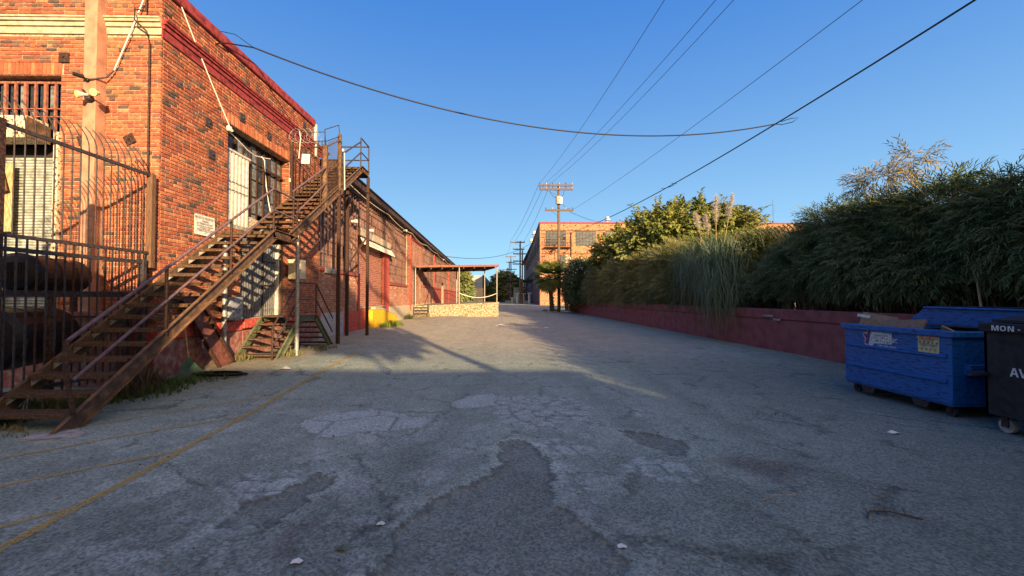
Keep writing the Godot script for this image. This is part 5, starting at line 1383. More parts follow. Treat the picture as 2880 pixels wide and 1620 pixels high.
# ---------------------------------------------------------------- poles and wires
func pole(x: float, d: float, y0: float, top: float, r: float, arms: Array, label: String) -> Node3D:
	var t := thing("utility_pole", label, "utility pole", P(x, y0, d), "wooden utility poles along the alley")
	var st := S(); tube(st, [P(x, y0 - 0.3, d), P(x, top, d)], r, 10, r * 0.72); obj("pole_shaft", st, M.pole_wood, t)
	for a in arms:
		st = S(); box(st, P((a[0] + a[1]) * 0.5, a[2], d - r * 0.9), Vector3(a[1] - a[0], 0.21, 0.14), Basis(), 0.015); obj("crossarm", st, M.pole_wood, t)
		var n := int((a[1] - a[0]) / 0.7)
		for k in n + 1:
			var px: float = lerpf(a[0] + 0.1, a[1] - 0.1, float(k) / n)
			st = S(); tube(st, [P(px, a[2] + 0.1, d - r), P(px, a[2] + 0.3, d - r)], 0.05, 6); obj("insulator", st, M.galv if k % 2 else M.iron, t)
		st = S(); bar(st, P(a[0] + 0.7, a[2] - 0.1, d - r), P(x, a[2] - 0.75, d - r), 0.03, 0.03); obj("arm_brace", st, M.iron, t)
	return t

func build_poles() -> void:
	var p := pole(5.96, 47.0, 0.2, 14.25, 0.19, [[3.74, 7.54, 14.05], [3.78, 7.54, 13.62], [4.41, 7.57, 11.3]], "near wooden utility pole with a grey transformer, tallest pole beside the palm")
	var st := S(); tube(st, [P(5.86, 11.95, 46.75), P(5.86, 12.75, 46.75)], 0.26, 12); tube(st, [P(5.86, 12.75, 46.75), P(5.86, 12.82, 46.75)], 0.28, 12); obj("transformer", st, M.concrete, p)
	st = S(); tube(st, [P(6.15, 11.95, 46.7), P(6.15, 12.7, 46.7)], 0.2, 12); obj("transformer", st, M.white_metal, p)
	st = S()
	tube(st, sag(P(4.9, 13.6, 46.8), P(5.7, 12.7, 46.8), 0.3, 8), 0.02, 4); tube(st, sag(P(6.6, 13.6, 46.8), P(6.2, 12.7, 46.8), 0.2, 8), 0.02, 4); tube(st, sag(P(6.2, 12.2, 46.8), P(7.2, 11.5, 46.8), 0.25, 8), 0.02, 4)
	obj("jumper_wire", st, M.black, p)
	pole(3.05, 85.0, 0.4, 12.95, 0.2, [[1.06, 3.98, 12.7], [1.55, 3.9, 11.3]], "second wooden utility pole, directly left of the factory's roof edge")
	pole(3.6, 88.0, 0.4, 11.5, 0.18, [[1.7, 5.4, 10.7], [1.7, 5.4, 9.2], [1.6, 5.4, 8.6]], "utility pole with three low crossarms close behind the second pole")
	pole(1.7, 120.0, 0.4, 13.4, 0.2, [[0.2, 3.2, 13.2], [0.3, 3.0, 11.6], [0.4, 3.3, 9.6]], "third utility pole down the alley, left of the factory and above the far canopy")
	pole(1.25, 121.5, 0.4, 12.0, 0.18, [], "bare pole twin of the third utility pole")
	pole(-0.35, 160.0, 0.4, 12.4, 0.22, [[-2.2, 1.6, 12.2]], "farthest small utility pole above the treetop beside the dock canopy")
	pole(-9.3, 112.0, 0.3, 9.4, 0.2, [], "bare wooden pole rising beside the distant shed")
	pole(9.0, -11.0, 0.0, 15.6, 0.16, [[7.4, 12.8, 15.2], [7.8, 12.8, 10.8]], "utility pole by the lot whose thin shadow crosses the asphalt")
	var ws := [
		[P(3.75, 14.25, 47), P(8.42, 15.33, -11), 1.6, 0.012, "thin overhead wire, leftmost of the three from the pole's top crossarm"],
		[P(4.35, 14.25, 47), P(11.66, 15.33, -11), 1.6, 0.012, "thin overhead wire, middle of the three from the pole's top crossarm"],
		[P(4.95, 14.25, 47), P(12.44, 15.33, -11), 1.6, 0.012, "thin overhead wire, rightmost of the three from the pole's top crossarm"],
		[P(7.55, 11.4, 47), P(12.56, 10.85, -11), 0.7, 0.012, "overhead wire from the right end of the pole's lower crossarm"],
		[P(6.1, 8.5, 47), P(11.4, 9.5, -11), 1.64, 0.024, "thick black overhead cable, lowest on the near pole"],
		[P(3.75, 14.2, 47.2), P(1.15, 12.95, 85), 0.5, 0.02, "far wire span from the near pole to the second pole, left one"],
		[P(4.35, 14.2, 47.2), P(2.0, 12.95, 85), 0.5, 0.02, "far wire span from the near pole to the second pole, middle one"],
		[P(5.0, 14.2, 47.2), P(3.8, 12.95, 85), 0.5, 0.02, "far wire span from the near pole to the second pole, right one"],
		[P(1.2, 12.9, 85.2), P(0.3, 13.3, 120), 0.6, 0.02, "faint wire span from the second pole to the third pole"],
		[P(7.2, 11.2, 47.2), P(19.5, 14.8, 75), 0.4, 0.025, "wire from the lower crossarm to the factory roof"],
		[B(31, 6.2, 0.3), P(6.2, 12.6, 78), 1.6, 0.03, "thin wire strung from the long warehouse across to the orange factory"],
	]
	for w in ws:
		var s := S(); tube(s, sag(w[0], w[1], w[2], 40), w[3], 5)
		single("overhead_wire", s, M.black, (w[0] as Vector3).lerp(w[1], 0.5), w[4], "wire", "overhead wires")
	# service drop from the brick warehouse roof to the thick cable
	var a := P(-6.2, 7.78, 10.5); var c := P(9.1, 7.46, 14.1)
	st = S(); tube(st, [P(-6.5, 7.30, 9.55), P(-6.40, 7.44, 9.75), P(-6.3, 7.60, 10.1), a], 0.016, 6); tube(st, sag(a, c, 1.12, 40), 0.02, 6); tube(st, [P(-6.48, 7.68, 9.7), P(-6.35, 7.8, 10.0), a], 0.008, 5)
	single("service_cable", st, M.black, a.lerp(c, 0.5), "black service cable sagging across the alley from the brick warehouse roof", "cable")
	var k2 := [P(9.1, 7.46, 14.1), P(9.2, 7.36, 13.9), P(9.35, 7.32, 13.6), P(9.42, 7.38, 13.4), P(9.3, 7.44, 13.6), P(9.18, 7.46, 13.9)]
	st = S(); tube(st, k2, 0.012, 5); single("cable_loop", st, M.black, P(9.3, 7.4, 13.6), "small slack loop where the service cable joins the thick cable", "cable")
	var k3 := [P(8.30, 7.42, 22.4), P(8.28, 7.3, 22.0), P(8.4, 7.22, 21.2), P(8.52, 7.28, 20.9), P(8.42, 7.40, 21.3)]
	st = S(); tube(st, k3, 0.014, 5); single("cable_loop", st, M.black, P(8.4, 7.8, 21.5), "small loop hanging on the thick cable halfway to the near pole", "cable")

# ---------------------------------------------------------------- plants
func mesh_of(tris: Array) -> ArrayMesh:
	# tris: [vertex, colour] triples, smooth-ish flat normals
	var st := S()
	for i in range(0, tris.size(), 3):
		var a: Vector3 = tris[i][0]; var b: Vector3 = tris[i + 1][0]; var c: Vector3 = tris[i + 2][0]
		var n := (c - a).cross(b - a).normalized()
		st.set_normal(n)
		for k in 3:
			st.set_color(tris[i + k][1]); st.add_vertex(tris[i + k][0])
	return st.commit()

func leaf(out: Array, base: Vector3, dir: Vector3, side: Vector3, l: float, w: float, droop: float, c: Color) -> void:
	var nrm := dir.cross(side).normalized()
	var m := base + dir * l * 0.45 + nrm * (-w * 0.25)
	var tip := base + dir * l + Vector3(0, -droop * l, 0)
	var e1 := base + dir * l * 0.42 + side * w * 0.5 + Vector3(0, -droop * l * 0.15, 0)
	var e2 := base + dir * l * 0.42 - side * w * 0.5 + Vector3(0, -droop * l * 0.15, 0)
	for t in [[base, e1, m], [m, e1, tip], [base, m, e2], [m, tip, e2]]:
		for v in t: out.append([v, c])

func spray(kind: String, seed_: int) -> ArrayMesh:
	var r := RandomNumberGenerator.new(); r.seed = seed_
	var o := []
	var rv := func(s: float) -> Vector3: return Vector3(r.randf_range(-s, s), r.randf_range(-s, s), r.randf_range(-s, s))
	var n := 10; var tw := 0.34
	match kind:
		"bamboo": n = 11; tw = 0.40
		"hedge": n = 16; tw = 0.22
		"fig": n = 9; tw = 0.42
		"feather": n = 18; tw = 0.30
	for i in n:
		var f := float(i + 1) / n
		var base := Vector3(tw * f, -0.06 * f * f, 0) + (rv.call(0.01) as Vector3)
		var yaw := (1.0 if i % 2 else -1.0) * r.randf_range(0.35, 1.0) * (1.2 - 0.6 * f)
		var dir := Vector3(cos(yaw), r.randf_range(-0.35, 0.3), sin(yaw)).normalized()
		var side := dir.cross(Vector3(r.randf_range(-0.5, 0.5), 1, r.randf_range(-0.5, 0.5))).normalized()
		var g := r.randf_range(0.75, 1.2); var c := Color(g, g, g)
		match kind:
			"bamboo": leaf(o, base, dir, side, r.randf_range(0.10, 0.17), 0.019, r.randf_range(0.1, 0.45), c)
			"hedge": leaf(o, base + (rv.call(0.05) as Vector3), dir, side, r.randf_range(0.05, 0.09), 0.032, 0.1, c)
			"feather": leaf(o, base, dir, side, r.randf_range(0.07, 0.11), 0.012, 0.15, c)
			"fig": leaf(o, base, dir, side, r.randf_range(0.13, 0.2), r.randf_range(0.10, 0.14), r.randf_range(0.1, 0.5), c)
	var tc := Color(0.8, 0.65, 0.5)
	for q in [[Vector3(0, 0.003, 0), Vector3(tw, -0.057, 0), Vector3(0, -0.003, 0)], [Vector3(0, 0, 0.003), Vector3(tw, -0.06, 0), Vector3(0, 0, -0.003)]]:
		for v in q: o.append([v, tc])
	return mesh_of(o)

# fills ellipsoids [centre, radii] with sprays; keeps clumps and gaps
func scatter(parent: Node, called: String, kind: String, blobs: Array, count: int, seed_: int, ca: Color, cb: Color, size: float, opt := {}) -> void:
	var r := RandomNumberGenerator.new(); r.seed = seed_
	var vols := []; var tot := 0.0
	for b in blobs:
		var q: Vector3 = b[1]; var v := pow(q.x * q.y * q.z, 0.75); vols.append(v); tot += v
	var gap: float = opt.get("gap", -0.12); var freq: float = opt.get("freq", 1.1); var up: float = opt.get("up", 0.0); var shell: float = opt.get("shell", 0.45)
	var xf := []; var cols := []
	var tries := 0
	while xf.size() < count and tries < count * 6:
		tries += 1
		var k := r.randf() * tot; var i := 0
		while i < blobs.size() - 1 and k > vols[i]: k -= vols[i]; i += 1
		var d := Vector3(r.randfn(), r.randfn(), r.randfn()).normalized()
		var rad := pow(r.randf(), shell)
		rad *= 1.0 + 0.22 * nz.get_noise_3dv(d * 1.7 + (blobs[i][0] as Vector3) * 0.37)
		var p: Vector3 = blobs[i][0] + d * (blobs[i][1] as Vector3) * rad
		if p.y < opt.get("floor", 1.2): continue
		if nz.get_noise_3dv(p * freq) < gap: continue
		var out := d * Vector3(1, 0.7, 1) + Vector3(r.randf_range(-0.7, 0.7), r.randf_range(-0.6, 0.5) + up, r.randf_range(-0.7, 0.7))
		var bs := dirbasis(out) * Basis(Vector3(1, 0, 0), r.randf_range(-0.9, 0.9))
		var s := size * r.randf_range(0.7, 1.3)
		xf.append(Transform3D(bs.scaled(Vector3(s, s, s)), p))
		var t := clampf(0.5 + nz.get_noise_3dv(p * 0.7 + Vector3(50, 0, 0)) * 1.1 + r.randf_range(-0.25, 0.25), 0.0, 1.0)
		cols.append(ca.lerp(cb, t))
	# three sprays share the copies
	for m in 3:
		var a := []; var c := []
		for i in xf.size():
			if i % 3 == m: a.append(xf[i]); c.append(cols[i])
		copies(called, spray(kind, seed_ * 3 + m), M.leaf, a, c, parent)

func bare_limbs(parent: Node, base: Vector3, tops: Array, r0: float, m: Material) -> void:
	for i in tops.size():
		var st := S()
		var e: Vector3 = tops[i]
		var mid := base.lerp(e, 0.5) + Vector3(0.15 * sin(i * 2.1), 0.1, 0.15 * cos(i * 1.7))
		tube(st, [base + Vector3(0.06 * (i % 3), -0.2, 0.05 * (i % 2)), base.lerp(mid, 0.5), mid, e], r0, 6, r0 * 0.3); obj("stem", st, m, parent)

func build_plants() -> void:
	# clipped and overgrown hedges along the red wall, far to near
	var olive := Color(0.17, 0.185, 0.07); var olive2 := Color(0.32, 0.29, 0.12); var dk := Color(0.06, 0.10, 0.055); var dk2 := Color(0.13, 0.18, 0.08)
	var hed := [
		[P(7.6, 2.9, 43.5), Vector3(1.5, 2.5, 3.2), dk, dk2, "dark leafy oleander hedge with white flowers next to the palm", "hedge", 1800],
		[P(8.7, 2.8, 37.5), Vector3(1.4, 1.85, 3.6), dk, olive2, "dark olive hedge on the red wall, just right of the flowering oleander", "feather", 1800],
		[P(8.9, 2.8, 32.0), Vector3(1.4, 1.75, 3.2), olive, olive2, "brownish olive feathery hedge in the middle of the red wall", "feather", 2000],
		[P(9.0, 2.7, 27.0), Vector3(1.4, 1.75, 3.0), olive, olive2, "feathery hedge clump under the left part of the mulberry tree", "feather", 2000],
		[P(9.1, 2.8, 23.2), Vector3(1.3, 1.75, 2.4), dk2, olive2, "hedge clump beside a dark gap showing black bars, left of the pampas grass", "feather", 2000],
		[P(9.3, 2.75, 19.2), Vector3(1.2, 1.4, 2.4), olive, Color(0.12, 0.14, 0.04), "green climbing hedge rising behind the pampas grass plumes", "feather", 2000],
		[P(9.5, 2.95, 16.0), Vector3(0.8, 1.0, 1.7), olive, Color(0.11, 0.15, 0.04), "leafy climber mound draped over the black curved bars", "feather", 1500],
	]
	for i in hed.size():
		var h: Array = hed[i]
		var c: Vector3 = h[0]; var q: Vector3 = h[1]
		var t := thing("hedge_shrub", h[4], "hedge", Vector3(c.x, 1.2, c.z), "hedges along the red wall")
		var blobs := [[c, q], [c + Vector3(-0.3, -0.8, -q.z * 0.4), q * 0.72], [c + Vector3(-0.25, -0.7, q.z * 0.45), q * 0.7], [c + Vector3(0.2, q.y * 0.35, q.z * 0.3), q * Vector3(0.7, 0.6, 0.5)], [c + Vector3(0.1, q.y * 0.3, -q.z * 0.4), q * Vector3(0.7, 0.55, 0.5)]]
		scatter(t, "foliage", h[5], blobs, int(h[6] * 2.6), 100 + i, h[2], h[3], 1.75 if h[5] == "hedge" else 1.6, {"gap": -0.16, "freq": 0.9, "shell": 0.4, "floor": 1.25})
		bare_limbs(t, Vector3(c.x + 0.2, 1.1, c.z), [c + Vector3(-0.5, 0.5, 1), c + Vector3(0.2, 1.0, -1), c + Vector3(0, 1.2, 0.2)], 0.05, M.bark)
	# white flowers of the oleander
	var fx := []; var fc := []
	for k in 40:
		var d := Vector3(rng.randf_range(-1, 0.2), rng.randf_range(-0.2, 1), rng.randf_range(-0.3, 1)).normalized()
		fx.append(Transform3D(Basis().scaled(Vector3.ONE * 0.10), P(7.6, 3.0, 43.5) + d * Vector3(1.5, 2.5, 3.2))); fc.append(Color(0.7, 0.68, 0.62))
	for k in 46:
		fx.append(Transform3D(Basis().scaled(Vector3.ONE * 0.18), P(rng.randf_range(7.0, 12.5), rng.randf_range(5.6, 6.5), rng.randf_range(48, 52)))); fc.append(Color(0.75, 0.7, 0.6))
	var sm_ := SphereMesh.new(); sm_.radius = 0.6; sm_.height = 0.9; sm_.radial_segments = 6; sm_.rings = 3
	copies("white_flowers", sm_, M.straw, fx, fc, self)
	var ft := thing("far_hedge", "sunlit green hedge with pale blossom behind the dark oleander", "hedge", P(10, 0.5, 51))
	scatter(ft, "foliage", "hedge", [[P(9.5, 4.4, 51), Vector3(3.5, 2.0, 1.8)], [P(14, 4.2, 51), Vector3(3.5, 2.0, 1.8)]], 2200, 140, Color(0.08, 0.12, 0.03), Color(0.2, 0.22, 0.06), 2.6, {"floor": 0.5})
	# mulberry tree: long upright shoots over a broad crown
	var m := thing("mulberry_tree", "bushy mulberry tree with long upright leafy shoots above the hedge", "tree", P(12.5, 1.0, 29))
	var fa := Color(0.10, 0.135, 0.03); var fb := Color(0.26, 0.27, 0.07)
	scatter(m, "crown", "fig", [[P(12.5, 6.0, 29), Vector3(3.6, 2.0, 2.6)], [P(10.6, 5.6, 28), Vector3(2.2, 1.7, 2.2)], [P(15.0, 5.9, 28.5), Vector3(2.4, 1.6, 2.2)], [P(12.2, 4.6, 28), Vector3(4.4, 1.6, 2.2)]], 4200, 200, fa, fb, 1.35, {"gap": -0.14, "freq": 0.8})
	var r := RandomNumberGenerator.new(); r.seed = 77
	var sx := []; var sc := []
	for k in 46:
		var b0 := P(12.9 + r.randf_range(-3.4, 3.8), 6.3 + r.randf_range(-0.4, 0.5), 28.8 + r.randf_range(-1.6, 1.6))
		var lean := Vector3((b0.x - 12.6) * 0.32 + r.randf_range(-0.2, 0.2), 1.0, r.randf_range(-0.3, 0.3)).normalized()
		var l := r.randf_range(1.5, 2.9) * (1.0 - 0.10 * absf(b0.x - 12.8))
		var st := S(); tube(st, [b0 - lean * 0.8, b0 + lean * l * 0.5, b0 + lean * l], 0.03, 5, 0.01); obj("shoot", st, M.bark, m)
		for q in int(l * 9.0):
			var f := (q + 0.5) / (l * 9.0)
			var out := Vector3(r.randfn(), 0.5, r.randfn())
			sx.append(Transform3D(dirbasis(out).scaled(Vector3.ONE * r.randf_range(0.8, 1.2) * (1.15 - 0.5 * f)), b0 + lean * l * f)); sc.append(fa.lerp(fb, r.randf_range(0.3, 1.0)))
	copies("shoot_leaves", spray("fig", 900), M.leaf, sx, sc, m)
	bare_limbs(m, P(12.5, 1.0, 29), [P(10.5, 5.5, 28.5), P(12.6, 6.5, 29), P(14.6, 5.8, 28.5), P(11.8, 6.0, 29.6)], 0.14, M.bark)
	# broad bushy tree left of it
	var m2 := thing("broad_tree", "round green broadleaf tree in front of the orange factory, left of the mulberry", "tree", P(9.6, 1.0, 36))
	scatter(m2, "crown", "fig", [[P(11.6, 6.2, 37), Vector3(2.6, 2.0, 2.2)], [P(9.4, 5.4, 36), Vector3(2.0, 1.3, 2.0)], [P(12.4, 5.0, 35), Vector3(2.6, 1.6, 2.0)], [P(13.5, 6.6, 37), Vector3(2.2, 1.6, 2)]], 3400, 210, Color(0.10, 0.14, 0.03), Color(0.28, 0.28, 0.06), 1.25, {"gap": -0.16})
	bare_limbs(m2, P(11, 1.0, 36), [P(9.4, 5.4, 36), P(12, 6.4, 37), P(13, 5.6, 36)], 0.15, M.bark)
	# fan palm
	var pl := thing("fan_palm", "fan palm with drooping grey skirt beside the near utility pole", "palm tree", P(4.95, 0.3, 46))
	var st2 := S(); tube(st2, [P(5.1, 0.2, 46), P(5.0, 1.6, 46), P(4.8, 3.8, 46)], 0.26, 10, 0.2)
	for k in 40:
		var a := k * 2.4; box(st2, P(5.08 + cos(a) * 0.24, 0.3 + k * 0.075, 46 + sin(a) * 0.24), Vector3(0.16, 0.1, 0.1), Basis(Vector3.UP, -a))
	obj("trunk", st2, M.bark, pl)
	var fr := []
	for k in 15:
		var a := (k - 7.0) * 0.2
		var dir := Vector3(cos(a), 0.0, sin(a)); var sd := Vector3(-sin(a), 0, cos(a))
		var b0 := Vector3(0.55, 0, 0)
		var l := 0.95 * (1.0 - 0.25 * absf(a) / 1.6)
		var c := Color(1, 1, 1) * (0.85 + 0.3 * fmod(k * 0.37, 1.0))
		var p1 := b0 + dir * l * 0.5 + Vector3(0, -0.03, 0); var p2 := b0 + dir * l + Vector3(0, -0.22, 0)
		for t in [[b0, p1 + sd * 0.045, p1 - sd * 0.045], [p1 + sd * 0.045, p2, p1 - sd * 0.045]]:
			for v in t: fr.append([v, c])
	for t in [[Vector3(0, 0.012, 0), Vector3(0.56, 0, 0.012), Vector3(0, -0.012, 0.012)], [Vector3(0, 0.0, 0.014), Vector3(0.56, 0, 0.0), Vector3(0, 0.0, -0.014)]]:
		for v in t: fr.append([v, Color(0.9, 1.0, 0.6)])
	var frm := mesh_of(fr)
	var pgreen := mat(lin(0.13, 0.16, 0.045), 0.5, null, 1.0, {"back": Color(0.5, 0.6, 0.3)}); var pdead := mat(lin(0.16, 0.12, 0.075), 0.9)
	for k in 58:
		var el := lerpf(1.25, -1.5, float(k) / 57.0); var az := k * 2.39996
		var dir := Vector3(cos(az) * cos(el), sin(el), sin(az) * cos(el))
		var mi := MeshInstance3D.new(); mi.name = numbered(pl, "frond"); mi.mesh = frm; mi.material_override = pgreen if el > -0.85 else pdead
		pl.add_child(mi)
		var s := 1.6 if el > -0.85 else 1.35
		mi.transform = Transform3D(dirbasis(dir).scaled(Vector3.ONE * s), P(4.8, 3.9, 46) - gpos(pl))
	# pampas grass with its plumes
	var pg := thing("pampas_grass", "big blue green pampas grass mound hanging over the red wall", "grass clump", P(8.5, 1.3, 16.5))
	var blade_of := func(drop: float) -> ArrayMesh:
		var bl := []
		for k in 8:
			var f := k / 7.0
			bl.append(Vector3(1.05 * pow(f, 0.85) * (1.25 - 0.35 * f), 1.35 * sin(f * 2.2) - f * f * drop, 0))
		var tri := []
		for k in 7:
			var w0 := 0.013 * (1.0 - k / 8.0); var w1 := 0.013 * (1.0 - (k + 1) / 8.0)
			var c := Color(1, 1, 1) * lerpf(0.8, 1.2, k / 6.0)
			for v in [bl[k] + Vector3(0, 0, w0), bl[k + 1] + Vector3(0, 0, w1), bl[k] - Vector3(0, 0, w0), bl[k] - Vector3(0, 0, w0), bl[k + 1] + Vector3(0, 0, w1), bl[k + 1] - Vector3(0, 0, w1)]: tri.append([v, c])
		return mesh_of(tri)
	for m3 in 3:
		var gx := []; var gc := []
		for k in 1900:
			var cc: Array = [[P(8.6, 2.45, 17.4), 1.3], [P(8.25, 1.75, 15.7), 1.05], [P(8.7, 2.4, 18.7), 1.15], [P(8.5, 2.35, 16.2), 1.3]][k % 4]
			var az := r.randf() * TAU
			var s: float = cc[1] * r.randf_range(0.55, 1.15)
			var p: Vector3 = cc[0] + Vector3(r.randf_range(-0.25, 0.25), r.randf_range(-0.5, 0.25), r.randf_range(-0.5, 0.5))
			gx.append(Transform3D((Basis(Vector3.UP, az) * Basis(Vector3(0, 0, 1), r.randf_range(-0.45, 0.3)) * Basis(Vector3(1, 0, 0), r.randf_range(-0.35, 0.35))).scaled(Vector3(s, s * r.randf_range(0.75, 1.1), s)), p))
			gc.append(Color(0.075, 0.13, 0.085).lerp(Color(0.17, 0.24, 0.145), r.randf()) if r.randf() > 0.08 else Color(0.28, 0.24, 0.14))
		copies("blades", blade_of.call([0.55, 1.2, 2.1][m3]), M.leaf, gx, gc, pg)
	for e in [[P(8.6, 3.6, 18.2), P(8.4, 5.45, 18.7), -0.06], [P(8.5, 3.4, 17.4), P(8.35, 5.15, 17.6), 0.04], [P(8.5, 3.5, 17.0), P(8.42, 5.75, 16.8), 0.02], [P(8.5, 3.6, 16.4), P(8.45, 5.5, 15.6), 0.1]]:
		var st := S(); tube(st, [e[0], (e[0] as Vector3).lerp(e[1], 0.6)], 0.012, 5); obj("plume_stalk", st, M.plywood, pg)
		var px := []; var pc := []
		var ax: Vector3 = ((e[1] as Vector3) - e[0]).normalized()
		for q in 260:
			var f := r.randf()
			var out := Vector3(r.randfn(), r.randf_range(0.1, 1.6), r.randfn()).normalized()
			var s := 0.125 * sin(PI * (0.12 + 0.82 * f)) + 0.03
			px.append(Transform3D(dirbasis(out).scaled(Vector3(s / 0.3, s / 0.3, s / 0.3)), (e[0] as Vector3).lerp(e[1], 0.5 + 0.5 * f))); pc.append(Color(0.56, 0.52, 0.46) * r.randf_range(0.8, 1.2))
		copies("plume", spray("feather", 700), M.straw, px, pc, pg)
	var st3 := S(); tube(st3, [P(8.3, 3.9, 17.3), P(8.05, 3.3, 16.8), P(7.8, 2.35, 16.2)], 0.014, 5); tube(st3, [P(8.3, 3.8, 17.2), P(8.1, 3.35, 16.85)], 0.012, 5); obj("bent_stalk", st3, M.plywood, pg)
	# bamboo thicket in five clumps
	var ba := Color(0.085, 0.125, 0.05); var bb := Color(0.155, 0.195, 0.09)
	var bam := [
		[[[P(9.2, 2.5, 12.9), Vector3(0.8, 1.0, 1.2)], [P(9.0, 2.0, 13.9), Vector3(0.6, 0.7, 0.9)]], 2600, "sparse low bamboo beside the pale boards and pampas grass"],
		[[[P(9.2, 3.3, 11.5), Vector3(0.9, 0.75, 1.0)], [P(9.0, 2.4, 11.3), Vector3(0.8, 0.8, 1.1)]], 3800, "bamboo clump with dark curved bars poking from its left edge"],
		[[[P(9.2, 3.15, 10.1), Vector3(0.9, 0.85, 1.1)], [P(8.9, 2.4, 9.9), Vector3(0.8, 0.85, 1.1)]], 4400, "dense bamboo clump in the middle of the thicket above the cardboard"],
		[[[P(9.2, 3.1, 8.7), Vector3(0.9, 0.9, 1.0)], [P(8.95, 2.3, 8.7), Vector3(0.7, 0.6, 0.9)]], 3600, "bamboo clump with a sunlit tip and long bent cane above the blue dumpster"],
		[[[P(9.2, 2.85, 7.2), Vector3(0.9, 1.0, 1.1)], [P(9.2, 2.6, 6.2), Vector3(0.8, 1.15, 1.0)]], 3800, "bamboo clump at the right edge above the black dumpster"],
		[[[P(9.3, 2.9, 4.2), Vector3(1.0, 1.7, 1.6)], [P(9.3, 2.6, 1.5), Vector3(1.0, 1.6, 1.6)], [P(9.3, 2.3, -1.5), Vector3(1.0, 1.5, 1.8)], [P(9.3, 2.4, -4.4), Vector3(1.0, 1.6, 1.6)]], 9000, "bamboo running on beside the viewpoint along the red wall"],
	]
	for i in bam.size():
		var e: Array = bam[i]; var c: Vector3 = e[0][0][0]
		var t := thing("bamboo_clump", e[2], "bamboo", Vector3(c.x, 1.1, c.z), "bamboo along the red wall")
		scatter(t, "foliage", "bamboo", e[0], e[1], 300 + i, ba, bb, 1.0 if i < 5 else 1.6, {"gap": -0.10, "freq": 1.3, "shell": 0.42, "floor": 1.85, "up": -0.1})
		for k in 24:
			var x := 9.0 + r.randf_range(-0.35, 0.4); var d := -c.z + r.randf_range(-0.9, 0.9)
			var st := S(); var top := P(x + r.randf_range(-0.4, 0.2), 3.2 + r.randf_range(-0.8, 1.0), d + r.randf_range(-0.7, 0.7))
			tube(st, [P(x, 1.05, d), P(x, 1.05, d).lerp(top, 0.5) + Vector3(-0.06, 0, 0.05), top], 0.012, 5, 0.005); obj("cane", st, M.timber if k % 3 else M.bark, t)
	# long bent cane with leafy tip, and thin bare shoots
	var cane := thing("bamboo_cane", "tall bent bamboo cane standing clear in front of the thicket with a leafy sunlit tip", "bamboo", P(8.75, 1.2, 7.6))
	var st4 := S(); tube(st4, [P(8.62, 1.15, 7.55), P(8.60, 1.9, 7.62), P(8.55, 2.7, 7.85), P(8.45, 3.5, 8.25), P(8.35, 4.0, 8.6), P(8.30, 4.3, 8.75)], 0.024, 6, 0.009); obj("culm", st4, M.plywood, cane)
	var tipb := [[P(8.2, 4.30, 9.1), Vector3(0.35, 0.12, 0.5)], [P(8.3, 4.42, 8.5), Vector3(0.2, 0.2, 0.3)], [P(8.25, 4.2, 9.3), Vector3(0.3, 0.15, 0.5)]]
	scatter(cane, "foliage", "bamboo", tipb, 120, 330, Color(0.16, 0.15, 0.06), Color(0.34, 0.28, 0.14), 1.0, {"gap": -1.0})
	for e in [[P(9.2, 4.2, 11.4), 0.75, "bare wispy bamboo shoot standing highest left of the big thicket"], [P(9.3, 4.25, 14.6), 0.8, "wispy shoot above the pale boards"], [P(9.3, 4.4, 15.6), 0.5, "short dark shoot above the black bars"], [P(9.35, 4.5, 16.3), 0.65, "thin shoot behind the black bars"]]:
		var b0: Vector3 = e[0]
		var st := S(); tube(st, [b0 - Vector3(0, 0.6, 0), b0 + Vector3(0.02, e[1] * 0.5, 0), b0 + Vector3(-0.02, e[1], 0)], 0.008, 4, 0.003)
		for k in 14:
			var f := 0.25 + 0.7 * k / 14.0
			var p: Vector3 = b0 + Vector3(0, e[1] * f, 0); var s := 1.0 if k % 2 else -1.0
			tube(st, [p, p + Vector3(0.03, 0.10, 0.10 * s) * (1.3 - f)], 0.003, 3, 0.001)
		single("bare_shoot", st, M.timber, b0 - Vector3(0, 0.6, 0), e[2], "shoot", "bare shoots above the hedge")
	# distant trees at the end of the alley
	for e in [[P(-8.6, 3.6, 82), Vector3(1.6, 3.3, 1.6), "leafy green bush beside the end of the long warehouse", 1500, 2.6], [P(-0.4, 5.2, 132), Vector3(2.5, 3.6, 2.4), "green street tree beyond the dock canopy", 1600, 4.0], [P(2.8, 4.6, 140), Vector3(2.2, 3.2, 2.4), "green tree under the far canopy's roof line", 1300, 4.0], [P(-4.4, 3.5, 126), Vector3(1.2, 2.2, 1.2), "small distant tree right of the grey shed", 500, 3.0]]:
		var c: Vector3 = e[0]
		var t := thing("distant_tree", e[2], "tree", Vector3(c.x, 0.4, c.z), "trees at the end of the alley")
		var q: Vector3 = e[1]
		scatter(t, "crown", "fig", [[c, q], [c + Vector3(-q.x * 0.5, -q.y * 0.3, 0), q * 0.6], [c + Vector3(q.x * 0.5, -q.y * 0.2, 0), q * 0.6]], e[3], 400 + int(c.z), Color(0.10, 0.15, 0.05), Color(0.27, 0.29, 0.10), e[4], {"gap": -0.2, "freq": 0.5, "floor": 0.6})
		var st := S(); tube(st, [Vector3(c.x, 0.2, c.z), c], 0.2, 6, 0.08); obj("trunk", st, M.bark, t)
	# tree across the lot: soft shade on the ground in mid alley
	var rt := thing("lot_tree", "leafy tree by the lot whose soft shade falls on the alley", "tree", P(7.6, 0, -13))
	scatter(rt, "crown", "fig", [[P(6.9, 8.4, -13), Vector3(0.65, 0.9, 0.8)], [P(8.0, 7.8, -13), Vector3(0.7, 0.4, 0.6)]], 1500, 500, Color(0.06, 0.09, 0.03), Color(0.15, 0.17, 0.05), 2.0, {"gap": -0.2})
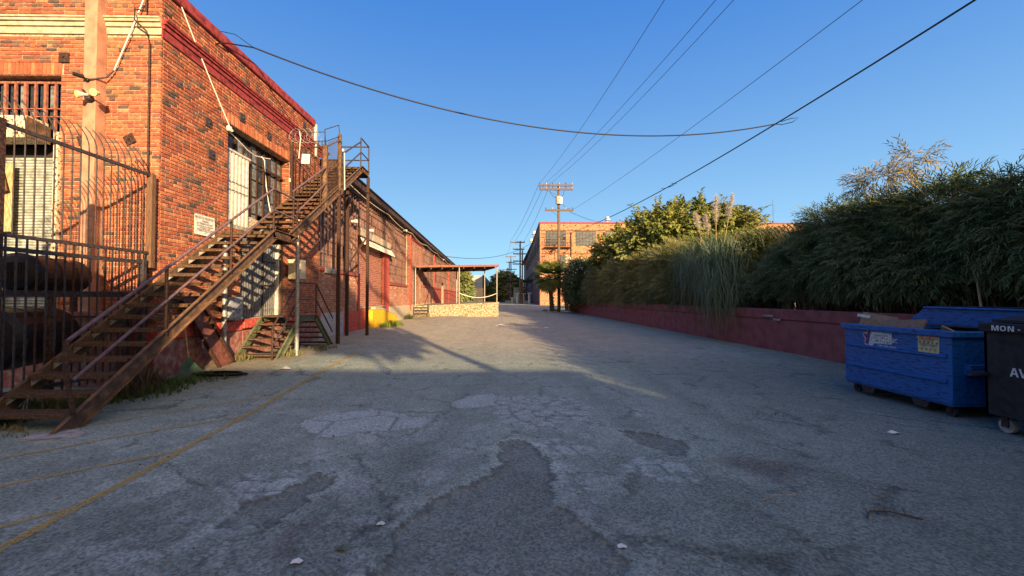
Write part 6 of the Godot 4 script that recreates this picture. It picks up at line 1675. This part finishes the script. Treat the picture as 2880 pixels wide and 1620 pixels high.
	var st5 := S(); tube(st5, [P(7.6, 0, -13), P(7.4, 7.6, -13)], 0.1, 8, 0.05); obj("trunk", st5, M.bark, rt)
	weeds(r)

func tuft(called: String, at: Vector3, spread: Vector2, n: int, h: float, ca: Color, cb: Color, label: String, seed_: int) -> void:
	var r := RandomNumberGenerator.new(); r.seed = seed_
	var tri := []
	for b in 9:
		var az := r.randf() * TAU; var d := Vector3(cos(az), 0, sin(az)); var sd := Vector3(-sin(az), 0, cos(az))
		var b0 := d * r.randf_range(0, 0.05); var le := r.randf_range(0.6, 1.2); var ben := r.randf_range(0.15, 0.9)
		var p1 := b0 + Vector3(0, le * 0.55, 0) + d * ben * 0.22; var p2 := b0 + Vector3(0, le * (1.0 - ben * 0.35), 0) + d * ben * 0.62
		var g := r.randf_range(0.75, 1.2); var c := Color(g, g, g); var w := 0.022
		for t in [[b0 - sd * w, p1 - sd * w * 0.8, b0 + sd * w], [b0 + sd * w, p1 - sd * w * 0.8, p1 + sd * w * 0.8], [p1 - sd * w * 0.8, p2, p1 + sd * w * 0.8]]:
			for v in t: tri.append([v, c])
	var me := mesh_of(tri)
	var xf := []; var cols := []
	for k in n:
		var a := r.randf() * TAU; var q := sqrt(r.randf())
		var x := at.x + cos(a) * q * spread.x; var d := -at.z + sin(a) * q * spread.y
		var s := h * r.randf_range(0.45, 1.15) * (1.15 - 0.5 * q)
		xf.append(Transform3D((Basis(Vector3.UP, r.randf() * TAU) * Basis(Vector3(1, 0, 0), r.randf_range(-0.3, 0.3))).scaled(Vector3.ONE * s), P(x, maxf(surface_at(x, d)[0], at.y) - 0.01, d))); cols.append(ca.lerp(cb, r.randf()))
	var mm := copies(called, me, M.leaf, xf, cols, self)
	mm.position = Vector3.ZERO
	mm.set_meta("label", label); mm.set_meta("category", "weeds")

func weeds(r: RandomNumberGenerator) -> void:
	var g1 := Color(0.05, 0.10, 0.02); var g2 := Color(0.13, 0.19, 0.045); var s1 := Color(0.22, 0.19, 0.09); var s2 := Color(0.35, 0.30, 0.16)
	tuft("weeds", P(-5.95, 0, 7.3), Vector2(0.55, 0.75), 210, 0.26, g1, g2, "green weeds growing under the staircase beside the rake", 601)
	tuft("dry_weeds", P(-6.1, 0, 7.2), Vector2(0.35, 0.45), 80, 0.55, Color(0.10, 0.075, 0.05), Color(0.18, 0.13, 0.09), "dry brown brush standing under the staircase behind the green weeds", 602)
	tuft("weeds", P(-5.6, 0, 8.15), Vector2(0.45, 0.4), 70, 0.18, g1, g2, "low green weeds at the rake's tines", 603)
	tuft("fence_weeds", P(-6.35, 0, 5.8), Vector2(0.25, 1.0), 130, 0.34, Color(0.08, 0.11, 0.03), s1, "tangled grass growing up through the lowest treads beside the iron fence", 604)
	tuft("dry_grass", P(-6.0, 0, 5.05), Vector2(0.5, 0.25), 60, 0.20, s1, s2, "straw coloured grass under the lowest tread", 605)
	tuft("weeds", P(-5.35, 0.1, 10.7), Vector2(0.3, 0.35), 60, 0.26, Color(0.10, 0.13, 0.035), s1, "grass tuft at the foot of the galvanized landing post", 606)
	tuft("weeds", P(-5.1, 0.1, 12.0), Vector2(0.4, 0.5), 60, 0.20, Color(0.10, 0.13, 0.04), s1, "grass tuft in front of the small green steps", 607)
	tuft("weeds", P(-6.0, 0.1, 10.0), Vector2(0.25, 0.3), 40, 0.22, Color(0.10, 0.13, 0.04), s1, "grass tuft between the leaning channel and the green steps", 608)
	tuft("weeds", P(-5.75, 0.1, 22.0), Vector2(0.5, 1.6), 160, 0.36, Color(0.08, 0.14, 0.02), Color(0.2, 0.24, 0.05), "green grass along the yellow ramp wall", 609)
	tuft("weeds", P(-6.7, 0.1, 29.6), Vector2(0.3, 1.0), 60, 0.5, Color(0.10, 0.14, 0.04), s1, "weeds against the white base left of the dock steps", 610)
	tuft("weeds", P(3.6, 0, 5.85), Vector2(0.28, 0.16), 60, 0.055, Color(0.07, 0.09, 0.045), Color(0.12, 0.13, 0.06), "small flat weed patch in the open asphalt", 611)
	tuft("weeds", P(3.32, 0, 5.62), Vector2(0.18, 0.09), 26, 0.045, Color(0.06, 0.08, 0.04), Color(0.11, 0.12, 0.06), "smaller weed patch just in front of the open-ground patch", 612)
	tuft("weeds", P(7.3, 0.2, 44.8), Vector2(0.6, 1.0), 70, 0.4, g1, g2, "weeds at the end of the red wall by the gate", 613)
	tuft("weeds", P(5.2, 0.2, 45.5), Vector2(1.2, 0.8), 90, 0.4, g1, g2, "weeds around the foot of the palm", 614)
	tuft("weeds", P(-7.0, 0.5, 92.0), Vector2(3.0, 2.0), 160, 1.0, Color(0.10, 0.16, 0.03), Color(0.22, 0.25, 0.06), "green grass beyond the dock before the distant fences", 615)

# ---------------------------------------------------------------- dumpsters
func build_dumpsters() -> void:
	var t := thing("blue_dumpster", "large blue steel dumpster full of cardboard against the red wall", "dumpster", P(6.5, 0, 6.45))
	var x0 := 5.93; var x1 := 7.12; var d0 := 5.58; var d1 := 7.36; var yb := 0.15; var yt := 1.12
	var st := S()
	slab(st, x0, x0 + 0.02, yb + 0.05, yt, d0, d1, 0.004); slab(st, x1 - 0.02, x1, yb + 0.05, yt + 0.05, d0, d1, 0.004)
	slab(st, x0 + 0.02, x1 - 0.02, yb + 0.05, yt, d0, d0 + 0.02); slab(st, x0 + 0.02, x1 - 0.02, yb + 0.05, yt, d1 - 0.02, d1); slab(st, x0 + 0.01, x1 - 0.01, yb, yb + 0.05, d0 + 0.01, d1 - 0.01, 0.01)
	var body := obj("body", st, M.blue_bin, t)
	st = S(); slab(st, x0 - 0.045, x0 + 0.03, yt - 0.05, yt + 0.04, d0 - 0.05, d1 + 0.05, 0.012); slab(st, x0 + 0.03, x1, yt - 0.05, yt + 0.035, d0 - 0.05, d0 + 0.03, 0.012); slab(st, x0 + 0.03, x1, yt - 0.05, yt + 0.035, d1 - 0.03, d1 + 0.05, 0.012)
	obj("rim", st, M.blue_bin, t)
	for y in [0.81, 0.475]:
		st = S(); prism(st, pv([0, -0.03, 0.028, -0.012, 0.028, 0.012, 0, 0.03]), P(x0 + 0.001, y, d0 + 0.06), Vector3(-1, 0, 0), Vector3.UP, Vector3(0, 0, -(d1 - d0 - 0.12))); obj("rib", st, M.blue_bin, t)
	st = S(); slab(st, x0 - 0.012, x0 + 0.0, yb + 0.04, yb + 0.11, d0, d1, 0.003); obj("bottom_fold", st, M.blue_bin, t)
	# sloped sheet standing up at the back
	st = S(); prism(st, pv([d0 - 0.6, 1.05, d1 + 0.10, 1.05, d1 + 0.08, 1.2, d1 - 0.22, 1.44, d0 - 0.6, 1.42]), P(x1 + 0.02, 0, 0), Vector3(0, 0, -1), Vector3.UP, Vector3(0.03, 0, 0)); obj("back_panel", st, M.blue_bin, t)
	st = S(); tube(st, [P(x1 + 0.0, 1.44, d1 - 0.22), P(x1 + 0.0, 1.42, d0 - 0.6)], 0.018, 6); obj("panel_edge", st, M.blue_bin, t)
	st = S(); slab(st, x1 + 0.08, x1 + 0.12, 0.75, 1.47, d0 - 0.5, d1 - 0.3, 0.005); slab(st, x1 - 0.3, x1 + 0.0, 1.08, 1.11, d0 + 0.1, d1 - 0.3, 0.01); slab(st, x1 - 0.28, x1 - 0.02, 1.15, 1.17, d0 + 0.2, d1 - 0.5, 0.006); obj("lid", st, M.black_bin, t)
	for e in [[x0 + 0.12, d0 + 0.12], [x0 + 0.12, d1 - 0.12], [x1 - 0.12, d0 + 0.12], [x1 - 0.12, d1 - 0.12]]:
		st = S(); tube(st, [P(e[0] - 0.025, 0.07, e[1]), P(e[0] + 0.025, 0.07, e[1])], 0.068, 14); var w := obj("wheel", st, M.ink, t)
		st = S(); slab(st, e[0] - 0.05, e[0] - 0.035, 0.06, 0.15, e[1] - 0.03, e[1] + 0.03); slab(st, e[0] + 0.035, e[0] + 0.05, 0.06, 0.15, e[1] - 0.03, e[1] + 0.03); slab(st, e[0] - 0.05, e[0] + 0.05, 0.148, 0.16, e[1] - 0.03, e[1] + 0.03); obj("fork", st, M.iron_rust, w)
	for d in [d0 + 0.48, d1 - 0.42]:
		st = S(); prism(st, pv([-0.14, 0.15, 0.14, 0.15, 0.09, 0.055, -0.09, 0.055]), P(x0 + 0.03, 0, d), Vector3(0, 0, -1), Vector3.UP, Vector3(0.9, 0, 0)); obj("skid", st, M.iron, t)
	st = S(); slab(st, x0 + 0.15, x1 - 0.1, 0.58, 0.72, d0 - 0.09, d0, 0.008); obj("fork_pocket", st, M.blue_bin, t)
	# stickers and lettering on the long side; u runs towards the viewpoint (left to right as seen)
	var U := Vector3(0, 0, 1); var N := Vector3(-1, 0, 0)
	var xs := x0 - 0.003
	var wm := mat(lin(0.62, 0.63, 0.62), 0.7, T.grime, 3.0); var lb := mat(lin(0.13, 0.36, 0.62), 0.6, T.soft, 2.0); var pk := mat(lin(0.62, 0.42, 0.50), 0.6); var mr := mat(lin(0.25, 0.035, 0.07), 0.6)
	var sd := 6.62   # depth of the sticker centre
	st = S(); prism(st, pv([-0.16, -0.105, 0.16, -0.085, 0.17, 0.115, -0.02, 0.12, -0.16, 0.09]), P(xs, 0.965, sd), U, Vector3.UP, Vector3(-0.002, 0, 0)); obj("blue_sticker", st, lb, t)
	st = S(); prism(st, pv([-0.25, -0.13, -0.17, -0.13, -0.15, -0.085, 0.165, -0.075, 0.17, 0.07, -0.20, 0.10]), P(xs - 0.002, 0.965, sd), U, Vector3.UP, Vector3(-0.002, 0, 0)); var ws := obj("white_sticker", st, wm, t)
	var r := RandomNumberGenerator.new(); r.seed = 31
	st = S()
	for k in 26:
		var p := P(xs - 0.0045, 0.965 + 0.045 - 0.05 * (k % 3) + r.randf_range(-0.008, 0.008), sd + 0.17 - (k / 3) * 0.042 - 0.01 + r.randf_range(-0.008, 0.008))
		box(st, p, Vector3(0.0015, r.randf_range(0.008, 0.026), r.randf_range(0.006, 0.022)), Basis(Vector3(1, 0, 0), r.randf_range(-0.8, 0.8)))
	obj("smudges", st, M.ink_grey, ws)
	for e in [[[[-0.19, 0.10], [-0.20, 0.14], [-0.235, 0.15], [-0.26, 0.13], [-0.27, 0.08], [-0.285, 0.05]], 0.009], [[[-0.285, 0.05], [-0.325, 0.07], [-0.345, 0.04], [-0.34, 0.01], [-0.30, -0.045]], 0.009], [[[-0.30, -0.045], [-0.325, -0.07], [-0.32, -0.11], [-0.285, -0.135], [-0.25, -0.11], [-0.245, -0.08]], 0.009]]:
		var pts := []
		for q in e[0]: pts.append(P(xs - 0.001, 0.965 + q[1], sd - q[0]))
		st = S(); tube(st, pts, e[1], 5); obj("looped_emblem", st, pk, t)
	for e in [[-0.255, 0.10, -0.275, 0.03], [-0.325, 0.035, -0.265, -0.03], [-0.30, -0.09, -0.265, -0.10]]:
		st = S(); bar(st, P(xs - 0.003, 0.965 + e[1], sd - e[0]), P(xs - 0.003, 0.965 + e[3], sd - e[2]), 0.004, 0.034, 0.0, Vector3(0, 0.3, 1)); obj("emblem_fill", st, mr, t)
	text("IC", 0.062, P(xs - 0.001, 0.945, sd - 0.215), U, N, wm, "lettering", t, 1.1)
	text("800 299-4898", 0.042, P(xs - 0.001, 0.838, sd - 0.075), U, N, wm, "lettering", t, 0.95)
	st = S(); prism(st, rounded(0.30, 0.245, 0.02), P(xs, 0.955, 5.89), U, Vector3.UP, Vector3(-0.002, 0, 0)); var ca := obj("caution_label", st, mat(lin(0.60, 0.53, 0.28), 0.6, T.soft, 2.0), t)
	st = S(); prism(st, rounded(0.28, 0.05, 0.012), P(xs - 0.002, 1.045, 5.89), U, Vector3.UP, Vector3(-0.001, 0, 0)); obj("label_band", st, mat(lin(0.40, 0.04, 0.03), 0.6), ca)
	text("DO NOT PARK", 0.034, P(xs - 0.004, 1.045, 5.89), U, N, mat(lin(0.60, 0.5, 0.3), 0.6), "lettering", ca, 1.05)
	for k in 2:
		st = S(); slab(st, xs - 0.003, xs - 0.001, 0.925, 0.955, 5.765 + k * 0.13, 5.885 + k * 0.13); obj("label_band", st, M.ink, ca)
		text("CAUTION", 0.022, P(xs - 0.004, 0.94, 5.825 + k * 0.13), U, N, mat(lin(0.60, 0.5, 0.3), 0.6), "lettering", ca, 1.1)
		st = S(); slab(st, xs - 0.003, xs - 0.001, 1.008 - k * 0.012, 1.013 - k * 0.012, 5.80 + k * 0.02, 5.98 - k * 0.02); obj("print_line", st, M.ink, ca)
	for k in 5:
		var ring := []
		for q in 13: ring.append(P(xs - 0.002, 0.976 + 0.017 * sin(TAU * q / 12.0), 5.77 + k * 0.06 + 0.017 * cos(TAU * q / 12.0)))
		st = S(); tube(st, ring, 0.002, 4); obj("pictogram", st, M.ink, ca)
		st = S(); slab(st, xs - 0.0035, xs - 0.001, 0.968, 0.984, 5.762 + k * 0.06, 5.778 + k * 0.06); obj("pictogram", st, M.ink, ca)
	for k in 4:
		st = S(); slab(st, xs - 0.003, xs - 0.001, 0.862, 0.905, 5.775 + k * 0.062, 5.815 + k * 0.062, 0.0); obj("pictogram", st, mat(lin(0.30, 0.27, 0.15), 0.7), ca)
	# cardboard inside
	var cb := [
		[P(6.20, 1.16, 7.02), Vector3(0.02, 0.34, 0.62), -0.25, 0.1, "pale cardboard sheet with a white label at the far end of the blue dumpster", M.card],
		[P(6.14, 1.13, 6.52), Vector3(0.02, 0.30, 0.62), -0.55, -0.12, "darker cardboard flap leaning across the middle of the blue dumpster", mat(lin(0.21, 0.15, 0.105), 0.9, T.soft, 1.2)],
		[P(6.25, 1.06, 5.88), Vector3(0.02, 0.22, 0.28), 0.4, 0.6, "small brown cardboard corner poking up at the near end of the blue dumpster", mat(lin(0.36, 0.22, 0.14), 0.9, T.soft, 1.2)],
		[P(6.4, 1.02, 6.2), Vector3(0.015, 0.16, 0.35), 0.9, 0.2, "white paper scrap lying between the cardboard pieces", M.sign_white],
	]
	for e in cb:
		st = S(); box(st, e[0], e[1], Basis(Vector3(0, 0, 1), e[2]) * Basis(Vector3(1, 0, 0), e[3]) * Basis(Vector3(0, 1, 0), 0.08))
		if e[4].begins_with("pale"):
			var ct := thing("cardboard_sheet", e[4], "cardboard", e[0] - Vector3(0, 0.15, 0)); obj("sheet", st, e[5], ct)
			st = S(); box(st, P(6.115, 1.295, 7.18), Vector3(0.006, 0.05, 0.26), Basis(Vector3(0, 0, 1), -0.25) * Basis(Vector3(1, 0, 0), 0.1)); obj("label", st, M.white_metal, ct)
		else: single("cardboard_sheet" if not e[4].begins_with("white") else "paper_scrap", st, e[5], e[0] - Vector3(0, 0.1, 0), e[4], "cardboard" if not e[4].begins_with("white") else "paper")
	st = S(); slab(st, x0 + 0.04, x1 - 0.05, 0.4, 0.92, d0 + 0.04, d1 - 0.04, 0.03); single("rubbish_heap", st, mat(lin(0.05, 0.045, 0.04), 0.9, T.grime, 3.0), P(6.5, 0.4, 6.4), "dark heap of flattened boxes filling the blue dumpster", "rubbish")
	# black dumpster
	var k := thing("black_dumpster", "scuffed black dumpster with white stencilled letters, nearest the viewpoint", "dumpster", P(6.5, 0, 4.3))
	st = S(); slab(st, 5.86, 5.90, 0.2, 1.26, 3.4, 5.14, 0.006); slab(st, 5.86, 7.1, 0.2, 1.26, 5.10, 5.14, 0.006); slab(st, 7.06, 7.1, 0.2, 1.36, 3.4, 5.14); slab(st, 5.9, 7.1, 0.2, 1.26, 3.4, 3.44); slab(st, 5.9, 7.06, 0.2, 0.3, 3.44, 5.1); obj("body", st, M.black_bin, k)
	st = S(); slab(st, 5.82, 5.93, 1.19, 1.30, 3.38, 5.17, 0.012); slab(st, 5.93, 7.12, 1.19, 1.30, 5.09, 5.17, 0.012); obj("rim", st, M.black_bin, k)
	st = S(); prism(st, pv([5.9, 1.31, 7.15, 1.47, 7.15, 1.50, 5.9, 1.34]), P(0, 0, 3.4), Vector3(1, 0, 0), Vector3.UP, Vector3(0, 0, -1.68)); obj("lid", st, M.black_bin, k)
	for e in [[5.98, 5.0], [5.98, 3.55], [6.98, 5.0], [6.98, 3.55]]:
		st = S(); tube(st, [P(e[0] - 0.03, 0.085, e[1]), P(e[0] + 0.03, 0.085, e[1])], 0.083, 14); var w := obj("wheel", st, M.concrete, k)
		st = S(); slab(st, e[0] - 0.055, e[0] - 0.04, 0.07, 0.21, e[1] - 0.035, e[1] + 0.035); slab(st, e[0] + 0.04, e[0] + 0.055, 0.07, 0.21, e[1] - 0.035, e[1] + 0.035); slab(st, e[0] - 0.055, e[0] + 0.055, 0.185, 0.2, e[1] - 0.03, e[1] + 0.03); obj("fork", st, M.iron, w)
	st = S(); slab(st, 5.70, 5.86, 0.66, 0.70, 5.08, 5.2); obj("side_lug", st, M.black_bin, k)
	text("MON -", 0.062, P(5.812, 1.243, 4.87), U, N, mat(lin(0.55, 0.56, 0.56), 0.8), "lettering", k, 1.15)
	text("AVALO", 0.10, P(5.853, 0.74, 4.66), U, N, mat(lin(0.55, 0.56, 0.56), 0.8), "lettering", k, 0.95)

# ---------------------------------------------------------------- small things on the ground
func build_ground_things() -> void:
	var r := RandomNumberGenerator.new(); r.seed = 404
	# grit and leaf litter
	var st := S(); box(st, Vector3.ZERO, Vector3(1, 0.6, 0.8), Basis(), 0.18); var stone := st.commit()
	var xf := []; var cols := []
	for k in 2600:
		var d := 2.1 + pow(r.randf(), 1.7) * 14.0; var x := r.randf_range(-0.85, 0.85) * (d * 1.1 + 0.5)
		if x < -5.6 or x > 8.0: continue
		var soil := nz.get_noise_2d(x * 0.9, d * 0.9)
		if soil < -0.05 and r.randf() < 0.7: continue
		var s := r.randf_range(0.004, 0.013) if r.randf() < 0.96 else r.randf_range(0.015, 0.028)
		xf.append(Transform3D((Basis(Vector3.UP, r.randf() * TAU)).scaled(Vector3.ONE * s), P(x, surface_at(x, d)[0] + s * 0.2, d)))
		var g := r.randf_range(0.08, 0.32); cols.append(Color(g, g * 0.96, g * 0.88))
	copies("grit", stone, M.straw, xf, cols, self)
	var lt := []; leaf(lt, Vector3.ZERO, Vector3(1, 0.05, 0), Vector3(0, 0.1, 1), 1.0, 0.3, 0.05, Color.WHITE); var lm := mesh_of(lt)
	xf = []; cols = []
	for k in 2600:
		var d := 2.2 + r.randf() * 22.0; var x := r.randf_range(-5.5, 8.1)
		if r.randf() < 0.85: x = 8.27 - (d - 10.3) * 0.0185 - pow(r.randf(), 2.0) * 0.8
		if true:
			var s := r.randf_range(0.025, 0.075)
			
			xf.append(Transform3D((Basis(Vector3.UP, r.randf() * TAU) * Basis(Vector3(1, 0, 0), r.randf_range(-0.4, 0.4))).scaled(Vector3.ONE * s), P(x, surface_at(x, d)[0] + 0.006, d)))
			cols.append(Color(0.16, 0.12, 0.07).lerp(Color(0.36, 0.30, 0.19), r.randf()))
	copies("leaf_litter", lm, M.straw, xf, cols, self)
	# scraps of paper
	for e in [[-4.55, 8.9, 0.13, "crumpled white paper scrap lying near the garden hose"], [-0.87, 3.05, 0.03, "tiny white scrap on the edge of the dark worn patch"], [-1.25, 2.62, 0.035, "small pale scrap low in the left foreground"], [-1.03, 2.75, 0.04, "small green scrap low in the left foreground"], [2.2, 22.5, 0.18, "pale scrap lying in the shade near the middle of the alley"], [0.75, 2.75, 0.03, "tiny pale scrap beside the cracked ground"], [4.6, 5.0, 0.06, "pale scrap on the ground in front of the blue dumpster"], [-0.25, 24.5, 0.3, "flat white paper lying in the sunlit part of the alley"]]:
		st = S(); var h: float = surface_at(e[0], e[1])[0]; var s: float = e[2]
		var c := P(e[0], h + 0.012, e[1])
		poly(st, [c + Vector3(-s, 0, -s * 0.6), c + Vector3(0, 0.35 * s, -s * 0.7), c + Vector3(0.1 * s, 0.2 * s, s * 0.6), c + Vector3(-s * 0.9, 0, s * 0.5)], Vector3.UP)
		poly(st, [c + Vector3(0, 0.35 * s, -s * 0.7), c + Vector3(s, 0, -s * 0.4), c + Vector3(s * 0.8, 0.1 * s, s * 0.6), c + Vector3(0.1 * s, 0.2 * s, s * 0.6)], Vector3.UP)
		single("paper_scrap", st, M.green_metal if e[3].contains("green") else M.sign_white, c, e[3], "litter")
	# concrete pad under the stair foot
	st = S(); var pad := PackedVector2Array()
	for q in 14: pad.append(Vector2(cos(TAU * q / 14.0) * 0.30 * (1.0 + 0.12 * sin(q * 2.3)), sin(TAU * q / 14.0) * 0.22 * (1.0 + 0.12 * cos(q * 1.7))))
	prism(st, pad, P(-5.18, 0.0, 5.02), Vector3(1, 0, 0), Vector3(0, 0, -1), Vector3(0, 0.022, 0))
	single("concrete_pad", st, M.concrete, P(-5.18, 0, 5.02), "round pale concrete pad under the foot of the rusty staircase", "pad")
	st = S(); tube(st, [P(2.02, surface_at(2.02, 3.36)[0] + 0.008, 3.36), P(2.16, 0.02, 3.42), P(2.35, 0.012, 3.44)], 0.003, 4)
	single("straw_stalk", st, M.plywood, P(2.15, 0, 3.4), "single dry straw stalk lying on the dark asphalt", "straw")
	st = S(); tube(st, [P(3.0, 0.012, 3.05), P(2.85, 0.02, 3.15), P(2.72, 0.016, 3.17), P(2.62, 0.012, 3.08)], 0.006, 5)
	for k in 5: tube(st, [P(2.66 + k * 0.07, 0.012, 3.12), P(2.70 + k * 0.07, 0.025, 3.19)], 0.003, 4)
	single("dead_twig", st, M.bark, P(2.8, 0, 3.1), "dark dead twig in the right foreground", "twig")
